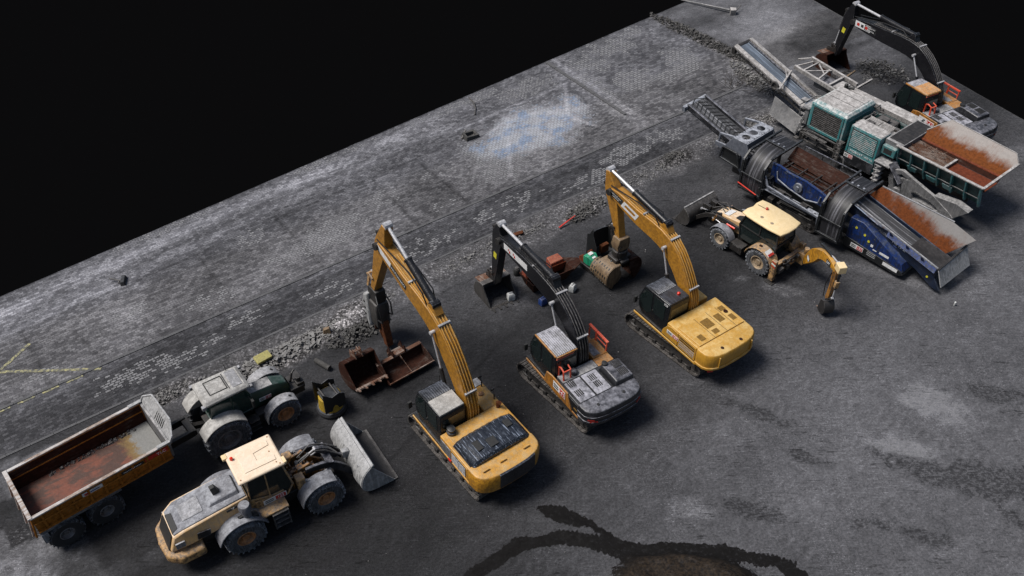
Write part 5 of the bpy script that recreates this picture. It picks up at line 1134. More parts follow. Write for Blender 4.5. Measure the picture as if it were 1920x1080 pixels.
for s in (-1,1): f.bar((5.0,yc+s*.62,dz(5.0)-.55),(10.5,yc+s*.62,dz(10.5)-.4),.08)
for k in range(9): x=5.1+k*.66; f.bar((x,yc-.62,dz(x)-.5+.02*k),(x,yc+.62,dz(x)-.5+.02*k),.05); f.bar((x,yc+.62,dz(x)-.5),(x,yc+.64,dz(x)-.2),.05); f.bar((x,yc-.62,dz(x)-.5),(x,yc-.64,dz(x)-.2),.05)
f.build('conveyor_frame','steel',mc)
MB().lathe([(.18,-.75),(.18,.75)],(10.75,yc,dz(10.75)-.12),(0,1,0),16).box(10.6,10.85,yc+.7,yc+.95,dz(10.75)-.4,dz(10.75)).build('head_drum','darksteel',mc)
MB().bar((7.4,yc-.95,dz(7.4)+.1),(6.3,yc+1.7,dz(7.4)+.2),.10).bar((7.6,yc-.6,dz(7.6)+.15),(6.9,yc+.1,dz(6.9)+.12),.05).build('cross_stay','pale',mc)
MB().tube([(6.25,yc+1.75,dz(7.4)+.2),(6.5,yc+1.55,dz(7.4)+.1)],.10,8).lathe([(.28,-.05),(.28,.05),(.2,.06),(.2,-.06)],(7.0,yc+1.15,dz(7.0)+.1),(0,1,0),16).build('cable_reel','steel',mc)
# magnet frame
g=MB(); y0,y1=-1.75,.0
for s in (0,1):
    yy=-1.72 if s==0 else -.02
    g.bar((6.9,yy,3.30),(3.3,yy+.15,3.05),.16,.24)
g.bar((6.3,-1.7,3.24),(6.3,0,3.24),.10).bar((5.4,-1.7,3.15),(5.1,0,3.15),.10).bar((4.3,-1.6,3.1),(4.3,0,3.1),.14,.2).bar((6.3,-.1,3.2),(5.2,-1.6,3.18),.08).bar((6.2,-1.6,3.2),(5.3,-.9,3.18),.08)
g.bar((6.9,-1.72,3.28),(7.7,-1.5,2.95),.10).bar((7.5,-1.0,2.7),(6.6,-1.7,3.2),.08)
g.build('magnet_frame','pale',t,.01)
g=MB(); g.box(4.0,5.4,-1.4,-.15,2.55,2.85); g.build('magnet','charcoal',t,.03)
MB().lathe([(.12,-1.3),(.12,0)],(3.9,-.1,2.9),(0,1,0),12).box(3.5,4.1,-1.2,-.2,2.9,3.12).build('magnet_drive','pale',t,.02)
# ladder and hanging plates in front
ld=MB()
for s in (0,.62): ld.bar((4.05+s*0,1.75+s*0,2.3),(4.55,1.75,.35),.001) if False else None
for yy in (1.45,2.05): ld.bar((4.0,yy,2.5),(4.5,yy,.4),.07,.10)
for k in range(6): z=.6+k*.32; x=4.5-(z-.4)*.238; ld.box(x-.12,x+.12,1.45,2.05,z,z+.04)
ld.build('ladder','palegrey',t)
MB().loft([[(6.9,1.35,1.7),(4.7,1.35,1.2),(4.7,1.40,1.2),(6.9,1.40,1.7)],[(6.7,1.9,.75),(4.6,1.9,.35),(4.6,1.95,.35),(6.7,1.95,.75)]]).build('hanging_plate','palegrey',t)
MB().box(3.85,4.35,.9,2.2,2.45,2.55).box(3.9,4.1,1.3,2.1,1.4,2.5).build('platform','palegrey',t,.02)
# engine house: teal, dusty top, near grille
eh=MB(); eh.loft([[(1.25,-.55,1.5),(3.75,-.30,1.5),(3.75,2.25,1.5),(1.25,2.30,1.5)],[(1.25,-.55,3.15),(3.75,-.30,3.15),(3.75,2.25,3.15),(1.25,2.30,3.15)],[(1.40,-.40,3.30),(3.62,-.20,3.30),(3.62,2.05,3.30),(1.40,2.10,3.30)]])
eo=eh.build('engine_house','tealdusty',t,.03)
MB().box(1.50,3.50,2.275,2.31,1.65,3.02).build('grille_back','ink',eo)
g=MB()
for k in range(11): g.box(1.54,3.46,2.312,2.335,1.70+k*.12,1.745+k*.12)
g.box(2.48,2.53,2.312,2.34,1.66,3.0); g.build('grille','steel',eo)
fr=MB(); fr.box(1.40,1.52,2.27,2.36,1.52,3.1).box(3.48,3.60,2.27,2.36,1.52,3.1).box(1.40,3.6,2.27,2.36,3.0,3.12).box(1.4,3.6,2.27,2.36,1.50,1.66); fr.build('grille_frame','teal',eo,.01)
MB().box(1.50,3.55,-.28,2.00,3.295,3.325).build('lid','pale',eo,.02)
for y in (1.1,.35): MB().box(1.52,3.53,y-.012,y+.012,3.326,3.336).build('lid_seam','ink',eo)
MB().box(1.22,1.36,-.2,2.0,2.2,2.9).build('side_hatch','teal',eo,.01)
MB().lathe([(.12,0),(.12,.25),(.05,.3)],(3.4,-.5,3.2),(0,0,1),12).tube([(3.2,-.5,3.3),(2.9,-.6,3.35)],.09,10).build('exhaust_pipe','ink',eo)
# second house: cooler with tall face
e2=MB(); e2.box(-1.25,.70,1.60,2.60,.75,3.20); e2o=e2.build('cooler_house','tealdusty',t,.03)
MB().box(-1.22,.67,1.63,2.55,3.202,3.225).build('lid','pale',e2o,.01)
MB().box(-1.10,.55,2.602,2.625,1.85,3.02).build('grille_back','ink',e2o)
g=MB()
for k in range(10): g.box(-1.07,.52,2.626,2.65,1.89+k*.112,1.945+k*.112)
g.build('grille','tealdusty',e2o)
MB().box(-1.24,.69,2.60,2.63,.76,1.45).build('lower_panel','charcoal',e2o,.01)
for x in (-1.18,.62): MB().box(x-.06,x+.06,2.60,2.645,1.5,3.15).build('corner_trim','teal',e2o,.01)
text('house_lettering','MOBICAT',.19,(-.05,2.64,1.66),(-1,0,0),(0,0,1),'inkwhite',e2o); text('house_lettering','MC 110',.17,(-.90,2.64,1.66),(-1,0,0),(0,0,1),'inkwhite',e2o)
fleet_label((.38,2.635,1.25),(-1,0,0),(0,0,1),.58,'152',e2o,.24)
MB().box(-1.1,.5,.55,1.55,2.55,2.75).build('machine_deck','palegrey',t,.02)
vv=MB()
for j in (0,1):
    for k in range(8): vv.box(-.9+j*.85,-.1+j*.85,.55+k*.12,.61+k*.12,2.85,2.90)
vv.box(-.95,.8,.50,.55,2.8,2.93).box(-.95,.8,1.5,1.55,2.8,2.93); vv.build('crusher_grating','pale',t)
MB().box(-.6,.6,-.5,.5,1.5,2.75).build('crusher_body','steel',t,.05)
MB().lathe([(.55,-.2),(.55,.2),(.45,.2),(.45,.1),(.1,.1)],(.9,-.85,2.1),(0,1,0),28).build('flywheel','steel',t)
# long pale beam on the far side
lb=MB(); lb.box(-1.35,1.2,-1.65,-.80,2.35,2.90).loft([[(1.2,-1.55,2.45),(1.2,-.95,2.45),(1.2,-.95,2.87),(1.2,-1.55,2.87)],[(4.2,-1.50,2.6),(4.2,-1.1,2.6),(4.2,-1.1,2.9),(4.2,-1.5,2.9)]]); lb.build('far_beam','pale',t,.03)
fz2=MB(); fz2.box(-2.4,-1.3,-.9,2.2,2.55,3.15); fz2.build('crusher_inlet','palegrey',t,.03)
MB().box(-2.35,-1.4,-.75,2.0,3.152,3.17).build('inlet_liner','darksteel',t)
clutter(t,'hydraulic_lines',(.6,3.6,-.9,-.3,1.6,3.0),22,21,'steel',(.03,.06),6)
clutter(t,'hydraulic_lines',(-2.2,1.2,1.0,2.2,1.3,2.3),26,22,'darksteel',(.03,.06),10)
clutter(t,'hydraulic_lines',(3.8,4.9,-.3,2.0,1.0,2.4),20,23,'palegrey',(.03,.06),7)
clutter(t,'hydraulic_lines',(-1.2,1.3,-.6,1.6,2.75,2.95),12,24,'steel',(.02,.05),6)
clutter(t,'hydraulic_lines',(.8,4.0,2.2,2.7,.6,1.4),20,25,'steel',(.03,.05),5)
# hopper
hp=sub('feed_hopper',t)
X0,X1=-2.1,-7.35
def wing2(name,pts,mat,th=.05):
    a=[Vector(p) for p in pts]; nn=(a[1]-a[0]).cross(a[2]-a[0]).normalized()*th/2
    return MB().loft([[p-nn for p in a],[p+nn for p in a]]).build(name,mat,hp)
M['hopin']=rusty('hopper_inner_rust',(.155,.046,.011),(.30,.275,.26),.36,.72,spots=.4,gradient=(1,.1,-1.1))
M['hopfloor']=rusty('hopper_floor',(.15,.040,.020),(.10,.06,.045),.60,.85)
wing2('hopper_wall',[(X0,2.35,3.15),(X1,2.35,3.15),(X1+.1,1.75,2.62),(X0,1.75,2.62)],'rustdark')
wing2('hopper_floor',[(X0,1.78,2.61),(X1+.1,1.78,2.61),(X1+.1,.45,2.57),(X0,.45,2.57)],'hopfloor')
wing2('hopper_wall',[(X0,.42,2.60),(X1+.1,.42,2.60),(X1+.1,.30,2.90),(X0,.30,2.90)],'rustdark')
MB().tube([(X0,.28,2.90),(X1+.1,.28,2.90)],.07,10).build('wall_ridge','rustred',hp)
wing2('hopper_wall',[(X0-.1,-.05,3.05),(X0-1.0,-1.15,3.85),(X1+.35,-1.2,3.65),(X1,-1.05,3.22),(X1+.1,.26,2.90),(X0-.1,.26,2.90)],'hopin')
rm_=MB(); rm_.box(X1-.02,X0,2.30,2.48,3.14,3.22); rm_.bar((X1,2.4,3.18),(X1-.02,-1.1,3.22),.14,.09); rm_.bar((X0-1.0,-1.17,3.87),(X1+.35,-1.22,3.68),.06); rm_.bar((X0-.1,-.3,3.08),(X0-1.0,-1.17,3.87),.06); rm_.bar((X1+.35,-1.22,3.68),(X1,-1.08,3.24),.06)
rm_.build('hopper_rim','pale',hp,.015)
MB().bar((X1+1.0,-.4,2.75),(X1+.6,-1.0,3.35),.03,.06).build('weld_strip','pale',hp)
gb=MB(); rr=random.Random(4)
for k in range(11): gb.bar((X0-.2,.52+k*.11,2.85),(X0-2.6,.52+k*.11,2.74),.045,.08)
for k in range(16): a=rr.uniform(X0-2.4,X0-.5); yy=rr.uniform(.4,1.5); gb.bar((a,yy+.15,2.88),(a+rr.uniform(-.5,.5),yy+.15+rr.uniform(-.2,.2),2.98),.03)
gb.build('grizzly_bars','rustedge',hp)
MB().bar((X0-2.65,.40,2.72),(X0-2.65,1.8,2.76),.12,.14).build('cross_bar','pale',hp)
# near outside face of the hopper: teal pockets between ribs
of=MB(); of.loft([[(X0,2.30,3.14),(X1+.03,2.30,3.14),(X1+.2,1.62,1.7),(X0-.2,1.62,1.7)],[(X0,2.26,3.14),(X1+.03,2.26,3.14),(X1+.2,1.58,1.7),(X0-.2,1.58,1.7)]]); oo=of.build('hopper_side','tealdark',hp)
rb=MB()
for k in range(7):
    x=X0-.15-k*.83; rb.loft([[(x-.04,2.44,3.12),(x+.04,2.44,3.12),(x+.04,2.3,3.12),(x-.04,2.3,3.12)],[(x-.04,2.15,2.2),(x+.04,2.15,2.2),(x+.04,1.85,2.2),(x-.04,1.85,2.2)],[(x-.04,1.8,1.6),(x+.04,1.8,1.6),(x+.04,1.6,1.6),(x-.04,1.6,1.6)]])
rb.build('hopper_rib','teal',hp)
rb=MB(); rb.loft([[(X0,2.05,2.30),(X1+.1,2.05,2.30),(X1+.1,2.2,2.36),(X0,2.2,2.36)],[(X0,2.02,2.24),(X1+.1,2.02,2.24),(X1+.1,2.17,2.30),(X0,2.17,2.30)]]); rb.build('hopper_stiffener','palegrey',hp)
for k,x in enumerate((-3.2,-4.4,-5.4)): MB().loft([[(x-.3,2.12,2.15),(x+.3,2.12,2.15),(x+.3,2.02,2.15),(x-.3,2.02,2.15)],[(x-.25,1.95,1.8),(x+.25,1.95,1.8),(x+.25,1.8,1.8),(x-.25,1.8,1.8)]]).build('hydraulic_block','teal',hp,.02)
# dusty lower frame with an arch and a window
lf=MB()
def ringplate(out_,hole,y0,y1):
    n=len(out_)
    for i in range(n):
        j=(i+1)%n; lf.prism([out_[i],out_[j],hole[j],hole[i]],y0,y1,'y')
ringplate([(-4.3,.15),(-3.3,.55),(-3.0,1.5),(-3.9,1.75),(-5.1,1.45),(-6.2,.95),(-6.5,.75),(-5.6,.2)],[(-4.5,.50),(-4.0,.62),(-3.85,.95),(-4.1,1.2),(-4.8,1.12),(-5.5,.85),(-5.6,.7),(-5.2,.5)],2.35,2.55)
ringplate([(-3.3,.55),(-2.6,.5),(-2.3,1.2),(-2.35,1.75),(-3.0,2.0),(-3.9,1.75),(-3.0,1.5)],[(-3.2,.75),(-2.8,.72),(-2.6,1.2),(-2.62,1.55),(-3.0,1.75),(-3.5,1.65),(-3.25,1.45)],2.35,2.55)
lf.prism([(-6.5,.75),(-6.2,.95),(-5.1,1.45),(-6.4,1.65),(-7.15,1.5)],2.0,2.5,'y')
lf.box(-6.4,-2.4,1.3,2.4,.35,.6)
lf.build('lower_frame','palegrey',t,.04)
MB().loft([[(-2.3,2.2,2.1),(-3.2,2.2,1.3),(-3.2,2.3,1.3),(-2.3,2.3,2.1)],[(-2.2,2.7,2.1),(-3.1,2.75,1.2),(-3.1,2.8,1.2),(-2.2,2.8,2.1)]]).build('chute_plate','charcoal',t)
MB().box(-2.35,-1.35,2.0,2.9,1.90,1.98).build('service_platform','palegrey',t,.02)
ld=MB()
for yy in (2.35,2.85): ld.bar((-1.45,yy,1.95),(-1.65,yy,.35),.05)
for k in range(5): ld.box(-1.85,-1.45,2.3,2.9,.45+k*.32,.48+k*.32)
ld.build('ladder','palegrey',t)
MB().box(-2.2,-1.35,2.05,2.45,2.3,2.85).build('control_cabinet','teal',t,.03)
MB().box(-2.0,-1.5,2.45,2.465,2.42,2.72).build('cabinet_window','ink',t)
MB().box(3.3,-2.1,-1.0,-.5,1.5,2.6).build('far_housing','tealdark',t,.03)
for (a,b) in (((3.9,2.0,.9),(.6,2.6,.9)),((.6,2.6,.9),(.5,2.6,.3))): MB().bar(a,b,.08).build('guard_rail','palegrey',t)
st=MB()
for k in range(5): st.box(.95,1.25,2.3,2.75,.5+k*.3,.53+k*.3)
st.bar((.95,2.75,.3),(.95,2.7,1.9),.05).bar((1.25,2.75,.3),(1.25,2.7,1.9),.05); st.build('ladder','steel',t)
# ================================================================== loose attachments on the ground
def wpos(o,x,y,z,rz): o.location=(x,y,z); o.rotation_euler=(0,0,R(rz))
# toothed digging bucket lying mouth up towards the camera
bt=thing('digging_bucket','dark rusty toothed bucket lying open next to the long grading bucket','bucket',(-6.55,27.75,.0),0)
sh,_=digging_bucket('rustdark',1.55,1.15,name='bucket_shell',parent=bt); 
bucket_extras(sh,1.55,1.15,5,'rustedge',.5)
for ch in [sh]: ch.rotation_euler=(0,R(24),0); ch.location=(.45,0,1.36)
bt.rotation_euler=(0,0,R(126)); bt.location=(-6.75,28.1,0)
# wide grading bucket
gb=thing('grading_bucket','long rusty grading bucket with a central rib lying beside the toothed bucket','bucket',(-5.0,28.95,0),38)
pr=crom([(.48,.62),(.50,.30),(.30,.06),(-.05,.02),(-.45,.10),(-.62,.30)],3)
m=MB(); m.sheet([[(x,y,z) for x in np.linspace(-1.2,1.2,9)] for y,z in pr],.04)
for s in (-1,1): m.prism([(y,z) for y,z in pr]+[(-.1,.52)],s*1.2-.02,s*1.2+.02,'x')
g0=m.build('bucket_shell','rustdark',gb)
MB().box(-1.22,1.22,.40,.60,.60,.66).build('rim','rustedge',g0,.01); MB().bar((-1.22,-.64,.32),(1.22,-.64,.32),.05,.08).build('cutting_edge','rustedge',g0)
MB().prism([(.50,.60),(-.58,.30),(-.55,.36),(.0,.42),(.45,.66)],-.02,.02,'x').build('rib','rustedge',g0)
for x in (-.32,.32):
    MB().prism([(.38,.60),(.95,.25),(1.05,.62),(.82,1.05),(.66,.78),(.50,1.0),(.40,.85)],x-.03,x+.03,'x').build('hitch_ear','rustdark',g0,.01)
MB().tube([(-.4,.85,.6),(.4,.85,.6)],.05,8).box(-.3,.3,.42,.75,.62,.70).build('hitch_plate','rustedge',g0)
# yellow drum attachment
yd=thing('drum_attachment','round black attachment with yellow perforated skirt and two upright cheek plates','attachment',(-8.1,26.55,0),36)
MB().lathe([(.60,0),(.66,.05),(.68,.18),(.62,.30),(.50,.34)],(0,0,0),(0,0,1),32).build('base_ring','tyre',yd)
MB().lathe([(.52,.30),(.56,.34),(.50,.98),(.46,1.02)],(0,0,0),(0,0,1),32).build('skirt','perf',yd)
MB().prism([(-.42,-.36),(.42,-.36),(.42,.36),(-.42,.36)],.95,1.12,'z').build('head_plate','plastic_blue' if False else 'black',yd,.03)
for s in (-1,1):
    MB().prism([(-.52,.45),(.50,.50),(.52,1.25),(.25,1.40),(-.1,1.30),(-.50,1.72)],s*.50-.02,s*.50+.02,'y').build('cheek_plate','black',yd,.01)
MB().tube([(-.3,-.5,1.2),(-.3,.5,1.2)],.045,8).tube([(.25,-.5,1.15),(.25,.5,1.15)],.045,8).build('hitch_pin','darksteel',yd)
# red-brown skips with grab
rs=thing('rusty_skip','rust-red open steel skip with two orange-topped compartments under the black boom','skip',(1.75,35.05,0),32)
m=MB()
for (x0,x1) in ((-1.25,1.25),):
    m.loft([[(x0*.82,-.42,.05),(x1*.82,-.42,.05),(x1*.82,.40,.05),(x0*.82,.40,.05)],[(x0,-.70,.85),(x1,-.70,.85),(x1,.62,.75),(x0,.62,.75)],[(x0+.06,-.64,.83),(x1-.06,-.64,.83),(x1-.06,.56,.73),(x0+.06,.56,.73)],[(x0*.80,-.38,.12),(x1*.80,-.38,.12),(x1*.80,.36,.12),(x0*.80,.36,.12)]],True)
m.build('skip_body','rustdark',rs)
M['salmon']=paint('salmon_red_paint',(.30,.06,.03),.45,.8,.7,dcol=(.50,.20,.12),gcol=(.05,.015,.01),nsc=1.6)
for x in (-.75,.75):
    MB().loft([[(x-.42,.05,.5),(x+.42,.05,.5),(x+.42,.62,.5),(x-.42,.62,.5)],[(x-.40,.10,.98),(x+.40,.10,.98),(x+.34,.58,1.05),(x-.34,.58,1.05)]]).build('compartment_top','salmon',rs,.04)
    MB().loft([[(x-.42,.03,.35),(x+.42,.03,.35),(x+.42,.05,.35),(x-.42,.05,.35)],[(x-.44,-.05,.86),(x+.44,-.05,.86),(x+.44,-.02,.9),(x-.44,-.02,.9)]]).build('divider','rustred',rs)
MB().prism([(1.2,-.68),(1.95,-.35),(2.05,.05),(1.2,.60)],.62,.68,'z').build('pouring_lip','rustdark',rs)
MB().tube([(-.75,.6,1.0),(-.8,.72,1.35),(-.55,.75,1.4),(-.5,.6,1.0)],.06,8).box(-.95,-.45,.5,.8,.95,1.12).build('red_handle','redplastic',rs,.02)
jb=[('jerry_can','white jerry can left of the rusty skip','plastic_white',(-.05,33.7),20),('jerry_can','blue jerry can in front of the rusty skip','plastic_blue',(1.55,33.35),40),('jerry_can','white jerry can right of the rusty skip beside its pouring lip','plastic_white',(3.1,34.35),60)]
for nm,lb_,mm,(x,y),rz in jb:
    j=thing(nm,lb_,'jerry can',(x,y,0),rz,'jerry cans round the rusty skip')
    MB().loft([[(-.17,-.13,0),(.17,-.13,0),(.17,.13,0),(-.17,.13,0)],[(-.19,-.15,.06),(.19,-.15,.06),(.19,.15,.06),(-.19,.15,.06)],[(-.19,-.15,.34),(.19,-.15,.34),(.19,.15,.34),(-.19,.15,.34)],[(-.15,-.10,.44),(.10,-.10,.44),(.10,.10,.44),(-.15,.10,.44)]]).build('can_body',mm,j,.02)
    MB().lathe([(.04,.36),(.04,.47)],(.14,0,0),(0,0,1),10).build('cap','ink',j); MB().tube([(-.10,0,.42),(-.10,0,.50),(.06,0,.50),(.06,0,.42)],.018,6).build('handle',mm,j)
wc=thing('black_canister','small black canister with round lids at the upper corner of the rusty skip','canister',(.25,35.6,0),20)
MB().lathe([(.16,0),(.18,.03),(.18,.36),(.14,.42),(.05,.44)],(0,0,0),(0,0,1),18).build('canister_body','ink',wc); MB().lathe([(.09,.42),(.09,.48)],(0,0,0),(0,0,1),14).build('lid','steel',wc)
# black bucket with horn-like cheeks standing behind the grab
hb=thing('standing_bucket','black bucket standing upright with two pointed cheeks behind the green unit','bucket',(4.6,37.6,0),36)
m=MB(); m.sheet([[(x,.35*math.cos(x*1.2)-.25,z) for x in np.linspace(-.65,.65,7)] for z in (.0,.5,1.0,1.35)],.05); m.box(-.62,.62,-.6,.2,.02,.10)
h0=m.build('bucket_shell','black',hb)
for s in (-1,1): MB().prism([(.15,.0),(-.62,.0),(-.66,.9),(-.35,1.45),(-.30,1.95),(-.05,1.5),(.15,1.35)],s*.65-.025,s*.65+.025,'x').build('cheek_plate','black',h0,.01)
MB().box(-.25,.25,-.62,-.4,.25,.75).build('inner_plate','rust',h0,.02)
# green hydraulic unit with slotted drum
gu=thing('drum_cutter','green hydraulic unit with a slotted brown drum lying in front of the grab','attachment',(4.55,35.65,0),-50)
MB().lathe([(.05,-.05),(.46,0),(.48,.05),(.48,1.35),(.46,1.4),(.05,1.45)],(-.25,0,.5),(1,0,0),32).build('drum_body','brass',gu)
sl=MB()
for a in range(12):
    for k in range(8):
        an=R(-90+a*27); x=-.12+k*.155; y=math.cos(an)*.48; z=math.sin(an)*.48
        T=Matrix.Translation((x,y,.5+z))@Matrix.Rotation(an,4,'X'); sl.T=T; sl.box(-.035,.035,-.012,.006,-.075,.075)
sl.build('drum_slots','ink',gu)
gh=MB(); gh.loft([[(-.95,-.28,.35),(-.95,.28,.35),(-.95,.28,.80),(-.95,-.28,.80)],[(-.6,-.30,.35),(-.6,.30,.35),(-.6,.30,.92),(-.6,-.30,.92)],[(-.28,-.2,.35),(-.28,.2,.35),(-.28,.2,.72),(-.28,-.2,.72)]]); gho=gh.build('hydraulic_housing','brightgreen',gu,.03)
MB().box(-.8,-.6,-.12,.12,.90,.96).box(-.5,-.38,-.1,.1,.80,.86).build('housing_label','white',gho)
MB().prism([(-1.25,.0),(-.95,.0),(-.92,.55),(-1.1,.72),(-1.3,.5)],-.25,-.1,'y').prism([(-1.25,.0),(-.95,.0),(-.92,.55),(-1.1,.72),(-1.3,.5)],.35,.5,'y').build('mounting_bracket','rustred',gu,.02)
MB().prism([(-1.3,.0),(1.1,.0),(1.1,.3),(-1.3,.3)],-.35,.35,'y').build('skid','darksteel',gu,.03)
# sorting grab on the yellow excavator
gr=thing('sorting_grab','dark sorting grab with slotted shell hanging from the all-yellow excavator','grab',(0,0,0),0)
MB().prism([(-.35,.25),(.3,.3),(.42,-.15),(.3,-.5),(-.35,-.5),(-.42,-.1)],-.27,.27,'y').build('quick_coupler','brass',gr,.04)
MB().lathe([(.36,-.5),(.40,-.55),(.40,-.85),(.3,-.9)],(0,0,0),(0,0,1),24).build('rotator','darksteel',gr)
MB().box(-.5,.5,-.35,.35,-1.35,-.9).box(-.25,.25,-.52,.52,-1.2,-1.0).build('grab_body','darksteel',gr,.05)
for s in (-1,1):
    m=MB(); pr=crom([(.30,-1.15),(.85,-1.2),(1.15,-1.6),(1.10,-2.15),(.75,-2.55)],4); m.sheet([[(s*x,y,z) for y in np.linspace(-.48,.48,5)] for x,z in pr],.05)
    for q_ in (-1,1): m.prism([(s*x,z) for x,z in pr]+[(s*.35,-1.7)],q_*.48-.025,q_*.48+.025,'y')
    so=m.build('grab_shell','rustdark' if s<0 else 'brass',gr)
    sl=MB()
    for k in range(5):
        for j in range(3):
            x,z=pr[4+j*4]; x2,z2=pr[5+j*4]; yy=-.36+k*.18; sl.bar((s*(x+.03),yy,z),(s*(x2+.03),yy,z2),.06,.04)
    sl.build('shell_slots','ink',so)
    cyl(gr,'grab_cylinder',(s*.2,0,-.95),(s*.8,0,-1.35),.07,.6)
MB().tube([(0,.2,-.3),(.3,.35,-.1),(.45,.3,-.6),(.3,.3,-.95)],.035,8).tube([(0,-.2,-.3),(-.35,-.35,-.1),(-.5,-.3,-.6),(-.3,-.3,-.95)],.035,8).build('hose','hose',gr)
place(gr,k3,(8.25,31.05),125,(5.1,k3['by'],2.55),0,90)
# ================================================================== the ground slab
CA,SA=math.cos(R(36)),math.sin(R(36))
def w2uv(x,y): return (x*CA+y*SA,-x*SA+y*CA)
def uv2w(u,v): return (u*CA-v*SA,u*SA+v*CA)
NU,NV=520,420
U0,V0=-16.,-8.
uu=np.empty((NU+1,NV+1)); vv=np.empty((NU+1,NV+1))
for i in range(NU+1):
    un=U0+(58.6-U0)*i/NU; vtop=42.78+(un+1.18)*.0742
    for j in range(NV+1):
        v=V0+(vtop-V0)*j/NV; ub=58.77-(40.9-v)*.129
        uu[i,j]=U0+(ub-U0)*i/NU; vv[i,j]=v
xx=uu*CA-vv*SA; yy=uu*SA+vv*CA
def fbm(u,v,s,seed,o=4):
    out=np.zeros(u.size); uf=u.ravel(); vf=v.ravel()
    for k in range(u.size): out[k]=noise.fractal(Vector((uf[k]*s+seed,vf[k]*s-seed,seed*.37)),.8,2.1,o)
    return out.reshape(u.shape)
n1=fbm(uu,vv,.12,3.1); n2=fbm(uu,vv,.45,7.7); n3=fbm(uu,vv,1.6,11.3); n5=fbm(uu*.35,vv,.5,21.)
def ss(x,a,b): t_=np.clip((x-a)/(b-a),0,1); return t_*t_*(3-2*t_)
def blob(u,v,ru,rv,rot=0,wob=.35):
    a=R(rot); du=uu-u; dv=vv-v; p=(du*math.cos(a)+dv*math.sin(a))/ru; q=(-du*math.sin(a)+dv*math.cos(a))/rv
    return 1-ss(np.sqrt(p*p+q*q)+wob*(n2+n3*.5),.55,1.15)
def wblob(x,y,ru,rv,rot=0,wob=.35): u,v=w2uv(x,y); return blob(u,v,ru,rv,rot-36,wob)
v=vv;u=uu
upper=ss(v,34.97,35.03); lowpav=ss(v,32.1,32.35)*(1-upper)
far=ss(u+.25*n2,47.2,47.9)*ss(v,33.6,34.2)    # bare slab beyond the debris line
far=np.maximum(far,ss(u,46.0,49.0)*ss(v,30.,34.))
# base albedo map
tone=np.full(u.shape,.050)
yard=1-ss(v,31.8,32.2)
tone_y=.0165+.022*(1-ss(v,13.,21.))*ss(u,6,18)+.012*ss(u,30,48)*(1-ss(v,20,30))+.012*(1-ss(u,0.,6.))*(1-ss(v,16,22))
tone_y=tone_y+.020*ss(v,24.5,29.5)*(.5+.5*ss(n1,-.3,.5))*ss(u,9,14)
tone_y*=1+.35*n1+.25*n5
tone=tone_y*1.2+.034*ss(u,10,22)*(1-ss(v,13,25))+.010*ss(v,25,30)
tone=tone*(1-lowpav)+lowpav*(.050*(1+.5*n5)+.05*ss(v,34.3,35)*ss(n2,0,.6)*1.0+.018*ss(u,34,44))
up=.092*(1+.35*n1+.25*n5)
vc1=41.45+(u+1.5)*.085; vc2=39.7+(u+1.5)*.11
left=1-ss(u,22,29)
up=up+left*(.095*np.exp(-((v-vc1+.25*n2)/.55)**2)*(1+.4*n2)+.055*np.exp(-((v-vc2+.3*n2)/.35)**2))
up=up+.03*ss(n2,.1,.6)
tone=tone*(1-upper)+upper*up
tone=tone*(1-far)+far*(.080*(1+.45*n1+.5*n5)+.05*blob(52,40,3.5,3.0,20))
# gravelly verge
strip=ss(v,29.7+.9*n2-1.6*ss(u,6,12)*(1-ss(u,13,16))*0,30.9+.6*n2)*(1-ss(v,31.9,32.3))*ss(u,1,3.5)*(1-ss(u,44,47))
pile=blob(9.6,30.4,4.2,.85,2,.3); pile2=blob(13.0,30.6,2.0,1.0,0,.4); pile3=blob(27.2,30.6,1.4,.75,10,.4); pile4=blob(35.0,31.6,1.2,.7,0,.4); pile5=blob(47.2,41.5,.75,5.2,4,.45); pile6=blob(46.0,35.0,.9,2.6,-10,.4); pile7=blob(53.9,30.8,1.6,1.9,20,.5); pile8=blob(3.3,31.4,1.6,.6,0,.3); pile9=blob(42.5,31.2,3.5,.6,0,.4)
rough=np.clip(strip*.55+pile+pile2+pile3+pile4+pile5+pile6+pile7*.8+pile8*.8+pile9*.8,0,1)
tone=tone+strip*.055*(1+.6*n3)+.085*(pile+.7*pile2)*(1+.6*n3)+.03*(pile3+pile5+pile6+pile8+pile9)
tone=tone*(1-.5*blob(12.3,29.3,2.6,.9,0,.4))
# pale scuffs
scuff=np.zeros(u.shape)
for (x,y,a,b,rot,s) in ((19.3,26.8,2.2,1.1,-20,.14),(17.1,24.4,1.7,.7,-10,.14),(30.6,46.5,1.3,.8,20,.09),(7.6,21.1,1.1,.6,-20,.10),(15.4,44.6,3.2,1.8,30,.03),(-4.3,33.8,1.8,1.2,36,.035),(1.0,34.2,3.5,1.6,40,.02),(12.2,21.2,1.3,.7,0,.05),(-14.2,19.0,1.5,.7,30,.06),(23.5,24.,.35,3.5,8,.06),(-19.3,19.8,1.6,1.4,0,.09),(9.3,25.0,3.,1.2,-30,.016)):
    scuff=np.maximum(scuff,s*7.5*wblob(x,y,a,b,rot,.5)) if s>=.05 else scuff; tone=tone+(s*wblob(x,y,a,b,rot,.6)*ss(n3+.5*n2,-.15,.45) if s<.05 else .25*s*wblob(x,y,a,b,rot,.6))
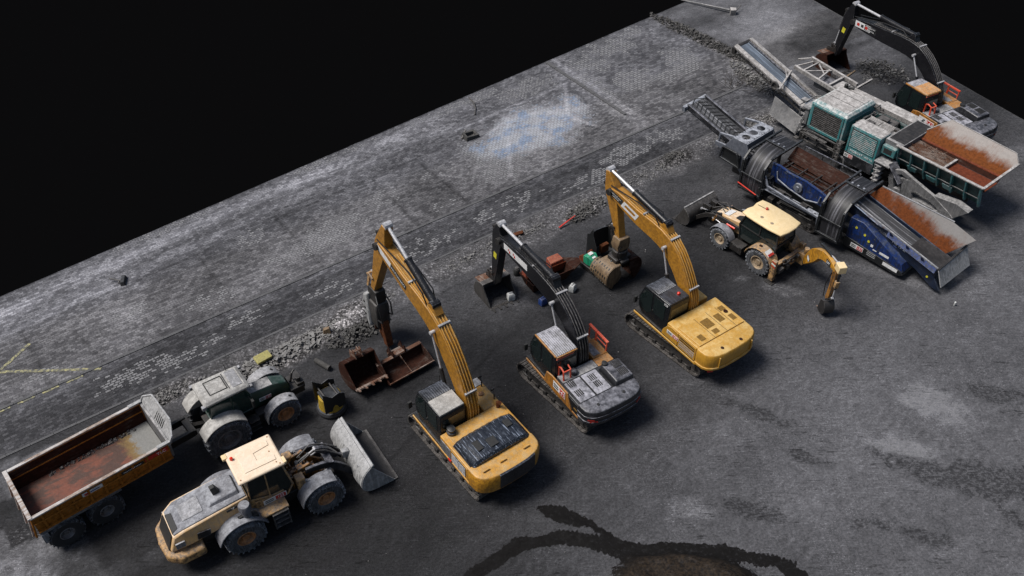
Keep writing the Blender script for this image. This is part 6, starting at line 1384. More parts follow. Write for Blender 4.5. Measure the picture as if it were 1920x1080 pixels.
# dark oily blotches
dk=np.zeros(u.shape)
for (x,y,a,b,rot) in ((17.2,23.3,2.2,.75,-25),(20.2,22.8,2.6,1.4,-20),(20.4,20.4,1.6,1.1,0),(15.4,20.3,2.4,.5,-15),(12.4,24.0,1.6,.4,-25),(9.6,21.2,1.6,.5,-20),(-1.5,25.6,.5,.3,0),(22.,27.5,2.,.6,-10),(11.3,26.2,1.8,.4,-30),(-8.9,24.2,1.4,.8,20),(-4.3,28.6,2.2,.8,40)):
    dk=np.maximum(dk,wblob(x,y,a,b,rot,.7))
tone=tone*(1-.15*dk)
# wet dark track curving through the lower middle
def curve(pts,w):
    d=np.full(u.shape,9.)
    for (a,b) in zip(pts,pts[1:]):
        ax,ay=a[:2];bx,by=b[:2]; L=(bx-ax)**2+(by-ay)**2; t_=np.clip(((xx-ax)*(bx-ax)+(yy-ay)*(by-ay))/L,0,1)
        ww=a[2]+(b[2]-a[2])*t_; d=np.minimum(d,np.hypot(xx-ax-t_*(bx-ax),yy-ay-t_*(by-ay))/ww)
    return 1-ss(d+.3*n3,.55,1.0)
wet=np.maximum(curve([(-1.6,18.2,.35),(.2,19.6,.4),(1.9,19.95,.35),(3.6,19.75,.38),(5.0,19.35,.42),(7.5,19.3,.4),(10.2,19.05,.16),(11.0,18.8,.1)],.4),curve([(1.2,21.35,.12),(2.0,21.2,.3),(3.2,20.5,.22),(3.9,19.9,.25)],.3))
wet=np.maximum(wet,curve([(3.0,19.75,.25),(4.6,19.2,.5),(6.3,19.35,.5),(8.2,19.3,.45),(10.2,18.9,.3),(11.2,18.2,.35)],.6)); wet=np.maximum(wet,wblob(6.6,17.9,3.3,1.7,-3,.15)); wet=np.maximum(wet,wblob(2.1,20.9,1.2,.42,-22,.25))

# whitish bricks where the sand has been washed out
wb=np.zeros(u.shape)
for (a,b,ru,rv,rot,s) in ((14.8,37.3,2.4,1.1,5,.75),(12.8,37.1,2.,.8,0,.6),(8.6,34.0,1.4,.6,0,.6),(2.7,33.5,2.4,.8,0,.8),(5.2,33.3,1.8,.7,0,.55),(21.6,35.9,1.5,.6,0,.3),(32.9,33.6,2.0,.8,0,.9),(29.8,32.9,2.2,.7,0,.8),(36.5,33.7,1.5,.9,0,.6),(24,33.6,2.8,.8,0,.45),(18.5,33.4,3.2,.8,0,.5),(12.5,33.5,2.0,.8,0,.5),(44.1,40.2,1.5,1.6,0,.8),(42.3,39.,2.4,.9,0,.8),(43.7,45.2,1.6,.8,0,.7),(39.4,39.9,1.9,1.5,0,.95),(38,43.5,2.0,1.5,0,.7),(40.5,44.5,2.6,1.2,0,.7),(36.9,41.3,1.0,2.6,0,.6),(3.7,37.6,1.4,.7,0,.7),(7.6,36.2,1.4,.8,0,.6),(28,44.3,4,.5,3,.6),(18,43.9,4,.5,3,.5),(8,43.2,5,.4,3,.6),(27.9,38.5,5.5,2.2,0,.75),(33.,43.5,2.5,1.2,0,.6),(26.0,36.5,2.2,.9,0,.6),(11,39.5,1.2,.7,0,.5),(19,38.6,1.2,.8,0,.5),(1.5,34.2,.9,.4,0,.5),(-1,36,1.,.5,0,.5)):
    wb=np.maximum(wb,s*blob(a,b,ru,rv,rot,.45))
worn=blob(30.4,39.3,4.9,2.5,4,.22)*(1-ss(u,34.6,35.2)); edge=worn*(1-blob(30.4,39.2,3.6,1.6,4,.3))
wb=np.maximum(wb,worn*.97); wb=np.clip(wb,0,1)*(upper+lowpav)*(1-far)
tone=tone+upper*worn*.10+upper*ss(u,34.5,35.8)*(1-ss(u,36.2,37.5))*.02
def rect(u0,u1,v0,v1,e=.10): return ss(uu+.06*n3,u0-e,u0+e)*(1-ss(uu+.06*n3,u1-e,u1+e))*ss(vv+.06*n3,v0-e,v0+e)*(1-ss(vv+.06*n3,v1-e,v1+e))
def curve_uv(pts,w):
    d=np.full(u.shape,9.)
    for (a,b) in zip(pts,pts[1:]):
        ax,ay=a;bx,by=b; L=(bx-ax)**2+(by-ay)**2; t_=np.clip(((uu-ax)*(bx-ax)+(vv-ay)*(by-ay))/L,0,1); d=np.minimum(d,np.hypot(uu-ax-t_*(bx-ax),vv-ay-t_*(by-ay)))
    return np.clip(1-d/w,0,1)
for (a,b) in (((4.2,36.8),(4.6,35.05)),((-1,39.6),(-.8,35.1)),((1.1,38.0),(1.7,35.1)),((13.,40.6),(13.2,35.1)),((19.2,40.8),(19.1,35.1)),((22.3,40.6),(22.5,35.1)),((8.2,40.),(8.4,35.1))): tone=tone*(1-.45*curve_uv([a,b],.17))
tone=tone*(1-.35*upper*curve_uv([(-14,38.9),(25,40.9)],.20))
tone=tone+.12*curve_uv([(26.1,41.9),(35.1,42.3)],.22)*(.6+n3)+.10*curve_uv([(29.5,41.1),(27.0,37.4),(26.,35.9)],.20)+.10*curve_uv([(35.2,42.3),(32.8,39.),(33.5,37.2)],.20)+.09*curve_uv([(27,40.2),(29.,40.9),(31.5,40.6),(33.8,39.4)],.17)+.07*curve_uv([(36.6,37.),(36.6,45.4)],.25)*upper
for (a,b,c_,d_,s_) in ((35.3,36.6,35.1,45,.02),(22.6,26,35.2,38,.018),(4.6,8.2,35.2,38.4,-.02),(13.2,19.1,35.2,37.2,.012),(40.5,43.8,35.3,37.8,-.025),(43.8,47,35.3,37.,.02),(8.4,13.1,38.4,40.,-.018),(48,58,33.8,38,-.012),(48.2,53.,38.2,42,.02),(53.2,58.5,38.2,45,.008)): tone=tone+s_*rect(a,b,c_,d_)
tone=tone*np.where((v>34.3)&(v<34.9),1+.5*(1-ss(np.abs(n2),0,.5)),1)
for (a,b,c_,d_,s_) in ((-9,-3.1,25.,31.9,.045),(-6.5,-1.9,23.,27.1,.035),(-3.0,-1.6,29.9,31.6,.06)): tone=tone+s_*rect(a,b,c_,d_)*(.5+.9*ss(n3+n2,-.4,.5))
tone=np.where(rect(-4.6,-3.0,27.3,29.8)>.5,.022*(1+.4*n3),tone)
for (x,y,a,b,rot) in ((14.0,34.5,1.5,.45,-20),(18.4,36.1,2.6,.45,-14),(20.9,34.9,1.3,.40,-25),(12.0,35.3,.7,.3,10)): scuff=np.maximum(scuff,.75*wblob(x,y,a,b,rot,.5)); tone=tone+.02*wblob(x,y,a,b,rot,.5)
for (p_,q_) in (((0,21.5),(7.5,13.5)),((2.2,23.),(9.6,15.)),((7,19.5),(16,14.5)),((5,24.5),(13.5,17.8)),((12,26.5),(19.5,21.5)),((13.5,28.),(22,22.5)),((-6,20.3),(3,18.2))):
    a_=w2uv(*p_);b_=w2uv(*q_); L_=math.hypot(b_[0]-a_[0],b_[1]-a_[1]); s_=((uu-a_[0])*(b_[0]-a_[0])+(vv-a_[1])*(b_[1]-a_[1]))/L_
    tone=tone*(1+.17*np.minimum(1,1.6*curve_uv([a_,b_],.42))*np.sin(s_*2*math.pi/.42)*ss(n2,-.35,.2))
for (a,b) in (((-.5,24.),(12,27.2)),((9,22.),(17,24.9)),((14.,29.9),(22.,29.7))): tone=tone*(1-.4*curve_uv([a,b],.13))
pav=(upper+lowpav)*(1-far); big_b=ss(u,35.9,35.96)*upper
browny=upper*(1-ss(v,38.6,40))*(1-worn)
# relief
h=.005*n3*yard+.003*n3+.02*yard*n2*ss(30-v,0,6)
h=h+.16*pile*(.6+.7*n3)+.22*pile2*(.6+.6*n3)+.18*pile3*(.6+.9*n3)+.12*pile4*(.6+.9*n3)+.18*(pile5+pile6)*(.5+.8*n3)+.16*pile7*(.5+.8*n3)+.06*strip*(.5+n3)
mound=wblob(6.6,17.7,3.0,1.4,-4,.12); h=h+1.15*mound*(.8+.25*n2); h=h+.05*wblob(2.4,20.4,1.6,.5,-25,.2)
h=np.where(pav>.5,h*.25,h); h=h-.04*(pav<.5)*0
verts=np.stack([xx,yy,h],-1).reshape(-1,3)
idx=np.arange((NU+1)*(NV+1)).reshape(NU+1,NV+1)
faces=np.stack([idx[:-1,:-1],idx[1:,:-1],idx[1:,1:],idx[:-1,1:]],-1).reshape(-1,4)
# skirt down the rim of the slab
rim=list(idx[0,:])+list(idx[1:,-1])+list(idx[-1,-2::-1])+list(idx[-2:0:-1,0])
nb=len(verts); low=verts[rim].copy(); low[:,2]=-.8
me=bpy.data.meshes.new('ground')
fl=faces.tolist(); n_=len(rim)
for k in range(n_): fl.append((rim[k],nb+k,nb+(k+1)%n_,rim[(k+1)%n_]))
me.from_pydata(np.concatenate([verts,low]).tolist(),[],fl); me.update()
me.polygons.foreach_set('use_smooth',[True]*len(me.polygons))
def addattr(name,arr):
    a=me.attributes.new(name,'FLOAT','POINT'); d=np.zeros(nb+n_); d[:nb]=arr.ravel(); a.data.foreach_set('value',d)
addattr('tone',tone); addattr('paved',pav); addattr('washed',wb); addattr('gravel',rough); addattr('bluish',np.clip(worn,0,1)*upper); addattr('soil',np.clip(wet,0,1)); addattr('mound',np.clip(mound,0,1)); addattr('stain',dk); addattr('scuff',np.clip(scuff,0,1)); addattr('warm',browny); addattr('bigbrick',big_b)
def ground_mat():
    m,nt,b=nodes('yard_ground'); n=N(nt)
    pos=n.new('ShaderNodeNewGeometry').outputs['Position']
    uv=n.mapping(pos,(1,1,1),(0,0,R(-36)))
    uvs=n.new('ShaderNodeVectorMath',operation='SCALE'); n.put(uvs.inputs[0],uv); n.put(uvs.inputs['Scale'],n.math('SUBTRACT',1.,n.math('MULTIPLY',n.attr('bigbrick'),.25))); uvb=uvs.outputs[0]
    tone=n.attr('tone'); 
    f1=n.noise(pos,2.2,7,.7); f2=n.noise(pos,9,7,.75); f3=n.noise(pos,34,5,.7)
    stx=n.noise(n.mapping(uv,(1.2,5,1),(0,0,R(8))),1.6,6,.7,.3)
    st2=n.noise(n.mapping(pos,(6,1.3,1),(0,0,R(38))),1.4,6,.7,.5)
    k=n.math('ADD',n.math('MULTIPLY',n.ramp(f1,.3,.7,.80,1.22),n.ramp(f2,.3,.7,.66,1.38)),0)
    k=n.math('MULTIPLY',k,n.ramp(stx,.3,.7,.86,1.15)); k=n.math('MULTIPLY',k,n.ramp(f3,.3,.7,.70,1.32))
    # tyre and tread scuffing on the bare yard
    crack=n.math('MULTIPLY',n.ramp(st2,.56,.66),n.ramp(f1,.45,.6)); k=n.math('MULTIPLY',k,n.math('SUBTRACT',1.,n.math('MULTIPLY',crack,.30)))
    pm=n.math('SUBTRACT',1.,n.math('MULTIPLY',n.attr('paved'),.75))
    sh=n.mapping(pos,(1,1,1),(0,0,0),(13,7,5))
    grit=n.math('MULTIPLY',n.ramp(n.noise(pos,17,4,.7),.57,.63),n.ramp(n.noise(sh,.8,5,.65),.46,.58)); k=n.math('MULTIPLY',k,n.math('SUBTRACT',1.,n.math('MULTIPLY',grit,.7)))
    pale=n.math('MULTIPLY',n.ramp(n.noise(sh,15,4,.7),.58,.65),n.ramp(n.noise(sh,.55,5,.6),.48,.60)); k=n.math('MULTIPLY',k,n.math('ADD',1.,n.math('MULTIPLY',n.math('MULTIPLY',pale,pm),1.3)))
    sc1=n.math('MULTIPLY',n.ramp(n.noise(n.mapping(pos,(1.0,13,1),(0,0,R(-36))),1.5,5,.65,.4),.56,.64),n.ramp(n.noise(sh,.5,4,.6),.44,.56)); k=n.math('MULTIPLY',k,n.math('ADD',1.,n.math('MULTIPLY',n.math('MULTIPLY',sc1,pm),.65)))
    sc2=n.math('MULTIPLY',n.ramp(n.noise(n.mapping(sh,(1.0,11,1),(0,0,R(50))),1.3,5,.65,.6),.56,.63),n.ramp(n.noise(sh,.7,4,.6),.5,.6)); k=n.math('MULTIPLY',k,n.math('SUBTRACT',1.,n.math('MULTIPLY',n.math('MULTIPLY',sc2,pm),.65)))
    # loose gravel: cells
    vo=n.new('ShaderNodeTexVoronoi',feature='F1'); n.put(vo.inputs['Vector'],pos); vo.inputs['Scale'].default_value=9
    vs=n.new('ShaderNodeSeparateColor'); n.put(vs.inputs[0],vo.outputs['Color'])
    gr=n.attr('gravel'); gk=n.math('MULTIPLY',n.ramp(vo.outputs['Distance'],.15,.6,1.2,.35),n.ramp(vs.outputs[0],.2,.95,.45,2.1))
    k=n.math('MULTIPLY',k,n.mix(gr,(1,1,1),gk))
    lum=n.math('MULTIPLY',tone,k)
    col=n.new('ShaderNodeCombineColor'); n.put(col.inputs[0],n.math('MULTIPLY',lum,.975)); n.put(col.inputs[1],n.math('MULTIPLY',lum,.975)); n.put(col.inputs[2],n.math('MULTIPLY',lum,1.055)); c=col.outputs[0]
    c=n.mix(n.math('MULTIPLY',n.attr('warm'),.3),c,n.mix(1.,c,(1.05,1.0,.90),'MULTIPLY'))
    c=n.mix(n.math('MULTIPLY',gr,.5),c,n.mix(1.,c,(1.08,1.0,.88),'MULTIPLY'))
    # paving bricks
    br=n.new('ShaderNodeTexBrick'); n.put(br.inputs['Vector'],uvb); br.inputs['Scale'].default_value=1.; br.inputs['Brick Width'].default_value=.27; br.inputs['Row Height'].default_value=.15; br.inputs['Mortar Size'].default_value=.014; br.inputs['Mortar Smooth'].default_value=.4
    br.inputs['Color1'].default_value=(0,0,0,1); br.inputs['Color2'].default_value=(1,1,1,1); br.inputs['Mortar'].default_value=(.5,.5,.5,1)
    rs=n.new('ShaderNodeSeparateColor'); n.put(rs.inputs[0],br.outputs['Color']); r_=rs.outputs[0]; mort=br.outputs['Fac']; pv=n.attr('paved')
    c=n.mix(pv,c,n.mix(n.math('ADD',n.math('MULTIPLY',n.ramp(r_,0,1,.08,.72),1.),0),n.mix(1.,c,(.55,.55,.57),'MULTIPLY'),n.mix(1.,c,(1.75,1.75,1.75),'MULTIPLY')))
    wsh=n.attr('washed'); thr=n.math('GREATER_THAN',n.math('ADD',n.math('MULTIPLY',wsh,.85),n.math('MULTIPLY',n.math('SUBTRACT',n.noise(pos,1.1,4,.6),.5),.9)),n.math('ADD',n.math('MULTIPLY',r_,.85),.06))
    thr=n.math('MULTIPLY',thr,n.ramp(wsh,.05,.15)); b2=n.new('ShaderNodeTexBrick'); n.put(b2.inputs['Vector'],uvb); b2.inputs['Scale'].default_value=1.; b2.inputs['Brick Width'].default_value=.27; b2.inputs['Row Height'].default_value=.15; b2.inputs['Mortar Size'].default_value=.024; b2.inputs['Mortar Smooth'].default_value=.2
    thr=n.math('MULTIPLY',thr,n.math('SUBTRACT',1.,b2.outputs['Fac']))
    bl=n.attr('bluish'); wcol=n.mix(bl,n.mix(n.ramp(f2,.35,.65),(.10,.10,.105),(.32,.32,.33)),n.mix(n.ramp(n.noise(pos,.9,5,.6),.47,.6),n.mix(f2,(.28,.30,.33),(.50,.52,.56)),n.mix(f2,(.09,.16,.28),(.28,.38,.54))))
    c=n.mix(n.math('MULTIPLY',n.math('MULTIPLY',thr,pv),.74),c,wcol)
    c=n.mix(n.math('MULTIPLY',n.math('MULTIPLY',mort,pv),.55),c,n.mix(1.,c,(.35,.35,.37),'MULTIPLY'))
    fA=n.noise(pos,5.5,8,.78); fB=n.noise(n.mapping(pos,(2.2,11,1),(0,0,R(-25))),1.6,7,.75,.5)
    sf=n.ramp(n.math('ADD',n.math('MULTIPLY',n.attr('scuff'),.48),n.math('MULTIPLY',n.math('SUBTRACT',n.math('ADD',n.math('MULTIPLY',fA,.5),n.math('MULTIPLY',fB,.5)),.5),2.3)),.38,.52); sf=n.math('MULTIPLY',sf,n.ramp(n.attr('scuff'),.06,.3))
    c=n.mix(n.math('MULTIPLY',sf,.6),c,n.mix(f3,(.10,.10,.105),(.27,.27,.285)))
    sn=n.ramp(n.math('ADD',n.math('MULTIPLY',n.attr('stain'),.50),n.math('MULTIPLY',n.math('SUBTRACT',n.math('ADD',n.math('MULTIPLY',fA,.6),n.math('MULTIPLY',fB,.4)),.5),2.6)),.42,.56); sn=n.math('MULTIPLY',sn,n.ramp(n.attr('stain'),.06,.3))
    c=n.mix(n.math('MULTIPLY',sn,.62),c,(.008,.008,.009))
    so=n.ramp(n.math('ADD',n.attr('soil'),n.math('MULTIPLY',n.math('SUBTRACT',n.math('ADD',n.math('MULTIPLY',fA,.6),n.math('MULTIPLY',fB,.4)),.5),2.2)),.42,.54); c=n.mix(n.math('MULTIPLY',so,n.ramp(fA,.30,.5,.70,1.)),c,n.mix(n.math('MULTIPLY',n.attr('mound'),n.ramp(f2,.35,.65)),(.005,.0045,.0045),(.034,.024,.016)))
    nt.links.new(c,b.inputs['Base Color'])
    rg=n.ramp(f1,.3,.7,.62,.95); nt.links.new(rg,b.inputs['Roughness']); b.inputs['Specular IOR Level'].default_value=.14
    hh=n.math('ADD',n.math('MULTIPLY',f2,.7),n.math('MULTIPLY',f3,.35)); hh=n.math('ADD',hh,n.math('MULTIPLY',n.math('MULTIPLY',gr,n.math('SUBTRACT',1.,vo.outputs['Distance'])),1.2)); hh=n.math('SUBTRACT',hh,n.math('MULTIPLY',n.math('MULTIPLY',mort,pv),.5))
    nt.links.new(n.bump(hh,.38,.04),b.inputs['Normal'])
    return m
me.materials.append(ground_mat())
g=bpy.data.objects.new('ground',me); C.objects.link(g); g['kind']='structure'
# black backdrop far below the slab
bp=MB(); bp.add([(-900,-900,-9),(900,-900,-9),(900,900,-9),(-900,900,-9)],[(0,1,2,3)])
m,nt,b=nodes('backdrop_black'); b.inputs['Base Color'].default_value=(.0024,.0024,.0026,1); b.inputs['Roughness'].default_value=1; b.inputs['Specular IOR Level'].default_value=0
o=bp.build('backdrop',m); o['kind']='structure'
# kerbs
def hgt(u_,v_): return 0
def strip_obj(name,p,q,w,z0,z1,mat):
    a=uv2w(*p);b_=uv2w(*q); m=MB(); n_=int(math.dist(a,b_)/1.0); rr=random.Random(3)
    for k in range(n_):
        t0=k/n_;t1=(k+1)/n_-.012/n_*2; dz=rr.uniform(-.008,.008)
        P=(a[0]+(b_[0]-a[0])*t0,a[1]+(b_[1]-a[1])*t0,(z0+z1)/2+dz);Q=(a[0]+(b_[0]-a[0])*t1,a[1]+(b_[1]-a[1])*t1,(z0+z1)/2+dz); m.bar(P,Q,w,z1-z0)
    o=m.build(name,mat); o['kind']='structure'; return o
M['kerb']=paint('kerb_stone',(.085,.085,.09),.3,.5,.9,dcol=(.16,.16,.165),bump=.8)
strip_obj('kerb',(-15.5,35.0),(46.6,35.0),.14,-.05,.035,'kerb'); strip_obj('kerb',(35.95,37.0),(35.95,45.4),.22,-.05,.07,'kerb'); strip_obj('kerb',(-15.5,32.15),(45.5,32.15),.12,-.05,.03,'kerb')
# yellow road marking: thin worn sheets lying 4 mm above the paving
def worn_yellow():
    m,nt,b=nodes('worn_yellow_line'); n=N(nt); pos=n.new('ShaderNodeNewGeometry').outputs['Position']
    f=n.noise(pos,5,7,.75); c=n.mix(n.ramp(f,.44,.60),(.10,.10,.09),n.mix(n.noise(pos,14,4,.7),(.22,.20,.08),(.48,.45,.25)))
    nt.links.new(c,b.inputs['Base Color']); b.inputs['Roughness'].default_value=.9; return m
M['yline']=worn_yellow()
def ground_h(x,y):
    return 0.012
def mark(p,q,w,name='road_marking'):
    n_=max(2,int(math.dist(p,q)/.3)); d=Vector((q[0]-p[0],q[1]-p[1])).normalized(); nn=Vector((-d.y,d.x))*w/2; rr=random.Random(int(p[0]*10)); vs=[];fs=[]
    for k in range(n_+1):
        x=p[0]+(q[0]-p[0])*k/n_;y=p[1]+(q[1]-p[1])*k/n_; j=rr.uniform(.75,1.1); vs+= [(x-nn.x*j,y-nn.y*j,.016),(x+nn.x*j,y+nn.y*j,.016)]
        if k: fs.append((2*k-2,2*k,2*k+1,2*k-1))
    return MB().add(vs,fs)
mk=mark((-24.1,28.75),(-19.3,28.95),.17); o=mk.build('road_marking','yline',smooth=False); o['kind']='structure'
mk=mark((-24.05,28.8),(-23.3,30.6),.17); o=mk.build('road_marking','yline',smooth=False); o['kind']='structure'
a=uv2w(-4.5,34.85);b2=uv2w(.9,34.85)
for k in range(5): 
    t0=k/5; t1=t0+.14; p=(a[0]+(b2[0]-a[0])*t0,a[1]+(b2[1]-a[1])*t0); q=(a[0]+(b2[0]-a[0])*t1,a[1]+(b2[1]-a[1])*t1); o=mark(p,q,.12).build('road_marking','yline',smooth=False); o['kind']='structure'
# ------------------------------------------------------------------ rubble
def stone(mb,c,r,rr):
    vs=[];q=[(-1,-1,-1),(1,-1,-1),(1,1,-1),(-1,1,-1),(-1,-1,1),(1,-1,1),(1,1,1),(-1,1,1)]
    sx,sy,sz=[r*rr.uniform(.55,1.25) for _ in range(3)]; a=rr.uniform(0,6.3); ca,sa=math.cos(a),math.sin(a); tl=rr.uniform(-.5,.5)
    for x,y,z in q:
        x=x*sx*rr.uniform(.55,1.0);y=y*sy*rr.uniform(.55,1.0);z=z*sz*rr.uniform(.5,.95); z2=z+x*tl
        vs.append((c[0]+x*ca-y*sa,c[1]+x*sa+y*ca,c[2]+z2))
    mb.add(vs,[(0,3,2,1),(4,5,6,7),(0,1,5,4),(1,2,6,5),(2,3,7,6),(3,0,4,7)])
M['stone']=paint('broken_stone',(.16,.155,.15),.5,.7,.95,dcol=(.30,.295,.29),gcol=(.022,.020,.019),bump=.8,nsc=.7)
M['stonedark']=paint('dark_rubble',(.05,.048,.046),.3,.6,.95,dcol=(.16,.155,.15),bump=.8)
def heap(name,label,u_,v_,ru,rv,n_,rmin,rmax,mat,hz,seed,rot=0):
    rr=random.Random(seed); mb=MB(); n_=int(n_*(2.3 if hz else 1)); rmin*=.6; rmax*=.8
    for _ in range(n_):
        a=rr.uniform(0,6.283); q=rr.random()**.6; du=math.cos(a)*q*ru; dv=math.sin(a)*q*rv; cr,sr=math.cos(R(rot)),math.sin(R(rot))
        x,y=uv2w(u_+du*cr-dv*sr,v_+du*sr+dv*cr); r=rmin+(rmax-rmin)*rr.random()**4; stone(mb,(x,y,hz*(1-q*q)+r*.25),r,rr)
    o=mb.build(name,mat,smooth=False); tag(o,label,'rubble',kind='stuff'); return o
heap('rubble','pale broken rubble along the verge behind the tractor',9.2,30.6,3.6,.65,520,.03,.17,'stone',.18,1,2)
heap('rubble','dark crumbled rubble in front of the pale heap by the breaker',12.3,29.9,1.8,.8,380,.03,.12,'stonedark',.22,2)
heap('rubble','pale gravel thrown up beside the paving behind the breaker',13.4,31.1,1.8,.55,320,.02,.09,'stone',.12,3)
heap('rubble','dark heap of debris with a red strip behind the skip',27.3,30.7,1.35,.6,260,.03,.15,'stonedark',.25,4,8); heap('rubble','pale stones scattered over the dark debris heap',27.5,30.8,1.7,.7,90,.03,.11,'stone',.25,5,8)
heap('rubble','small burnt-looking heap on the verge behind the yellow boom',35.,31.6,.9,.5,120,.03,.12,'stonedark',.22,6)
heap('rubble','line of weeds and rubble crossing the paving near the far edge',47.2,41.5,.7,5.2,560,.02,.14,'stonedark',.14,7,4); heap('rubble','loose stones beside the tall belt of the teal crusher',46.1,35.2,.9,2.8,420,.02,.13,'stone',.10,8,-10)
heap('rubble','stones spilled between the far excavator and the teal crusher',53.9,30.8,1.6,1.8,300,.02,.13,'stonedark',.14,9); heap('rubble','light stones among the spill by the far excavator',53.9,30.8,1.9,2.0,80,.02,.12,'stone',.12,10)
heap('rubble','gravel at the kerb between trailer and tractor',3.4,31.3,1.8,.5,220,.02,.08,'stone',.06,11); heap('rubble','thin gravel along the verge behind the black excavator',21.5,31.2,3.8,.45,260,.02,.09,'stone',.04,12); heap('rubble','thin gravel along the verge near the chevron belt',41.5,31.2,4.2,.6,320,.02,.10,'stone',.05,13); heap('rubble','thin gravel along the verge behind the yellow boom',33.,31.2,2.8,.5,180,.02,.08,'stone',.04,14)
heap('rubble','scattered pebbles across the dark yard',24.,22.,24.,9.,420,.012,.035,'stone',.0,15)
# grass-like dry weeds by the far debris line
wd=MB(); rr=random.Random(8)
for _ in range(420):
    a=rr.random(); x,y=uv2w(47.3+rr.gauss(0,.45)-.3*a,37.+8.5*a); hgt_=rr.uniform(.08,.3); dx,dy=rr.uniform(-.12,.12),rr.uniform(-.12,.12); w_=.012
    wd.add([(x-w_,y,0),(x+w_,y,0),(x+dx,y+dy,hgt_)],[(0,1,2)])
o=wd.build('dry_weeds',plain('dry_weed',(.07,.06,.04),.9),smooth=False); tag(o,'thin dry weeds growing along the far debris line','weeds',kind='stuff')
wd=MB()
for _ in range(26):
    x,y=15.3+rr.gauss(0,.6),54.6+rr.gauss(0,.5); z=0; pts=[(x,y,0)]
    d=Vector((rr.uniform(-1,1),rr.uniform(-1,1),.5)).normalized()
    for k in range(4): d=(d+Vector((rr.uniform(-.4,.4),rr.uniform(-.4,.4),rr.uniform(-.2,.3)))).normalized(); p_=Vector(pts[-1])+d*.3; pts.append((p_.x,p_.y,max(.02,p_.z)))
    wd.tube(pts,[.02,.016,.012,.009,.005],5)
o=wd.build('dead_branches',plain('dead_wood',(.05,.045,.04),.9)); tag(o,'tangle of dead branches beyond the tip of the teal crusher belt','branches',kind='stuff')
# single loose things
def loose(name,label,cat,mb,mat,loc,rz,bev=.01,tilt=(0,0)):
    o=mb.build(name,mat,None,bev); o.location=loc; o.rotation_euler=(R(tilt[0]),R(tilt[1]),R(rz)); tag(o,label,cat); return o
M['foam']=paint('yellow_foam',(.42,.38,.13),.1,.4,.9,gcol=(.2,.17,.06))
loose('foam_slab','pale yellow-green slab lying on the rubble behind the tractor','slab',MB().prism([(-.42,-.2),(.38,-.25),(.45,.2),(-.35,.26)],0,.14,'z'),'foam',(-11.75,29.35,.3),52,.02,(12,8))
loose('concrete_pipe','short broken grey pipe at the foot of the rubble heap','pipe',MB().tube([(-.45,0,.1),(.45,0,.1)],.13,14),'stonedark',(-8.9,29.1,.08),-35)
loose('broken_block','brownish broken block on top of the rubble heap','block',MB().loft([[(-.2,-.15,0),(.2,-.18,0),(.22,.16,0),(-.18,.2,0)],[(-.15,-.12,.25),(.12,-.1,.3),(.14,.1,.26),(-.14,.12,.2)]]),'brass',(-9.0,31.2,.2),15)
loose('red_strip','bent red plastic strip sticking out of the dark debris heap','strip',MB().bar((-.65,0,.02),(0,.03,.12),.09,.05).bar((0,.03,.12),(.55,0,.26),.06,.04),'labelred',(3.1,39.75,.1),40)
loose('rusty_sheet','small rusty sheet lying on the verge behind the black boom','metal sheet',MB().prism([(-.45,-.1),(.4,-.14),(.5,.1),(-.35,.16)],0,.06,'z'),'rust',(.2,38.8,.06),30)
loose('curved_pole','thin curved grey pole lying on the paving near the blue worn patch','pole',MB().tube([(.1,-1.0,.03),(.12,-.3,.06),(.0,.4,.05),(-.35,1.1,.03)],.045,8),'steel',(-2.5,52.0,.02),0)
pit=thing('broken_drain','broken drain box standing in a dark patch on the left of the blue worn patch','drain',(-2.6,48.5,0),36)
MB().loft([[(-.5,-.35,.0),(.5,-.35,0),(.5,.35,0),(-.5,.35,0)],[(-.45,-.3,.28),(.42,-.33,.2),(.45,.3,.25),(-.42,.28,.34)],[(-.33,-.18,.26),(.3,-.2,.2),(.33,.18,.22),(-.3,.16,.3)],[(-.3,-.16,.03),(.28,-.18,.03),(.3,.16,.03),(-.28,.14,.03)]]).build('drain_frame','stonedark',pit,.02); MB().bar((-.6,.1,.05),(-.1,.4,.35),.08).build('broken_bar','steel',pit)
pit=thing('barrier_foot','small dark barrier foot with a grey bar standing on the left paving','barrier foot',(-20.15,35.05,0),10)
MB().loft([[(-.12,-.35,0),(.14,-.35,0),(.14,.35,0),(-.12,.35,0)],[(-.1,-.28,.22),(.1,-.28,.22),(.1,.28,.22),(-.1,.28,.22)]]).build('rubber_foot','tyre',pit,.03); MB().tube([(-.05,-.1,.15),(-.7,.15,.2)],.035,8).tube([(-.05,.1,.15),(-.25,-.15,.05)],.03,8).build('grey_bar','steel',pit)
pole=thing('lying_lamp_post','long grey post lying near the far corner with a pale block foot','post',(16.7,65.3,0),0)
MB().tube([(-.15,.1,.25),(-3.55,2.1,.12)],[.085,.05],10).build('post','palegrey',pole); MB().prism([(-.15,-.3),(.3,-.25),(.35,.2),(-.1,.25)],0,.42,'z').build('block_foot','pale',pole,.03); MB().bar((.3,.1,.1),(.75,.55,.45),.05).build('stake','steel',pole)
loose('plank','long dark plank lying beside the pale beam of the teal crusher','plank',MB().box(-1.3,1.3,-.06,.06,0,.05),'brass',(22.8,55.7,.03),45); loose('plank','short pale plank beside the crusher, nearest its far beam','plank',MB().box(-.9,.9,-.06,.06,0,.06),'pale',(23.9,54.9,.03),40)
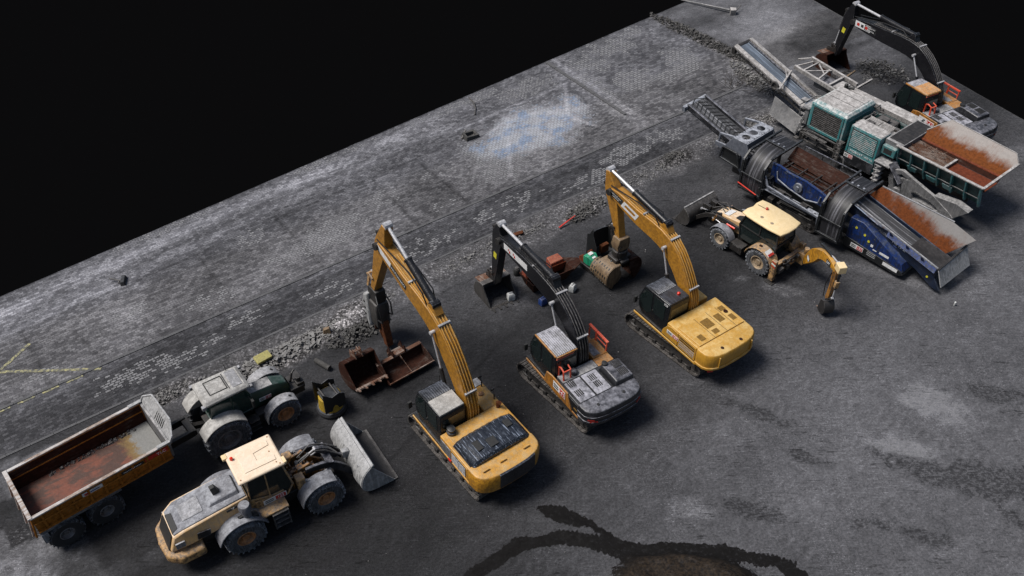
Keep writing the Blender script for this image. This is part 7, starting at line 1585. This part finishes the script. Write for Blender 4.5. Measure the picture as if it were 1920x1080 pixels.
loose('white_stone','small white stone at the end of the planks by the crusher','stone',MB().loft([[(-.12,-.1,0),(.12,-.1,0),(.1,.1,0),(-.1,.12,0)],[(-.08,-.06,.14),(.07,-.07,.16),(.06,.06,.12),(-.06,.07,.13)]]),'plastic_white',(23.2,53.6,.02),0)
loose('small_marker','tiny white marker standing on the yard beyond the screener tailgate','marker',MB().lathe([(.04,0),(.05,.02),(.05,.24),(.02,.27)],(0,0,0),(0,0,1),10),'plastic_white',(22.3,33.25,.0),0)
# ------------------------------------------------------------------ camera and light
cam=bpy.data.cameras.new('camera'); co=bpy.data.objects.new('camera',cam); C.objects.link(co)
co.location=(0,0,32); co.rotation_euler=(R(90-42.8),0,0); cam.sensor_width=36; cam.lens=36*1715/1920; cam.clip_end=4000; cam.clip_start=.5; sc.camera=co
w=bpy.data.worlds.new('World'); sc.world=w; w.use_nodes=True; nt=w.node_tree; nt.nodes.clear()
o=nt.nodes.new('ShaderNodeOutputWorld'); bg=nt.nodes.new('ShaderNodeBackground'); sk=nt.nodes.new('ShaderNodeTexSky'); sk.sky_type='NISHITA'; sk.sun_disc=False
EL,AZ=58,-95    # sun elevation and bearing (degrees clockwise from +Y)
sk.sun_elevation=R(EL); sk.sun_rotation=R(AZ); sk.air_density=1.2; sk.dust_density=3.0; sk.ozone_density=1.0
nt.links.new(sk.outputs[0],bg.inputs[0]); nt.links.new(bg.outputs[0],o.inputs[0]); bg.inputs[1].default_value=.06
sl=bpy.data.lights.new('sun','SUN'); sl.energy=3.5; sl.angle=R(22); sl.color=(1,.965,.92); so=bpy.data.objects.new('sun',sl); C.objects.link(so)
d=Vector((math.sin(R(AZ))*math.cos(R(EL)),math.cos(R(AZ))*math.cos(R(EL)),math.sin(R(EL)))); so.rotation_euler=d.to_track_quat('Z','Y').to_euler(); so.location=(-20,10,40)
sc.view_settings.view_transform='Standard'; sc.view_settings.look='None'; sc.view_settings.exposure=.24; sc.view_settings.gamma=1; sc.view_settings.use_curve_mapping=False
sc.render.engine='CYCLES'
